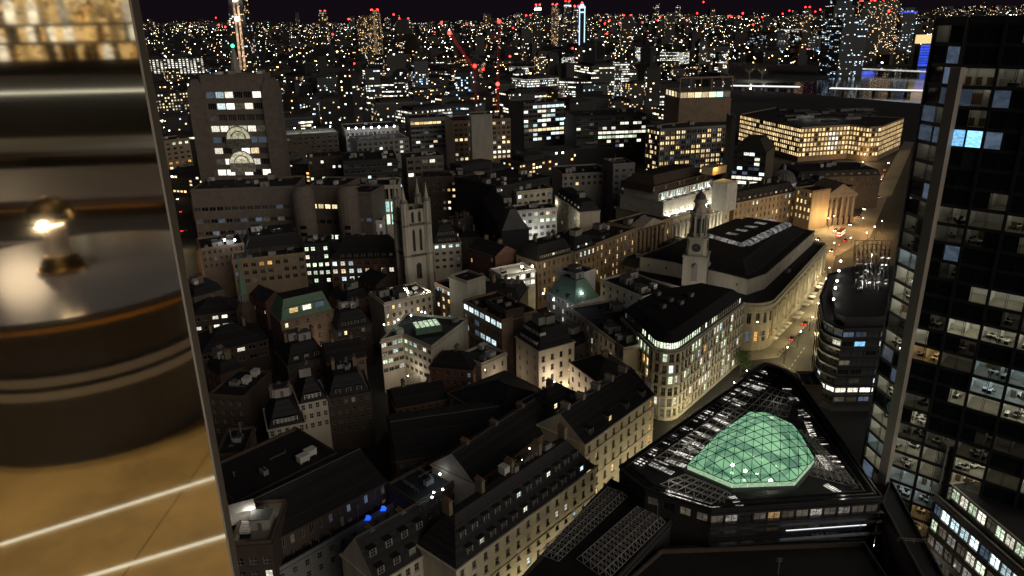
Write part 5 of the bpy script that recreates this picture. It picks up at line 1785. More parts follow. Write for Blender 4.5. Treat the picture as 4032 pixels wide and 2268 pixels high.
k1 = S('apartment_building', 'tall cream building with plain sash windows and a dormered dark end', (2121, 1383), (2262, 1344), 24, 15, {0: W(6, 4, 1.3, 2.2, 3.9, 2.4, .03, 'warm', frame='darkframe', sill=True), 3: W(5, 3, .8, 1.6, 4, 2.5, 0)}, 'cream', 'mansard', rh=6.5, dormers=(5, 2, 'dim', 'white'), chim=1, roofedge=(3,))
S('house', 'cream side wing with black sloping roof joined to the tall cream building', (2243, 1427), (2348, 1503), 19, 16, {0: W(4, 4, 1.2, 1.9, 3.8, 1.0, 0, frame='darkframe')}, 'cream', 'hip', rh=4, chim=1)
S('house', 'low tan wall under a dark roof strewn with pale rubble', (1895, 1440), (1995, 1394), 17, 12, {0: W(2, 3, 1, 1.8, 4, 2, 0)}, 'cream', 'flat', clutter=5)
hb = S('meeting_hall', 'brick hall with tall white framed arched windows and hipped roof', (1765, 1548), (1975, 1672), 17, 24, {0: W(2, 7, 1.5, 4.2, 5.5, 1.4, 0, frame='white', st='arch', rec=.3), 3: W(2, 4, 1.5, 4.2, 5.5, 1.4, 0, frame='white', st='arch')}, 'brick', 'hip', rh=5)
S('house', 'dark brick house before the brick hall with faint pale windows', (1560, 1610), (1765, 1570), 14, 14, {0: sw(3, 7, 0)}, 'brick', 'gable', rh=4, chim=2)
S('house', 'dark brick house in shadow behind the angled white block', (1690, 1445), (1860, 1460), 17, 14, {0: sw(2, 6, .0)}, 'brick', 'hip', rh=4, chim=1)
# between lane and exchange
cph = S('hotel', 'small hotel with pale green copper mansard and white floodlit front', (2155, 1150), (2262, 1198), 22, 14, {0: W(4, 6, 1.2, 2., 3.6, .9, .3, 'white', frame='white')}, 'white', 'mansard', rh=8, roofm='copper', dormers=(2, 1, 'warm', 'copper'), ins=4.5, clutter=0)
S('plant_room', 'white boxy roof plant building beside the green copper roof', (2275, 1090), (2345, 1065), 30, 12, {}, 'white', 'flat', clutter=3)
S('office_building', 'long dark terrace roof with pale parapet beside the rounded corner office', (2240, 1215), (2455, 1378), 22, 20, {0: W(5, 12, 1.3, 2.2, 3.8, 1.2, .03, 'warm', frame='frame', sill=True)}, 'stone', 'flat', clutter=14)
S('office_building', 'white walled low roof between exchange and copper hotel', (2365, 1105), (2530, 1175), 22, 18, {0: sw(2, 6, 0)}, 'white', 'flat', clutter=8)
S('penthouse', 'glowing glass roof pavilion lit by two warm lamps', (1975, 1092), (2108, 1066), 22, 12, {0: W(2, 7, 2.2, 2.4, 3.4, .6, .75, 'white', 'strip')}, 'white', 'flat', clutter=3, roofm='white')
for u, v in ((2055, 1052), (2096, 1050)):
    p = at(u, v, 25); floodlight((p[0], p[1], 25.2), 1300, (1, .88, .65), 'round warm lamp over the glass roof pavilion', 'lamp', .5, group='warm lamps over the glass pavilion')
for u, v in ((2299, 1103), (2291, 1157), (2139, 1158), (2180, 1182)):
    p = at(u, v, 25); floodlight((p[0], p[1], 25.2), 170, (.85, .92, 1), 'white lamp between copper hotel and white plant room', 'lampcool', .34, group='lamps round the copper hotel')
S('house', 'dark brick house with one yellow window behind the glass pavilion', (1842, 975), (1950, 1010), 25, 14, {0: W(4, 4, 1.2, 2.1, 3.8, 1.2, 0, on={(1, 0): 'gold'})}, 'brick', 'gable', rh=4, chim=2)
S('office_building', 'slate mansard block with two dormer rows and four bright windows by the church', (1705, 962), (1815, 953), 25, 16, {0: W(4, 4, 1.9, 1.6, 3.6, .9, 0, 'cool', 'cross', on={(0, 0): 'cool', (0, 1): 'cool', (0, 2): 'cool', (0, 3): 'cool'})}, 'cream', 'mansard', rh=9, dormers=(4, 2, 'cool', 'frame'))
# centre white office with courtyard
S('office_building', 'white office with three window rows on a stepped gabled front', (2003, 838), (2193, 822), 30, 14, {0: W(5, 8, 2.1, 2.0, 4.0, 1.1, .12, 'green', 'cross', on={(1, 4): 'green', (1, 6): 'green', (1, 5): 'green', (1, 7): 'green', (0, 6): 'warm', (0, 7): 'dim'}, frame='white'), 3: W(5, 3, 1.6, 2., 4, 1, .6, 'white', 'cross')}, 'white', 'flat', clutter=4)
S('office_building', 'black sloped glass and slate block leaning beside the white office', (1897, 790), (1975, 908), 26, 15, {0: W(4, 12, 1.6, 1.4, 4, 2, .05, 'white')}, 'dark', 'mansard', rh=10, ins=6, roofm='lead')
S('office_wing', 'cream courtyard wing with blue and yellow windows behind the white office', (2035, 760), (2175, 745), 32, 14, {0: W(2, 6, 2.2, 2.2, 4.5, 1.6, .3, 'blue')}, 'cream', 'flat', clutter=4)
S('office_wing', 'cream courtyard wing with lit dormers running towards the bank', (2185, 768), (2283, 835), 31, 12, {0: W(4, 8, 1.1, 1.9, 4, .9, .15, 'white')}, 'cream', 'mansard', rh=5, dormers=(7, 1, 'white', 'white'), clutter=0)
for u, v in ((2197, 787), (2213, 786), (2260, 850)):
    p = at(u, v, 28); point(None, (p[0] - 2, p[1] - 3, 27), 700, (1, .95, .72), .3, 'courtyard_light')
S('office_building', 'broad black flat roof with a white triangular gable end', (1960, 740), (2165, 700), 36, 44, {0: W(2, 8, 2, 1.5, 4, 1.5, .0)}, 'dark', 'flat', clutter=8)
S('office_building', 'dark office with long pale roof edge next to the grey slab', (2215, 690), (2400, 680), 36, 30, {0: W(2, 8, 2, 2, 4, 1.2, .05)}, 'concrete', 'flat', clutter=4)
S('office_building', 'plain grey block with two lit windows behind the church pinnacles', (1660, 702), (1832, 697), 34, 22, {0: W(5, 9, 1.8, 1.8, 4.2, 3.4, .05, 'warm', on={(1, 5): 'gold', (1, 6): 'warm', (1, 4): 'dim'})}, 'brown', 'flat', clutter=5)
rc = at(1885, 695, 34)
rcy = thing('corner_turret', 'round pale stone corner building rising above a narrow street', 'building', (rc[0], rc[1], 0))
b = MB(); b.cyl(0, 0, 5.2, 5.2, 0, 34, 20); b.cyl(0, 0, 5.6, 5.6, 30, 30.6, 20); b.cyl(0, 0, 5.6, 5.6, 33.6, 34.4, 20); b.cyl(0, 0, 4.4, 3.8, 34.4, 37, 16); b.build('wall', 'cream', rcy)
for k in range(10):
    a0 = 2 * math.pi * k / 10
    for zz in (25, 29, 21, 17):
        link('window', window_mesh(1.1, 2., 'off', 'sash', 'frame'), rcy, (5.25 * math.cos(a0), 5.25 * math.sin(a0), zz + .3), a0 + math.pi / 2)
# left: brick offices and the arched block
S('office_building', 'dark office with a staggered grid of pale green lit windows', (1193, 967), (1292, 962), 28, 16, {0: W(5, 4, 1.9, 2.0, 4.2, 1.0, .72, 'green', 'cross')}, 'dark', 'flat', clutter=3)
S('office_building', 'long red brick office with lit windows under slate mansard', (1300, 1024), (1586, 1014), 22, 15, {0: W(4, 9, 2.2, 2.2, 4.0, 1.0, .2, 'mix', 'cross', on={**{(1, k): ('white', 'warm', 'cool', 'cool', 'warm', 'warm', 'warm', 'white', 'warm')[k] for k in range(9)}, (0, 0): 'cool', (0, 1): 'white', (0, 2): 'cool'})}, 'brick', 'mansard', rh=10, dormers=(8, 1, 'dim'), ins=7)
S('office_building', 'tan office with two orange windows beneath floodlit roofs', (915, 1030), (1200, 1000), 24, 14, {0: W(3, 9, 2.2, 2.0, 4, 1.6, 0, on={(0, 3): 'amber', (0, 4): 'amber'}, st='cross')}, 'tan', 'flat', clutter=4)
S('office_building', 'grey building whose white roof walls are floodlit at night', (790, 985), (960, 962), 27, 22, {0: sw(3, 8, .03)}, 'brownlight', 'flat', clutter=8)
S('office_building', 'dark domed roof block beside the floodlit grey roof', (965, 985), (1190, 960), 26, 24, {0: sw(2, 8, 0)}, 'brown', 'mansard', rh=6)
for u, v in ((884, 945), (924, 945), (1083, 908), (1098, 908), (1020, 928)):
    p = at(u, v, 31); floodlight((p[0], p[1], 31), 620, (.88, .93, 1), 'dazzling white floodlight on the grey roof', 'lampcool', .55, group='dazzling floodlights on the grey roof')
rb = W(3, 14, 3.6, 2.4, 7.0, 9.5, .05, 'dim', 'strip', dimp=.5)
S('office_building', 'long brown concrete office with dark ribbon windows and rounded towers', (750, 752), (1165, 737), 46, 30, {0: rb}, 'taupe', 'flat', clutter=8)
for u, v in ((1190, 745), (1365, 745)):
    p = at(u, v, 47); t_ = thing('stair_tower', 'rounded brown stair tower on the ribbon windowed office', 'stair tower', (p[0], p[1], 0), 'rounded stair towers of the brown office')
    b = MB(); b.cyl(0, 0, 6, 6, 0, 46, 18); b.cyl(0, 0, 6, 4, 46, 49, 18); b.build('wall', 'taupe', t_)
    for zz in (22, 26):
        b = MB(); b.box(-1.6, 1.6, -6.1, -5.7, zz, zz + 2); b.build('window', 'off', t_)
S('office_building', 'brown stepped office with one lit ribbon between rounded towers', (1215, 735), (1350, 738), 45, 26, {0: W(3, 5, 3.2, 2.6, 9, 10, 0, 'dim', 'strip', on={(0, k): 'warm' for k in range(5)} | {(2, k): 'green' for k in range(2, 5)})}, 'taupe', 'flat', clutter=3)
S('office_building', 'plain brown end block beside the white framed office', (1366, 760), (1460, 763), 43, 20, {0: W(2, 3, 3, 2, 10, 14, .3, 'dim', 'strip')}, 'taupe', 'flat', clutter=2)
S('office_building', 'white gridded frame office with large glass bays behind the church', (1345, 740), (1567, 733), 42, 22, {0: W(3, 6, 4.6, 6.4, 7.6, 1.4, .0, 'teal', 'strip', on={(1, 4): 'teal', (2, 4): 'green', (1, 5): 'teal', (2, 5): 'teal', (2, 3): 'dim'}, frame='white', rec=.8)}, 'cream', 'flat', clutter=6)
S('house', 'small white flat fronted house with warm windows below the gridded office', (1385, 878), (1508, 873), 26, 12, {0: W(2, 6, 1.4, 2, 4, 1.5, .5, 'warm', on={(0, 0): 'amber'})}, 'white', 'flat', clutter=1)
# the arched tower
Sp = box4((785, 300), (1030, 296), 102, 16)
arc_b = building('office_tower', 'brown banded office tower with two glowing arched windows and rounded shoulders', 'tower', Sp, 102, {0: W(8, 6, 7.6, 4.0, 7.2, 10, .45, 'white', 'strip', on={(0, 3): 'off', (0, 4): 'off', (0, 1): 'cool', (1, 0): 'off', (1, 1): 'cool', (3, -1): 'white', (2, -1): 'offgrey', (4, 2): 'white', (4, 3): 'green', (5, 4): 'warm'}, rec=1.0, m=2., dimp=.5), 1: W(8, 4, 4, 3, 7.2, 10, .05)}, 'taupe', 'flat', clutter=6, z0=0)
ao = np.array(arc_b.location)
Sa, Sb_ = np.array(Sp[0]), np.array(Sp[1])
se = (Sb_ - Sa) / np.linalg.norm(Sb_ - Sa); sn = np.array([se[1], -se[0]])
for s, nm in ((-4, 0), (np.linalg.norm(Sb_ - Sa) + 4, 1)):
    q = Sa + se * s
    b = MB(); b.box(-5, 5, -4, 6, 0, 91); b.prism([(-5, -4), (5, -4), (5, 6), (-5, 6)], 91, [(-4.2, -3), (4.2, -3), (4.2, 6), (-4.2, 6)], 96); b.prism([(-4.2, -3), (4.2, -3), (4.2, 6), (-4.2, 6)], 96, [(-2, -1), (2, -1), (2, 5), (-2, 5)], 100); b.build('corner_pier', 'taupe', arc_b, (q[0] - ao[0], q[1] - ao[1] + 2, 0))
emit('archglow', (1, .92, .62), .6, .5, rnd=.2, scale=.6)
for zc in (62, 46):
    q = Sa + se * np.linalg.norm(Sb_ - Sa) * .5 + sn * 1.2
    b = MB()
    R0 = 8.6
    for k in range(12):
        t0, t1 = math.pi * k / 12, math.pi * (k + 1) / 12
        for ra, rb_, mm in ((0, R0 * .55, 1), (R0 * .62, R0 * .92, 1), (R0 * .92, R0, 0), (R0 * .55, R0 * .62, 0)):
            b.poly([(ra * math.cos(t0), -.3 if mm == 0 else 0, ra * math.sin(t0)), (rb_ * math.cos(t0), -.3 if mm == 0 else 0, rb_ * math.sin(t0)), (rb_ * math.cos(t1), -.3 if mm == 0 else 0, rb_ * math.sin(t1)), (ra * math.cos(t1), -.3 if mm == 0 else 0, ra * math.sin(t1))], mm)
    for x in (-4, 0, 4):
        b.box(x - .12, x + .12, -.3, -.1, -6, 3, 0)
    b.poly([(-R0, 0, -6), (R0, 0, -6), (R0, 0, 0), (-R0, 0, 0)], 2)
    b.box(-R0, R0, -.35, -.1, -.3, .1, 0)
    b.build('arched_window', ['grey', 'archglow', 'dim'], arc_b, (q[0] - ao[0], q[1] - ao[1], zc)).rotation_euler = (0, 0, math.atan2(se[1], se[0]))

# ================================================================== FARTHER OFFICES
ow = lambda r, c, lit=.5, pal='office', **k: W(r, c, 3.4, 2.2, 4.0, 1.2, lit, pal, 'strip', **{**dict(frame='darkframe'), **k})
# offices with vertical fins and terrace box above
fo_ = [at(2545, 500, 46), at(2600, 512, 46), at(2885, 495, 46)]
fin_b = building('office_building', 'tan finned office with many amber windows below a boxy penthouse', 'building', [fo_[1], fo_[2], fo_[2] + [20, 60], fo_[0]], 46, {0: W(9, 14, 3.2, 2.6, 4.2, 1.5, .42, 'gold', 'strip', dimp=.4, rec=.5), 3: W(9, 9, 3.2, 2.6, 4.2, 1.5, .35, 'gold', 'strip', dimp=.4)}, 'grey', 'flat', clutter=4)
fbo = np.array(fin_b.location)
q0, q1 = np.array(fo_[1]), np.array(fo_[2])
for k in range(29):
    q = q0 + (q1 - q0) * k / 28
    b = MB(); b.box(-.25, .25, -.7, .1, 2, 46); b.build('facade_fin', 'concrete', fin_b, (q[0] - fbo[0], q[1] - fbo[1], 0))
ph = building('penthouse', 'tan concrete penthouse with open frame terrace and lit glass floor', 'building', [at(2675, 392, 66), at(2880, 386, 66), at(2880, 386, 66) + [0, 40], at(2675, 392, 66) + [-5, 40]], 66, {}, 'brownlight', 'flat', clutter=0, cornice=False, parapet=.2)
pho = np.array(ph.location)
pa1, pb1 = at(2675, 392, 66), at(2880, 386, 66)
pl = [pa1, pb1, pb1 + [0, 40], pa1 + [-5, 40]]
add_tier(ph, inset(pl, .8), 66, 72.5, {0: W(1, 7, 6.4, 4.6, 5, .8, .0, 'warm', 'strip', on={(0, k): 'warm' for k in range(5)} | {(0, 5): 'teal', (0, 6): 'dim'}), 3: W(1, 5, 6, 4.6, 5, .8, .9, 'warm', 'strip')}, 'brownlight', 'paving', cornice=.8)
b = MB()
for t in np.linspace(0, 1, 6):
    q = pa1 + (pb1 - pa1) * t
    b.bar((*(q - pho[:2]), 72.5), (*(q - pho[:2]), 84), .9)
for z_ in (84,):
    b.bar((*(pa1 - pho[:2]), z_), (*(pb1 - pho[:2]), z_), 1.2); b.bar((*(pl[2] - pho[:2]), z_), (*(pb1 - pho[:2]), z_), 1.0); b.bar((*(pl[3] - pho[:2]), z_), (*(pa1 - pho[:2]), z_), 1.0)
b.build('open_frame', 'brownlight', ph)
S('office_tower', 'dark plain core wall standing beside the finned office', (2882, 470), (2900, 470), 60, 30, {}, 'dark', 'flat')
gl = [at(2900, 560, 34), at(3030, 600, 34)]
c_ = (gl[0] + gl[1]) / 2
S('office_building', 'curved black glass office with bright shopfront base beside the gold headquarters', (2885, 592), (3018, 600), 30, 40, {0: W(7, 6, 4.6, 2.6, 3.9, 1, .18, 'cool', 'strip', on={(6, -1): 'white', (5, -1): 'white', (0, 2): 'white', (2, 4): 'green'}, dimp=.3)}, 'dark', 'mansard', rh=9, ins=7, clutter=0)
S('office_building', 'black office with two white lit floors beside a pale slab', (2270, 462), (2545, 452), 46, 50, {0: W(7, 16, 4.4, 2.6, 4.2, 1.6, .1, 'white', 'strip', on={(3, k): 'white' for k in range(5, 16)} | {(4, k): 'green' for k in range(5, 14)} | {(1, 10): 'white', (1, 13): 'white', (1, 14): 'white'})}, 'dark', 'flat', clutter=6)
S('office_building', 'office with columns of cool white windows and a pale edge', (2062, 412), (2222, 402), 54, 40, {0: W(8, 9, 4.6, 2.8, 4.6, 1.6, .55, 'cool', 'strip', on={(5, -1): 'warm'}), 1: W(8, 3, 3, 2.4, 4.6, 1.6, .8, 'cool')}, 'lead', 'flat', clutter=5)
S('office_building', 'pinkish stone office with lit rows and a windowless lift core', (1785, 480), (2010, 468), 48, 40, {0: W(8, 12, 2.8, 2.4, 4.4, 2.0, .28, 'warm', 'cross', on={(6, k): 'white' for k in range(7, 11)} | {(7, k): 'warm' for k in range(7, 11)})}, 'brownlight', 'flat', clutter=6)
S('lift_core', 'tall blank grey lift core on the pinkish stone office', (1855, 455), (1938, 452), 58, 20, {}, 'concrete', 'flat', clutter=0, cat='building')
S('office_building', 'rounded dark office with one orange lit storey', (1615, 470), (1770, 462), 46, 36, {0: W(6, 9, 4, 2.4, 4.5, 3, .15, 'warm', 'strip', on={(0, k): 'gold' for k in range(7)})}, 'grey', 'flat', clutter=4)
S('office_building', 'pale low office with a band of white roof light', (1405, 560), (1610, 545), 40, 34, {0: W(5, 10, 2.6, 2.2, 4.2, 1.3, .3, 'white', 'cross')}, 'grey', 'flat', clutter=5)
S('office_building', 'grey stone block floodlit by a line of white roof lamps', (1360, 512), (1570, 500), 42, 40, {0: W(4, 12, 2.2, 3.0, 5, 3, .1, 'dim', 'cross')}, 'concrete', 'flat', clutter=3)
for k in range(7):
    p = at(1372 + k * 30, 506 - 1.5 * k, 45)
    floodlight((p[0], p[1], 45), 900, (.95, .96, 1), 'white lamp in the line along the grey stone roof edge', 'lampcool', .8, group='lamps along the grey stone roof edge')
S('office_building', 'low white roofed block with teal lit roof edge', (1120, 535), (1330, 522), 40, 34, {0: W(5, 9, 3, 2, 4, 2.5, .1, 'warm', 'strip')}, 'brown', 'flat', clutter=4, roofm='white')
for u, v in ((1160, 505), (1240, 500), (1300, 498)):
    p = at(u, v, 46); floodlight((p[0], p[1], 46), 2600, (.8, 1, .95), 'teal white lamp over the low white roof', 'lampcool', .5, group='lamps over the low white roof')
S('office_building', 'dark block with square lit windows behind brown ribbon office', (1210, 625), (1345, 617), 40, 26, {0: W(5, 6, 2, 2, 4, 2, .22, 'green', 'cross')}, 'brown', 'flat', clutter=3)
S('office_building', 'black flat roofed office behind the white gridded frame', (1350, 640), (1565, 628), 44, 40, {0: W(3, 10, 3, 2, 4, 2, .06, 'cool', 'strip')}, 'dark', 'flat', clutter=6)
S('office_building', 'white walled building with two bright windows and a sloping glass roof', (1600, 625), (1745, 615), 40, 24, {0: W(3, 5, 4, 2.6, 4.6, 1.6, 0, on={(0, 3): 'green', (2, 0): 'white'}, st='strip')}, 'taupe', 'flat', clutter=4)
S('office_building', 'wide office with stacked floors of white light by the steel column', (565, 235), (800, 228), 62, 60, {0: W(9, 16, 4.6, 2.8, 4.6, 1.2, .86, 'white', 'strip', dimp=.9)}, 'dark', 'flat', clutter=6)
S('office_building', 'dark block with a grid of small warm square windows by the steel column', (592, 372), (740, 362), 44, 40, {0: W(6, 12, 2.2, 2.2, 4.2, 1.2, .62, 'warm', 'plain')}, 'dark', 'flat', clutter=3)
S('office_building', 'low block with warm lit shopfronts beside the arched tower', (620, 560), (745, 545), 34, 26, {0: W(6, 5, 3, 2.2, 4.4, 2, .2, 'warm', 'cross', on={(0, 2): 'green', (0, 3): 'green', (0, 4): 'green', (4, -1): 'amber'})}, 'tan', 'flat', clutter=3)

# ------------------------------------------------------------------ the rest of the city, block after block
RC2 = random.Random(21)


def free(x, y, r):
    for f in FOOT:
        c = np.mean(np.array(f), 0)
        if inpoly((x, y), f) or math.hypot(c[0] - x, c[1] - y) < r + 10:
            return False
        for q in f:
            if math.hypot(q[0] - x, q[1] - y) < r:
                return False
    return True


KINDS = [('city_sparse', 'dim distant block with few warm windows', 'dim blocks of the distant city'),
         ('city_resi', 'distant housing block with amber windows', 'amber housing blocks of the distant city'),
         ('city_office', 'distant office block with long lit floors', 'lit office blocks of the distant city'),
         ('city_bright', 'distant office block with glowing white floors', 'glowing white offices of the distant city'),
         ('city_cool', 'distant glass block with cool blue windows', 'cool blue blocks of the distant city')]


def far_block(x, y, w, d, h, rz, kind, roofx=True, name='distant_block'):
    mat, lab, grp = KINDS[kind]
    b = MB()
    b.box(-w / 2, w / 2, -d / 2, d / 2, 0, h, 0, False)
    k = RC2.random()
    if roofx and k < .6:
        b.box(-w * .3, w * .25, -d * .3, d * .3, h, h + RC2.uniform(2.5, 6), 1, False)
    if roofx and k > .35:
        b.box(-w * .45, -w * .2, -d * .4, d * .1, h, h + RC2.uniform(1.5, 3), 1, False)
    b.box(-w / 2 - .3, w / 2 + .3, -d / 2 - .3, d / 2 + .3, h - .9, h + .5, 1, False)
    o = b.build(name, [mat, 'farwall'], None, (x, y, 0))
    o.rotation_euler = (0, 0, rz)
    size = 'tall slim' if h > 45 else 'low broad' if h < 22 and w > 40 else 'low' if h < 22 else 'high broad' if w > 42 else 'mid height'
    rf_ = 'one roof box' if k <= .35 else 'two roof boxes' if k < .6 else 'a corner roof box'
    tag(o, f'{size} {lab} and {rf_}', 'building', f'{size} {grp} with {rf_}')
    FOOT.append([(x - w * .4, y - d * .4), (x + w * .4, y - d * .4), (x + w * .4, y + d * .4), (x - w * .4, y + d * .4)])
    return o


# dark low houses filling the gaps between the old streets
nfill = 0
for tr in range(900):
    y = RC2.uniform(150, 560)
    x = RC2.uniform(-.62, .55) * y
    if x > 60 and y < 330 and x < 210: continue
    if y < 250 and x > 0: continue
    fu, fv = px(x, y, 8)
    if 640 < fu < 800 and 600 < fv < 1010: continue
    if fu > 2840 and fv < 900: continue
    if 60 < x < 260 and y < 520 and x > (y - 200) * .5: continue
    w = RC2.uniform(10, 20); d = RC2.uniform(9, 15)
    if not free(x, y, max(w, d) * .62): continue
    h = RC2.uniform(11, 17)
    SEED[0] += 1
    a = RC2.choice((.8, .8 - math.pi / 2)) if y < 400 else RC2.choice((.1, .7))
    ca, sa = math.cos(a), math.sin(a)
    if -sa * 0 + ca < 0: ca, sa = -ca, -sa
    e = np.array([ca, sa]); n2 = np.array([-sa, ca])
    c = np.array([x, y])
    pl_ = [c - e * w / 2 - n2 * d / 2, c + e * w / 2 - n2 * d / 2, c + e * w / 2 + n2 * d / 2, c - e * w / 2 + n2 * d / 2]
    rk = RC2.choice(['gable', 'hip', 'flat', 'mansard'])
    building('house', {'gable': 'dark gabled house packed between the lit old town buildings', 'hip': 'dark hip roofed house packed between the lit old town buildings', 'flat': 'dark flat roofed house packed between the lit old town buildings', 'mansard': 'dark mansard house packed between the lit old town buildings'}[rk], 'house', pl_, h,
             {0: sw(2, max(3, int(w / 3)), .05, 'mix')}, RC2.choice(['brown', 'brick', 'brown', 'taupe']), rk, rh=RC2.uniform(3, 4.5), chim=RC2.choice((0, 1, 2)), clutter=2, group={'gable': 'dark gabled infill houses', 'hip': 'dark hip roofed infill houses', 'flat': 'dark flat roofed infill houses', 'mansard': 'dark mansard infill houses'}[rk], cornice=False)
    nfill += 1
    if nfill >= 70: break

# offices whose lit floors stand out in the middle distance: roof edge ends, height, depth, look, label
def lit_office(A, B, z, depth, mat, label):
    poly = box4(A, B, z, depth)
    org = sum(np.array(p) for p in poly) / 4
    o = thing('lit_office', label, 'building', (org[0], org[1], 0))
    lp = [np.array(p) - org for p in poly]
    b = MB(); b.prism(lp, 0, lp, z, 0, True, 1); b.build('wall', [mat, 'farwall'], o)
    i2 = inset(lp, min(depth, 30) * .2); b = MB(); b.prism(i2, z, i2, z + 4); b.build('roof_plant', 'farwall', o)
    b = MB(); 
    o2 = inset(lp, -.5)
    b.prism(o2, z - .8, o2, z + .7); b.build('roof_edge', 'lead', o)
    FOOT.append([tuple(p) for p in poly])


for a in [((2005, 262), (2105, 262), 40, 40, 'city_bright', 'white striped office low beside the red crane lamps'), ((2075, 312), (2200, 305), 44, 50, 'city_bright', 'terraced glass office glowing white beyond the cranes'), ((2190, 318), (2310, 322), 38, 40, 'city_bright', 'long glass office with a warm lit base'),
          ((2262, 252), (2330, 262), 62, 40, 'city_office', 'tall striped office beside the terraced glass block'), ((2360, 280), (2510, 276), 50, 50, 'city_office', 'broad office with broken rows of white floors'), ((2505, 186), (2560, 186), 60, 30, 'city_bright', 'small tower with yellow white stacked floors'),
          ((2600, 205), (2700, 205), 56, 40, 'city_bright', 'curved looking office with thick white floors'), ((2640, 275), (2700, 272), 40, 30, 'city_sparse', 'dim office under the white floored one'), ((2785, 190), (2872, 186), 66, 40, 'city_office', 'office with orange lit terrace lines near the dark mast'), ((2920, 128), (3060, 130), 78, 50, 'city_cool', 'large dim bluish office slab by the river park'),
          ((3065, 112), (3140, 112), 76, 40, 'city_office', 'slim office with stacked pale floors by the river'), ((3120, 140), (3190, 142), 70, 44, 'city_cool', 'dim grey riverside slab with faint floors'), ((3195, 112), (3260, 112), 80, 40, 'city_sparse', 'dark riverside slab beside the blue towers'), ((1950, 335), (2030, 332), 36, 30, 'city_office', 'low office with warm upper floors near the blue lamp'),
          ((1100, 470), (1230, 462), 30, 30, 'city_office', 'low office with blue and yellow floors by the arched tower'), ((1255, 395), (1420, 388), 36, 40, 'city_sparse', 'pale blank fronted block with a blue lit corner'), ((1480, 408), (1640, 400), 36, 50, 'city_sparse', 'wide low roof with bright skylights'), ((1620, 440), (1780, 425), 34, 40, 'city_bright', 'low block with one long white lit floor'),
          ((1750, 150), (1830, 150), 34, 40, 'city_bright', 'faraway block with two white lines of light'), ((1600, 140), (1720, 140), 50, 40, 'city_resi', 'faraway pair of blocks with white vertical lines')]:
    lit_office(*a)

cnt = 0
for tr in range(4000):
    y = 520 + 1700 * RC2.random() ** 1.25
    u = RC2.uniform(-.74, .74)
    x = u * y
    # keep the river and the gold headquarters' forecourt clear
    pu, pv_ = px(x, y, 0)
    if pu > 2840 and pv_ < 820 and pv_ > 255: continue
    if 640 < pu < 800 and 600 < pv_ < 1010: continue
    w = RC2.uniform(22, 60); d = RC2.uniform(18, 40)
    if not free(x, y, max(w, d) * .55): continue
    h = RC2.uniform(14, 30) if y < 900 else RC2.uniform(14, 42)
    if RC2.random() < .06 and y > 900: h = RC2.uniform(50, 85); w = d = RC2.uniform(18, 26)
    centre = 1.0 if abs(pu - 2300) < 450 else .5
    k = RC2.random()
    kind = 0 if k < .46 - .1 * centre else 1 if k < .62 else 2 if k < .86 else 3 if k < .86 + .05 * centre else 4
    far_block(x, y, w, d, h, RC2.choice((.05, .35, -.3, .7)) + RC2.uniform(-.1, .1), kind)
    cnt += 1
    if cnt >= 290: break
# named far landmarks along the skyline: (pixel x, pixel of foot y, height, width, distance, material, label)
def sky_tower(u, vtop, dist, w, mat, label, beacon=True, crown=None, name='distant_tower', d=None):
    dr = ray(u, vtop)
    k = dist / math.hypot(dr[0], dr[1])
    x, y, h = dr[0] * k, dr[1] * k, CAM_H + dr[2] * k
    o = thing(name, label, 'tower', (x, y, 0))
    b = MB(); b.box(-w / 2, w / 2, -w / 2, w / 2, 0, h * .93, 0, False); b.box(-w * .38, w * .38, -w * .38, w * .38, h * .93, h, 0); b.build('shaft', [mat], o)
    if crown:
        b = MB(); b.box(-w * .52, w * .52, -w * .52, w * .52, h * .9, h * .93); b.build('crown', crown, o)
    if beacon:
        for sx in (-1, 1):
            b = MB(); b.sphere((sx * w * .3, 0, h + 1.5), dist * .0011, 8, 5); b.build('beacon', 'red', o)
    return o


for a in [
    (1270, 45, 3600, 34, 'city_fartower', 'slim distant tower with round white crown lights', True, None), (1475, 40, 3300, 40, 'city_resi', 'brown distant tower block with red beacon', True, None),
    (1440, 62, 3000, 60, 'city_resi', 'broad brown distant tower speckled amber', False, None), (1590, 75, 3200, 60, 'city_fartower', 'blocky distant tower pair with speckled lights', True, None),
    (2118, 20, 3800, 30, 'city_fartower', 'distant tower carrying a bright white framed sign', True, 'lamp'), (2080, 62, 4000, 36, 'city_fartower', 'shorter distant tower beside the white sign tower', True, None),
    (2185, 18, 3900, 34, 'city_resi', 'distant amber lit tower with red top', True, None), (2235, 6, 4100, 34, 'city_fartower', 'tallest distant tower with pale crown', True, 'strip'), (2270, 25, 4000, 30, 'city_fartower', 'distant tower behind the blue edged tower', True, None),
    (2640, 50, 3600, 40, 'city_fartower', 'small distant tower with scattered lights near red cranes', False, None), (3180, 30, 3000, 26, 'city_fartower', 'slim distant tower topped by a red lamp past the river', True, None), (2470, 62, 3400, 50, 'city_fartower', 'squat distant tower under crossing red lights', True, None),
    (3312, 2, 2050, 50, 'city_cool', 'tall dark riverside tower with a white light line', False, None), (3350, 70, 2000, 60, 'city_cool', 'blue white lit riverside tower beside the dark one', False, None), (3420, 5, 2500, 60, 'city_sparse', 'dark riverside tower under red lights', True, None), (3500, 0, 2700, 56, 'city_resi', 'riverside housing tower with amber windows', True, None), (3575, 30, 2700, 40, 'city_cool', 'small tower with bright blue upper floors', False, 'bluewash')]:
    sky_tower(*a)
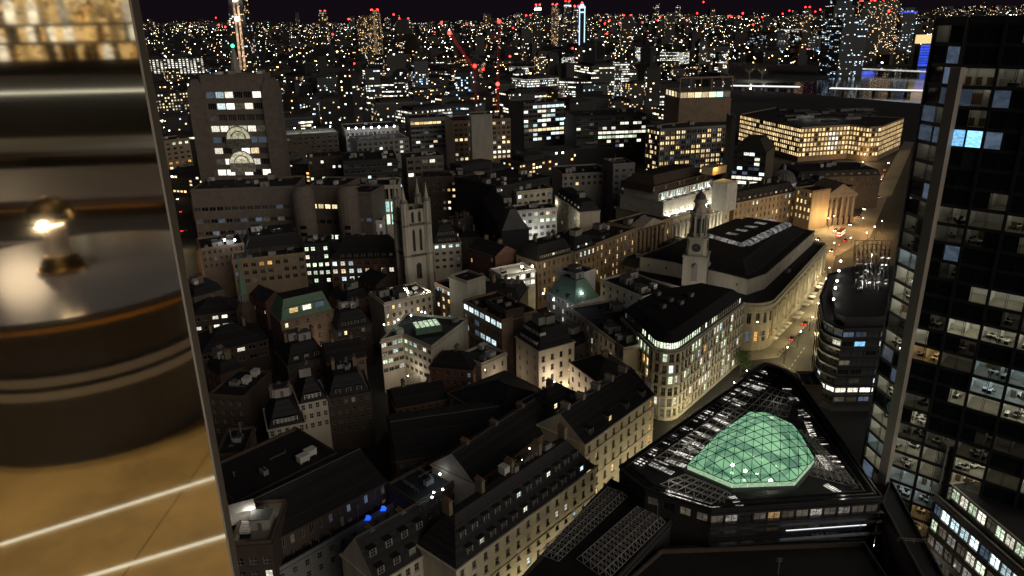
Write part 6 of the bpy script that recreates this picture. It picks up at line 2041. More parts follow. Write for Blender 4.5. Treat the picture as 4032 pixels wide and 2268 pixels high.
# blue edged observation tower
dr = ray(2292, 15); kk = 3700 / math.hypot(dr[0], dr[1]); X_, Y_, H_ = dr[0] * kk, dr[1] * kk, CAM_H + dr[2] * kk
bt_ = thing('observation_tower', 'slim tower outlined by pale blue light with a red tip', 'tower', (X_, Y_, 0))
emit('paleblue', (.45, .70, 1), 2.0, 0, rnd=.0)
b = MB(); b.box(-10, 10, -10, 10, 0, H_ - 14); b.build('shaft', 'farwall', bt_)
for x in (-12, 12):
    b = MB(); b.box(x - 2.2, x + 2.2, -11.5, -10.2, 30, H_ - 12); b.build('light_line', 'paleblue', bt_)
b = MB(); b.cyl(0, 0, 16, 13, H_ - 40, H_ - 34, 14); b.cyl(0, 0, 17, 15, H_ - 20, H_ - 10, 14); b.cyl(0, 0, 10, 9, H_ - 10, H_ - 2, 14); b.build('gallery', 'paleblue', bt_)
b = MB(); b.sphere((0, 0, H_ + 4), 4.5, 8, 5); b.build('beacon', 'red', bt_)
# warm shaft behind the arched tower
dr = ray(928, -60); kk = 1500 / math.hypot(dr[0], dr[1]); X_, Y_, H_ = dr[0] * kk, dr[1] * kk, CAM_H + dr[2] * kk
tw2 = thing('skyscraper', 'very tall slender tower with a glowing warm vertical core', 'tower', (X_, Y_, 0))
b = MB()
wv = [(0, 34), (60, 32), (H_, 22)]
b.prism([(-24, -24), (24, -24), (24, 24), (-24, 24)], 0, [(-11, -11), (11, -11), (11, 11), (-11, 11)], H_); b.build('shaft', 'city_sparse', tw2)
emit('warmcore', (1, .62, .38), 1.0, .7, rnd=0, scale=.12)
b = MB()
for x in (-3.5, 3.5):
    b.poly([(x - 2.2, -24.4 + 13 * 60 / H_, 60), (x + 2.2, -24.4 + 13 * 60 / H_, 60), (x + 1.6, -11.5, H_), (x - 1.6, -11.5, H_)])
b.build('light_core', 'warmcore', tw2)
for zz in (H_ * .72, H_ * .88):
    b = MB(); b.sphere((0, -16, zz), 4.2, 8, 5); b.build('lamp', 'lamp', tw2)
# pale column spire with a green beacon in front of it
p = at(915, 330, 70); dr = ray(915, 175); kk = 620 / math.hypot(dr[0], dr[1])
X_, Y_, H_ = dr[0] * kk, dr[1] * kk, CAM_H + dr[2] * kk
cs = thing('stone_spire', 'dim stone spire with a green lit tip above the arched tower', 'spire', (X_, Y_, 0))
b = MB(); b.cyl(0, 0, 13, 11.5, 0, H_ - 42, 12); b.cyl(0, 0, 12.4, 12.4, H_ - 43, H_ - 41, 12); b.cyl(0, 0, 8, 6.5, H_ - 41, H_ - 22, 10); b.cyl(0, 0, 7.4, 7.4, H_ - 22, H_ - 20.5, 10); b.cyl(0, 0, 4, 1.2, H_ - 20.5, H_ - 3, 8); b.build('shaft', 'concrete', cs)
b = MB(); b.sphere((0, 0, H_ - 1), 1.4, 8, 6); b.build('beacon', 'beacon', cs)
b = MB(); b.box(-1.6, 1.6, -7.6, -6.8, H_ - 34, H_ - 30); b.box(-3, -1, -12.6, -11.6, H_ - 62, H_ - 58); b.build('window', 'gold', cs)

# cranes; red lamplight on masts and jibs is put in as their own glow
for (u, vb, vt, dist, ju, jv, lab) in [(1870, 440, 275, 800, 1770, 130, 'tower crane with self-glowing red mast and raised jib'), (1960, 440, 345, 830, 1965, 85, 'tower crane with red lamps and near vertical jib')]:
    dr = ray(u, vt); kk = dist / math.hypot(dr[0], dr[1]); x, y, zt = dr[0] * kk, dr[1] * kk, CAM_H + dr[2] * kk
    o = thing('tower_crane', lab, 'crane', (x, y, 0))
    def lattice(p, q, w, n, m):
        p, q = np.array(p), np.array(q)
        b = MB()
        d = q - p; d = d / np.linalg.norm(d)
        a = np.cross(d, [0, 1., 0]); a /= np.linalg.norm(a); c = np.cross(d, a)
        cs_ = [a * sx * w / 2 + c * sy * w / 2 for sx, sy in ((-1, -1), (1, -1), (1, 1), (-1, 1))]
        for e in cs_:
            b.bar(p + e, q + e, .35)
        for k in range(n):
            u0, u1 = p + (q - p) * k / n, p + (q - p) * (k + 1) / n
            for i in range(4):
                b.bar(u0 + cs_[i], u1 + cs_[(i + 1) % 4], .25)
        return b
    lattice((0, 0, 0), (0, 0, zt), 2.6, 26, 0).build('mast', 'redglow', o)
    dj = ray(ju, jv); kj = dist / math.hypot(dj[0], dj[1])
    jt = (dj[0] * kj - x, dj[1] * kj - y, CAM_H + dj[2] * kj)
    lattice((0, 0, zt), jt, 2.2, 30, 0).build('jib', 'redglow', o)
    b = MB(); b.box(-2, 2, -2, 3, zt, zt + 3); b.box(-3, 3, 5, 8, zt - 1, zt + 2); b.bar((0, 0, zt + 1), (0, 7, zt + 1), 1.2); b.build('cab', 'lead', o)
    for q in ((0, -1.8, zt + 4), jt):
        b = MB(); b.sphere(q, 2.0, 8, 5); b.build('beacon', 'red', o)
# red aviation lamps seen over the skyline, each on a slim mast
for i, (u, v, r) in enumerate([(850, 70, 1.), (862, 98, 1.2), (887, 106, 1.2), (1310, 135, 1.5), (1372, 75, 1.2), (1395, 250, 1.3), (1550, 57, 1.2), (1738, 88, 1.6), (1836, 95, 1.0), (1712, 127, .8), (1968, 82, 1.7), (2020, 110, 1.2), (2008, 222, 1.5), (1902, 273, 2.0), (1960, 346, 1.6),
                                (2255, 190, 1.4), (2390, 132, 1.4), (2365, 80, 1.2), (2382, 92, 1.4), (2400, 80, 1.3), (2440, 90, 1.), (2530, 88, 1.2), (2590, 80, 1.3), (2600, 66, 1.), (2705, 80, 1.), (2770, 8, 1.2), (2745, 52, 1.1), (2868, 64, 1.2), (2880, 65, 1.2), (2925, 52, 1.3), (2910, 65, 1.), (2965, 97, 1.3),
                                (3002, 68, .9), (3082, 54, .9), (3108, 42, .9), (3210, 46, 1.1), (3230, 38, 1.1), (3388, 6, 1.4), (3430, 5, 1.4), (3421, 87, 1.6), (3500, 44, 1.4), (3270, 60, 1.)]):
    dist = 1150 if v > 200 else 2600
    r *= .8
    dr = ray(u, v); kk = dist / math.hypot(dr[0], dr[1]); x, y, z = dr[0] * kk, dr[1] * kk, CAM_H + dr[2] * kk
    o = thing('beacon_mast', 'slim dark mast tipped with a red warning lamp over the far roofs', 'beacon', (x, y, 0), 'red warning lamps on far masts')
    b = MB(); b.cyl(0, 0, .8, .4, 0, z - 1, 5); b.build('mast', 'dark', o)
    b = MB(); b.sphere((0, 0, z), dist * .00105 * r, 8, 5); b.build('lamp', 'red', o)

# bridges over the river
def bridge(a, c, z, w, label, mat, arches=0):
    p, q = at(*a, z), at(*c, z)
    o = thing('bridge', label, 'bridge', (p[0], p[1], 0))
    e = q - p; L = np.linalg.norm(e); e /= L; nn = np.array([-e[1], e[0]]) * w / 2
    b = MB(); P_ = lambda s, d, zz: (e[0] * s + nn[0] * d, e[1] * s + nn[1] * d, zz)
    for d0, d1, z0_, z1_ in ((-1, 1, z - 1.5, z),):
        pts = [P_(0, -1, 0), P_(L, -1, 0), P_(L, 1, 0), P_(0, 1, 0)]
        b.prism(pts, z - 1.8, pts, z)
    b.build('deck', 'concrete', o)
    b = MB(); b.poly([P_(0, -1.05, z - .2), P_(L, -1.05, z - .2), P_(L, -1.05, z + w * .09), P_(0, -1.05, z + w * .09)]); b.poly([P_(0, 1.02, z), P_(L, 1.02, z), P_(L, 1.02, z + w * .09), P_(0, 1.02, z + w * .09)]); b.build('parapet_light', mat, o)
    for k in range(1, 6):
        q_ = P_(L * k / 6, 0, 0); b = MB(); b.box(-3, 3, -w * .4, w * .4, 0, z - 1.8); b.build('pier', 'concrete', o, q_)
bridge((2880, 338), (3150, 343), 9, 14, 'low river bridge edged with a white light line', 'strip')
bridge((3268, 348), (3640, 358), 9, 14, 'second stretch of river bridge with a thin white light line', 'strip')
bridge((3380, 272), (3660, 284), 10, 20, 'farther river bridge glowing pale along its whole deck', 'bridgelight')
# blue lit riverside screen and pale hall by the far bridge
p = at(3640, 250, 10)
o = thing('light_screen', 'deep blue glowing screen building beside the far bridge', 'building', (p[0], p[1], 0))
b = MB(); b.box(-26, 26, -12, 12, 0, 60); b.build('wall', 'farwall', o); b = MB()
for k in range(8):
    b.box(-24, 24, -12.6, -12.1, 4 + k * 7, 9.5 + k * 7)
b.build('screen', 'bluewash', o)
b = MB(); b.box(-30, 30, -13, 10, 62, 84); b.build('upper_floor', 'gold', o)
p = at(3360, 288, 3); o = thing('pier_light', 'blue lit pier beside the far river bridge', 'pier', (p[0], p[1], 0)); b = MB(); b.prism([(-50, -8), (50, -8), (40, 8), (-40, 8)], 0, [(-46, -6), (46, -6), (38, 6), (-38, 6)], 7); b.build('canopy', 'bluewash', o)

# ground rising towards the horizon
def hill_z(x, y):
    return max(0., (y - 4200) * .022) * (1 + .25 * math.sin(x / 900.))


b = MB()
ys = [4200, 5200, 6400, 8000, 10000, 13000]; xs = np.linspace(-10500, 10500, 31)
for i in range(len(ys) - 1):
    for j in range(30):
        b.poly([(x, y, hill_z(x, y) + .5) for x, y in ((xs[j], ys[i]), (xs[j + 1], ys[i]), (xs[j + 1], ys[i + 1]), (xs[j], ys[i + 1]))])
hl = b.build('hills', 'ground'); hl['kind'] = 'structure'
# everything beyond, as one mass of small roofs and lamps
RF = random.Random(77)
far = MB()
for k in range(5600):
    y = 1500 + 10000 * RF.random() ** 1.7
    x = RF.uniform(-.80, .80) * y
    pu, pv_ = px(x, y, 0)
    if pu > 2840 and 255 < pv_ < 420: continue
    s = 1 + y / 6000
    w, d, h = RF.uniform(14, 46) * s, RF.uniform(12, 30) * s, RF.uniform(8, 26) * s
    if RF.random() < .05: h *= 2.6; w *= .7
    a = RF.uniform(-.5, .5); ca, sa = math.cos(a), math.sin(a)
    i = len(far.v)
    c4_ = [(x + ca * px_ - sa * py_, y + sa * px_ + ca * py_) for px_, py_ in ((-w / 2, -d / 2), (w / 2, -d / 2), (w / 2, d / 2), (-w / 2, d / 2))]
    hz = hill_z(x, y); far.prism(c4_, max(0, hz - 20), c4_, hz + h, 0, True)
fo2 = far.build('distant_city', ['city_far']); tag(fo2, 'mass of far off dark city roofs sparkling with tiny windows', 'city', None, 'stuff')
lights = {'lamp': MB(), 'lampcool': MB(), 'lampwarm': MB(), 'litwhite': MB(), 'red': MB()}
for k in range(6500):
    y = 600 + 9800 * RF.random() ** 1.35
    x = RF.uniform(-.78, .78) * y
    if math.sin(x / 260 + 1.3) * math.sin(y / 190) + math.sin(x / 610 - y / 430) < -.2: continue
    pu, pv_ = px(x, y, 0)
    if pu > 2840 and 255 < pv_ < 420: continue
    z = RF.uniform(6, 30) + hill_z(x, y)
    r = y * RF.uniform(.00010, .00030) * (1.6 if RF.random() < .06 else 1)
    kx = RF.random()
    mk_ = 'lampwarm' if kx < .34 else 'lamp' if kx < .72 else 'lampcool' if kx < .88 else 'red' if kx < .93 and y > 2500 else 'litwhite'
    lights[mk_].box(x - r, x + r, y - r, y + r, z - r, z + r)
for kx, nm in (('lamp', 'white'), ('lampcool', 'bluish'), ('lampwarm', 'orange'), ('litwhite', 'soft'), ('red', 'red')):
    o = lights[kx].build('distant_lights', kx); tag(o, f'scatter of tiny {nm} lamps across the far city', 'lights', None, 'stuff')

# ================================================================== LAMPS IN THE STREETS
def along(pts, n, h, en, col, rz=0., mat='lamp', lab=None):
    P = [np.array(p, float) for p in pts]
    seg = [np.linalg.norm(P[i + 1] - P[i]) for i in range(len(P) - 1)]
    T = sum(seg)
    for k in range(n):
        s = T * (k + .5) / n
        for i, L in enumerate(seg):
            if s <= L:
                q = P[i] + (P[i + 1] - P[i]) * s / L; break
            s -= L
        street_lamp(q[0], q[1], h, en, col, rz, lab, mat)
YE = (1, .80, .40)
along([(103, 258), (133, 300), (170, 372)], 7, 7, 3600, YE, .4, lab='street lamp post lighting the pavement beside the exchange')
along([(-7, 116), (26, 157), (48, 187), (60, 212), (92, 252)], 14, 6, 1700, (1, .86, .50), 2.2, lab='lane lamp post below the cream terrace and rounded corner office')
along([(10, 300), (40, 330), (100, 392), (150, 440)], 9, 7, 1700, (1, .78, .36), 2.2, lab='street lamp post in front of the tan stone banks')
along([(190, 440), (225, 480), (270, 560), (330, 680), (390, 790)], 9, 9, 12000, (1, .70, .30), 2.2, lab='street lamp post on the long avenue past the mansion')
along([(180, 400), (215, 425), (240, 455), (205, 470)], 7, 8, 5200, (1, .58, .22), 2.2, lab='street lamp post at the busy junction')
along([(-170, 315), (-180, 360), (-195, 410), (-212, 455)], 5, 8, 2600, (1, .72, .38), .0, lab='street lamp post on the narrow avenue beside the steel column')
for u, v, e_n in ((3425, 2150, 60), (3490, 2120, 60), (3520, 2155, 90), (3590, 2245, 90)):
    p = at(u, v, 15); street_lamp(p[0], p[1], 3.2, 90, (1, .85, .7), 0, 'short white lamp in the paved courtyard below the tower', 'lampcool', .15, 12.)
for u, v in ((2395, 1850), (2430, 1820), (2680, 1640), (2740, 1600)):
    p = at(u, v, 4); point(None, (p[0], p[1], 4), 900, (1, .85, .4), .3, 'doorway_light')
# only the first wall lamp is real; the rest and tower floodlights are added fill
def wall_and_fill_lamp(A, B, z, frac, h, off, en, col, lab, size=.22):
    a, b_ = at(*A, z), at(*B, z)
    e = (b_ - a) / np.linalg.norm(b_ - a); nn = np.array([e[1], -e[0]])
    q = a + (b_ - a) * frac + nn * off
    o = thing('wall_and_fill_lamp', lab, 'lamp', (q[0], q[1], h))
    b = MB(); b.sphere((0, 0, 0), size, 8, 5); b.build('globe', 'lamp', o)
    b = MB(); b.bar((0, 0, 0), (-nn[0] * off, -nn[1] * off, -.1), .07); b.build('arm', 'metal', o)
    point(o, (nn[0] * .3, nn[1] * .3, size + .3), en, col, .2)


for a in [((2121, 1383), (2262, 1344), 24, .72, 7, 2.6, 900, (1, .80, .55), 'round wall lamp on the tall cream building front'), ((2121, 1383), (2262, 1344), 24, .25, 13, 4.0, 1300, (1, .84, .62), 'upper fill lamp added to brighten the tall cream building front'),
          ((2243, 1427), (2348, 1503), 19, .5, 9, 4, 900, (1, .80, .58), 'fill lamp added to brighten the cream side wing wall'), ((1587, 1322), (1698, 1372), 21, .5, 9, 5, 900, (1, .9, .72), 'fill lamp added to brighten the white angled office wall'), ((1895, 1440), (1995, 1394), 17, .5, 11, 4, 420, (1, .82, .6), 'fill lamp added to brighten the low tan wall'),
          ((1055, 1692), (1200, 1662), 18, .4, 9, 4, 260, (1, .85, .65), 'fill lamp added to brighten the white gabled house'), ((1512, 1200), (1702, 1158), 23, .4, 13, 5, 800, (1, .86, .66), 'fill lamp added to brighten the beige office below the church'), ((2003, 838), (2193, 822), 30, .5, 16, 6, 1800, (.95, .97, .9), 'fill lamp added to brighten the white gabled office front'),
          ((1106, 1269), (1313, 1220), 23, .5, 12, 6, 500, (1, .8, .6), 'fill lamp added to brighten the copper mansard house front')]:
    wall_and_fill_lamp(*a)
for u, v, z, en, col, lab in ((1600, 1150, 24, 2400, (1, .92, .74), 'low fill light added to brighten the gothic church tower from the shorter face'), (1668, 1150, 24, 2400, (1, .92, .74), 'low fill light added to brighten the gothic church tower from the arched face'), (2690, 1160, 22, 1500, (1, .93, .78), 'low fill light added at the clock tower foot'), (2800, 1165, 22, 1300, (1, .93, .78), 'low fill light added beside the clock tower niche')):
    p = at(u, v, z); floodlight((p[0], p[1], z), en, col, lab, 'lamp', .12, group=None)
# glow from narrow alleys between the old blocks
for u, v, z, e_n, c_ in ((1890, 830, 3, 700, (1, .95, .8)), (1905, 900, 3, 700, (1, .95, .8)), (1885, 760, 4, 900, (1, .8, .7)), (1830, 600, 4, 1500, (1, .75, .85)), (2170, 1560, 5, 260, (1, .75, .5)), (2090, 1570, 4, 260, (1, .75, .5)), (2270, 1570, 5, 200, (1, .8, .55))):
    p = at(u, v, z); street_lamp(p[0], p[1], z, e_n, c_, 0, 'alley lamp post glowing between the old town walls', 'lamp', .2)

# ================================================================== TREES AND TRAFFIC
def tree(x, y, h, r, label, seed, z=0.):
    rg = random.Random(seed)
    o = thing('tree', label, 'tree', (x, y, z))
    b = MB(); b.cyl(0, 0, h * .035, h * .018, 0, h * .6, 7)
    for k in range(7):
        a = rg.uniform(0, 6.28); zz = h * rg.uniform(.3, .55)
        b.bar((0, 0, zz), (math.cos(a) * r * .6, math.sin(a) * r * .6, zz + h * .25), h * .018)
    b.build('trunk', 'bark', o)
    b = MB()
    cl_ = [(rg.uniform(-.6, .6) * r, rg.uniform(-.6, .6) * r, h * rg.uniform(.45, .9), rg.uniform(.28, .5) * r) for _ in range(16)]
    for k in range(1100):
        c = rg.choice(cl_)
        v = Vector((rg.gauss(0, 1), rg.gauss(0, 1), rg.gauss(0, 1))).normalized() * c[3] * rg.random() ** .4
        q = Vector(c[:3]) + v
        s = rg.uniform(.16, .34)
        a1 = Vector((rg.gauss(0, 1), rg.gauss(0, 1), rg.gauss(0, 1))).normalized(); a2 = a1.orthogonal().normalized()
        b.poly([q - a1 * s, q + a2 * s * .6, q + a1 * s, q - a2 * s * .6])
    b.build('crown', 'leaf', o)
    return o


p = at(2920, 1420, 6); tree(p[0], p[1], 11, 4.2, 'dark leafy street tree at the foot of the exchange corner', 1)
for i, (u, v) in enumerate(((3440, 2215), (3470, 2262), (3420, 2180))):
    p = at(u, v, 15); tree(p[0], p[1], 5, 2.0, ('rounded tree in the lit courtyard beside the paving edge', 'small tree in the courtyard nearest the tower wing', 'bushy tree in the courtyard corner by the hall')[i], 10 + i, 12.)
for i, (u, v) in enumerate(((690, 660), (720, 640), (745, 668), (700, 700))):
    p = at(u, v, 8); tree(p[0], p[1], 17, 7, ('dark avenue tree beside the steel column edge', 'taller dark avenue tree beside the arched tower pier', 'broad dark avenue tree under the arched tower', 'dark avenue tree above the orange traffic')[i], 20 + i)
for i, (u, v) in enumerate(((2950, 305), (3000, 308))):
    p = at(u, v, 4); tree(p[0], p[1], 34, 20, ('green lit riverside tree by the white bridge end', 'second green riverside tree under the white park lamp')[i], 30 + i); street_lamp(p[0] - 4, p[1] - 26, 24, 26000, (.95, 1, .75), 0, 'tall park lamp post behind the white bridge', 'lamp', 1.2)


def vehicle(kind, x, y, rz, paint, label, group):
    o = thing(kind, label, 'bus' if kind == 'bus' else 'car', (x, y, .04), group, rz)
    b = MB()
    if kind == 'bus':
        b.box(-5.2, 5.2, -1.25, 1.25, .4, 4.3); b.build('body', 'redpaint', o)
        b = MB()
        for z0, z1 in ((1.4, 2.2), (3.0, 3.8)):
            b.box(-5.0, 5.0, -1.28, -1.255, z0, z1); b.box(-5.0, 5.0, 1.255, 1.28, z0, z1); b.box(5.205, 5.23, -1.1, 1.1, z0, z1); b.box(-5.23, -5.205, -1.1, 1.1, z0, z1)
        b.build('window', 'warm', o)
        L_, wb = 5.2, 3.4
    else:
        b.prism([(-2.2, -.88), (2.2, -.88), (2.2, .88), (-2.2, .88)], .3, [(-2.15, -.86), (2.1, -.86), (2.1, .86), (-2.15, .86)], .85)
        b.build('body', paint, o)
        b = MB(); b.prism([(-1.5, -.8), (1.1, -.8), (1.1, .8), (-1.5, .8)], .85, [(-1.1, -.65), (.5, -.65), (.5, .65), (-1.1, .65)], 1.45); b.build('cabin', 'off', o)
        L_, wb = 2.2, 1.35
    for sx in (-1, 1):
        for sy in (-1, 1):
            b = MB(); b.cyl(0, 0, .33, .33, -.1, .1, 10); w_ = b.build('wheel', 'tyre', o, (sx * wb, sy * (.82 if kind != 'bus' else 1.15), .33)); w_.rotation_euler = (math.pi / 2, 0, 0)
    for sy in (-1, 1):
        b = MB(); b.box(-.06, .06, -.16, .16, -.09, .09); b.build('headlight', 'lamp', o, (L_ + .04, sy * .6, .65))
        b = MB(); b.box(-.05, .05, -.16, .16, -.09, .09); b.build('tail_light', 'red', o, (-L_ - .03, sy * .6, .75))


for i, (u, v, rz, kd, pt_, lb) in enumerate([(3190, 975, .9, 'car', 'carpaint', 'dark car waiting at the junction with lit headlights'), (3245, 962, -2.2, 'car', 'white', 'white car turning at the junction'), (3310, 925, .9, 'bus', 'redpaint', 'red double deck bus crossing the junction'), (3350, 880, -2.2, 'car', 'carpaint', 'dark car driving past the mansion'), (3430, 790, 1.0, 'car', 'carpaint', 'dark car on the long avenue'), (3470, 700, -2.1, 'bus', 'redpaint', 'red double deck bus far along the avenue'),
                                           (712, 830, 1.8, 'car', 'taxi', 'amber car on the narrow avenue by the steel column'), (718, 905, 1.8, 'car', 'white', 'white van shaped car on the narrow avenue'), (700, 780, -1.3, 'car', 'carpaint', 'dark car on the narrow avenue'), (706, 745, 1.8, 'bus', 'redpaint', 'red bus on the narrow avenue')]):
    p = at(u, v, 1); vehicle(kd, p[0], p[1], rz, pt_, lb, None)
rv = random.Random(12)
for i, (u, v) in enumerate(((3170, 1015), (3205, 1000), (3222, 940), (3275, 985), (3290, 905), (3330, 945), (3382, 850), (3405, 820), (3455, 745), (3462, 775), (3485, 668), (3500, 640), (3120, 1330), (3170, 1270))):
    p = at(u, v, .8); vehicle('car', p[0], p[1], rv.choice((.95, -2.2)), rv.choice(['carpaint', 'white', 'taxi', 'carpaint']), 'small car with glowing lamps moving along the bank junction streets', 'cars around the bank junction')
for k in range(16):
    p0, p1 = at(3070, 1404), at(3212, 1262)
    q = p0 + (p1 - p0) * k / 15 + np.array([-.7, .5])
    o = thing('bollard', 'dark iron bollard at the kerb beside the exchange pavement', 'bollard', (q[0], q[1], .14), 'bollards along the exchange kerb')
    b = MB(); b.cyl(0, 0, .14, .11, 0, .95, 8); b.cyl(0, 0, .17, .17, .85, .95, 8); b.sphere((0, 0, 1.0), .12, 8, 4); b.build('post', 'dark', o)
# traffic signal at the junction
p = at(3303, 965, 3); o = thing('traffic_light', 'traffic signal post glowing red at the junction', 'traffic light', (p[0], p[1], 0))
b = MB(); b.cyl(0, 0, .08, .08, 0, 3.4, 6); b.build('post', 'metal', o); b = MB(); b.box(-.2, .2, -.15, .15, 2.4, 3.5); b.build('housing', 'dark', o); b = MB(); b.sphere((0, -.2, 3.25), .3, 8, 5); b.build('signal', 'red', o)
point(o, (0, -.8, 3.2), 120, (1, .05, .03), .2)

# ================================================================== THE ROOM BEHIND THE WINDOW
# steel clad window column; everything seen in it is a reflection of the lamplit restaurant
mst = bpy.data.materials.new('brushedsteel')
ts_, bs_ = nodes(mst)
bs_.inputs['Metallic'].default_value = 1; bs_.inputs['Base Color'].default_value = (.52, .515, .52, 1)
bs_.inputs['Roughness'].default_value = .10
nzs = ts_.nodes.new("ShaderNodeTexNoise"); tcs = ts_.nodes.new("ShaderNodeTexCoord"); mps = ts_.nodes.new("ShaderNodeMapping")
mps.inputs['Scale'].default_value = (2, 2, 90); ts_.links.new(tcs.outputs['Object'], mps.inputs[0]); ts_.links.new(mps.outputs[0], nzs.inputs['Vector']); nzs.inputs['Scale'].default_value = 3
mrs = ts_.nodes.new("ShaderNodeMapRange"); mrs.inputs[3].default_value = .02; mrs.inputs[4].default_value = .055; ts_.links.new(nzs.outputs[0], mrs.inputs[0]); ts_.links.new(mrs.outputs[0], bs_.inputs['Roughness'])
MATS['brushedsteel'] = mst
YP = .75
re = ray(735, 1150); xe = re[0] / re[1] * YP
colm = thing('window_column', 'broad polished steel window column reflecting a lamplit dining room', 'column', (xe - .75, YP, CAM_H - 1.5))
b = MB(); b.box(-.75, .745, 0, .012, 0, 3.2); b.build('cladding', 'brushedsteel', colm)
b = MB(); b.box(.745, .7475, -.002, .014, 0, 3.2); b.build('edge_trim', 'frame', colm)


def mir(u, v, t):
    """point of the room whose mirror image is met at distance t along this view ray"""
    d = ray(u, v); q = d * (t / d[1])
    return np.array([q[0], 2 * YP - q[1], CAM_H + q[2]])


surf('goldfloor', (.42, .25, .07), rough=.4, var=.85, scale=2.4)
surf('roomwall', (.11, .108, .108), rough=.5)
surf('tablewood', (.07, .066, .066), rough=.14, var=.3, scale=4)
surf('brass', (.75, .45, .15), rough=.18, metal=1., var=.2)
surf('leather', (.13, .095, .085), rough=.4, scale=6)
FLZ = CAM_H - 1.3
surf('drumgrey', (.105, .105, .11), rough=.35)
emit('bulbglow', (1, .72, .36), 9, 0, rnd=0, sampling='AUTO')
emit('shelfglow', (1, .62, .22), 1.1, .9, rnd=.4, scale=22)
emit('ledstrip', (1, .9, .62), 1.5, 0, rnd=0)
emit('ledblue', (.7, .85, 1), .8, 0, rnd=0)
b = MB()
for k in range(22):
    x0 = -6 + k * .5
    b.box(x0 + .001, x0 + .499, -9, YP + .2, FLZ - .03, FLZ - .001 * (k % 3))
fl = b.build('floor', 'goldfloor'); fl['kind'] = 'structure'
for nm, pts in (('ceiling', [(-6, -9, 3.0), (-6, YP + .2, 3.0), (5, YP + .2, 3.0), (5, -9, 3.0)]), ('wall', [(-6, -9, 0), (-6, -9, 3.0), (5, -9, 3.0), (5, -9, 0)]), ('wall', [(-6, -9, 0), (-6, YP + .2, 0), (-6, YP + .2, 3.0), (-6, -9, 3.0)])):
    b = MB(); b.poly([(x, y, FLZ + z) for x, y, z in pts]); fl = b.build(nm, 'roomwall'); fl['kind'] = 'structure'
colm.location.z = FLZ
# drum table with its brass lamp
lb = mir(250, 1062, 2.45)
tz = lb[2]; th_ = tz - FLZ
tab = thing('dining_table', 'round dark drum table carrying a brass lamp', 'table', (lb[0] + .04, lb[1], FLZ))
b = MB(); b.cyl(0, 0, .52, .52, th_ - .045, th_, 48); b.build('tabletop', 'tablewood', tab)
b = MB(); b.cyl(0, 0, .525, .525, th_ - .035, th_ - .02, 48, 0, False); b.build('rim', 'brass', tab)
b = MB(); b.cyl(0, 0, .44, .42, .0, th_ - .045, 40, 0, False); b.build('drum', 'drumgrey', tab)
for z_ in (.30, .36):
    b = MB(); b.cyl(0, 0, .446, .446, th_ * z_ * 1.5, th_ * z_ * 1.5 + .03, 40, 0, False); b.build('drum_band', 'paint', tab)
lmp = thing('table_lamp', 'brass table lamp with domed shade glowing on the dark table', 'lamp', (lb[0], lb[1], tz)); lmp.scale = (.8, .8, .92)
b = MB(); b.cyl(0, 0, .098, .098, 0, .014, 32); b.cyl(0, 0, .092, .075, .014, .032, 32); b.cyl(0, 0, .082, .06, .032, .062, 32); b.build('base', 'brass', lmp)
b = MB(); b.cyl(0, 0, .046, .046, .062, .175, 24); b.build('stem', 'canvas', lmp)
b = MB(); b.sphere((0, 0, .205), .094, 28, 8, 0, .85, True); b.cyl(0, 0, .09, .094, .195, .205, 28, 0, False); b.build('shade', 'brass', lmp)
b = MB(); b.cyl(0, 0, .04, .035, .176, .204, 12); b.build('bulb', 'bulbglow', lmp)
point(lmp, (0, .07, .19), 1.6, (1, .72, .38), .008)
# made-up back bar; its bottles and panel glow to give gold sparkle
bb_ = mir(200, 250, 6.2)
bar_ = thing('sparkle_bar', 'long made-up bar counter with shelves of self-glowing amber bottles', 'bar', (bb_[0], bb_[1], FLZ), None, -.07)
zs = [mir(200, v, 6.2)[2] - FLZ for v in (240, 165, 90)]
b = MB(); b.box(-2.6, 2.4, -.5, 0, 0, zs[0] - .12); b.build('counter', 'roomwall', bar_)
b = MB(); b.box(-2.6, 2.4, .0, .06, zs[0] - .25, zs[0] - .232); b.build('led_strip', 'ledstrip', bar_)
b = MB(); b.box(-2.6, .75, -.6, -.55, zs[0], zs[2] + .22); b.build('lit_back_panel', 'shelfglow', bar_)
for z_ in zs:
    b = MB(); b.box(-2.6, .75, -.55, -.2, z_ - .025, z_); b.build('shelf', 'tablewood', bar_)
rb_ = random.Random(4)
emit('bottleglow', (1, .6, .18), 1.1, .6, rnd=.8, scale=14)
emit('bottlepale', (1, .85, .55), 1.8, .6, rnd=.8, scale=20)
bm = MB(); bm.cyl(0, 0, .035, .035, 0, .13, 10); bm.cyl(0, 0, .035, .012, .13, .165, 10); bm.cyl(0, 0, .012, .012, .165, .21, 8)
bmm = [bm.mesh('bottle', [k]) for k in ('bottleglow', 'brass', 'bottlepale', 'tablewood')]
for z_ in zs:
    for k in range(38):
        lx, ly = -2.5 + k * .085 + rb_.uniform(-.02, .02), -.35 + rb_.uniform(-.06, .1)
        c_, s_ = math.cos(-.07), math.sin(-.07)
        o = link('bottle', rb_.choice(bmm), None, (bb_[0] + lx * c_ - ly * s_, bb_[1] + lx * s_ + ly * c_, FLZ + z_))
        o.scale = (1, 1, rb_.uniform(.6, 1.2)); tag(o, 'made-up amber bottle standing on the glowing bar shelf', 'bottle', 'bottles on the bar shelves')
point(bar_, (-.4, .4, zs[2] + .3), 14, (1, .75, .45), .2)
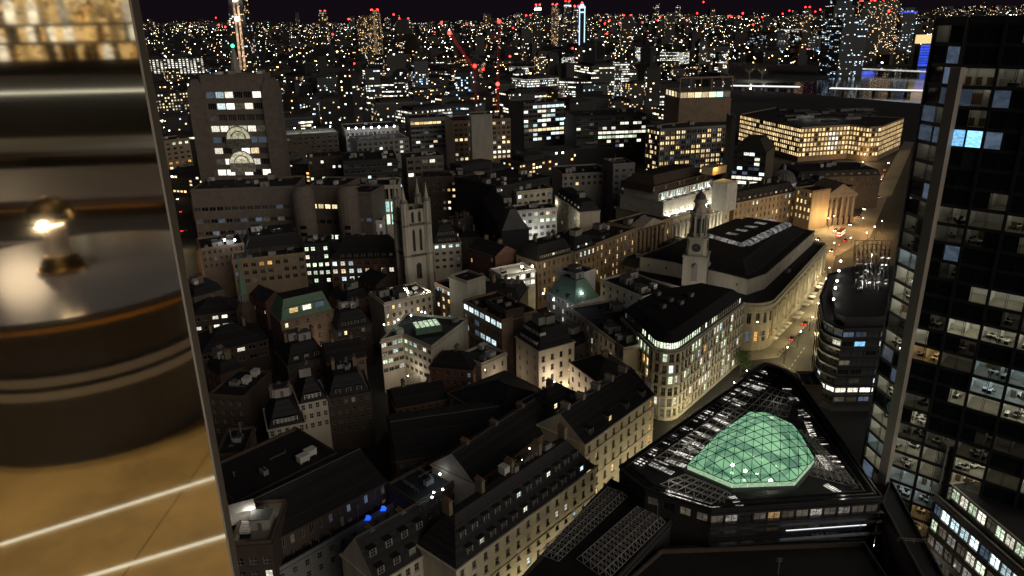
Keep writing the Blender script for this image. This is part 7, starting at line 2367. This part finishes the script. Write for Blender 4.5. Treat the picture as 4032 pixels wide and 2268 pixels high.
# sideboard and banquette cross the reflection as long bands
def bench(u0, v0, u1, v1, t, dep, mat, name, label, cat, rz):
    p, q = mir(u0, v0, t), mir(u1, v1, t)
    z = (p[2] + q[2]) / 2 - FLZ
    L = abs(q[0] - p[0])
    o = thing(name, label, cat, ((p[0] + q[0]) / 2, p[1], FLZ), None, rz)
    b = MB(); b.box(-L / 2, L / 2, -dep, 0, 0, z - .06); b.build('base', 'roomwall', o)
    b = MB(); b.box(-L / 2, L / 2, -dep - .03, .03, z - .06, z); b.build('top', mat, o)
    b = MB(); b.box(-L / 2, L / 2, .031, .045, z - .05, z - .035); b.build('edge_strip', 'brass', o)
    b = MB(); b.box(-L / 2, L / 2, .001, .02, z - .22, z - .2); b.build('lower_strip', 'paint', o)
bench(-500, 600, 700, 590, 4.7, .6, 'canvas', 'sideboard', 'pale topped sideboard in the restaurant behind the window', 'sideboard', -.09)
bench(-500, 800, 760, 770, 3.5, .9, 'leather', 'banquette', 'brown leather banquette in the restaurant behind the window', 'banquette', -.12)
for k, (u, v, du, dv) in enumerate(((0, 2150, 860, 1880), (300, 2290, 900, 2110))):
    d0, d1 = ray(u, v), ray(du, dv)
    q0, q1 = [np.array([d[0], d[1]]) * (-(CAM_H - FLZ) / d[2]) for d in (d0, d1)]
    b = MB(); b.bar((q0[0], 2 * YP - q0[1], FLZ + .004), (q1[0], 2 * YP - q1[1], FLZ + .004), .008, .005)
    o = b.build('floor_strip', 'ledstrip'); tag(o, ('thin lit strip let into the restaurant floor by the drum table', 'second thin lit floor strip close to the window column')[k], 'light strip')
for x, y, e_n in ((lb[0] + .1, lb[1] + .75, 90), (-1.35, .0, 120), (-1.2, -2.4, 60), (-.6, -4.6, 60)):  # lights added to brighten the reflected floor and room
    o = thing('fill_downlight', 'round ceiling light added to brighten the reflected restaurant', 'fill_downlight', (x, y, FLZ + 2.95), 'added restaurant ceiling lights')
    b = MB(); b.cyl(0, 0, .06, .06, 0, .05, 14); b.build('housing', 'bulbglow', o)
    point(o, (0, 0, -.1), e_n, (1, .91, .78), .06, spot=95, direction=(0, 0, -1))
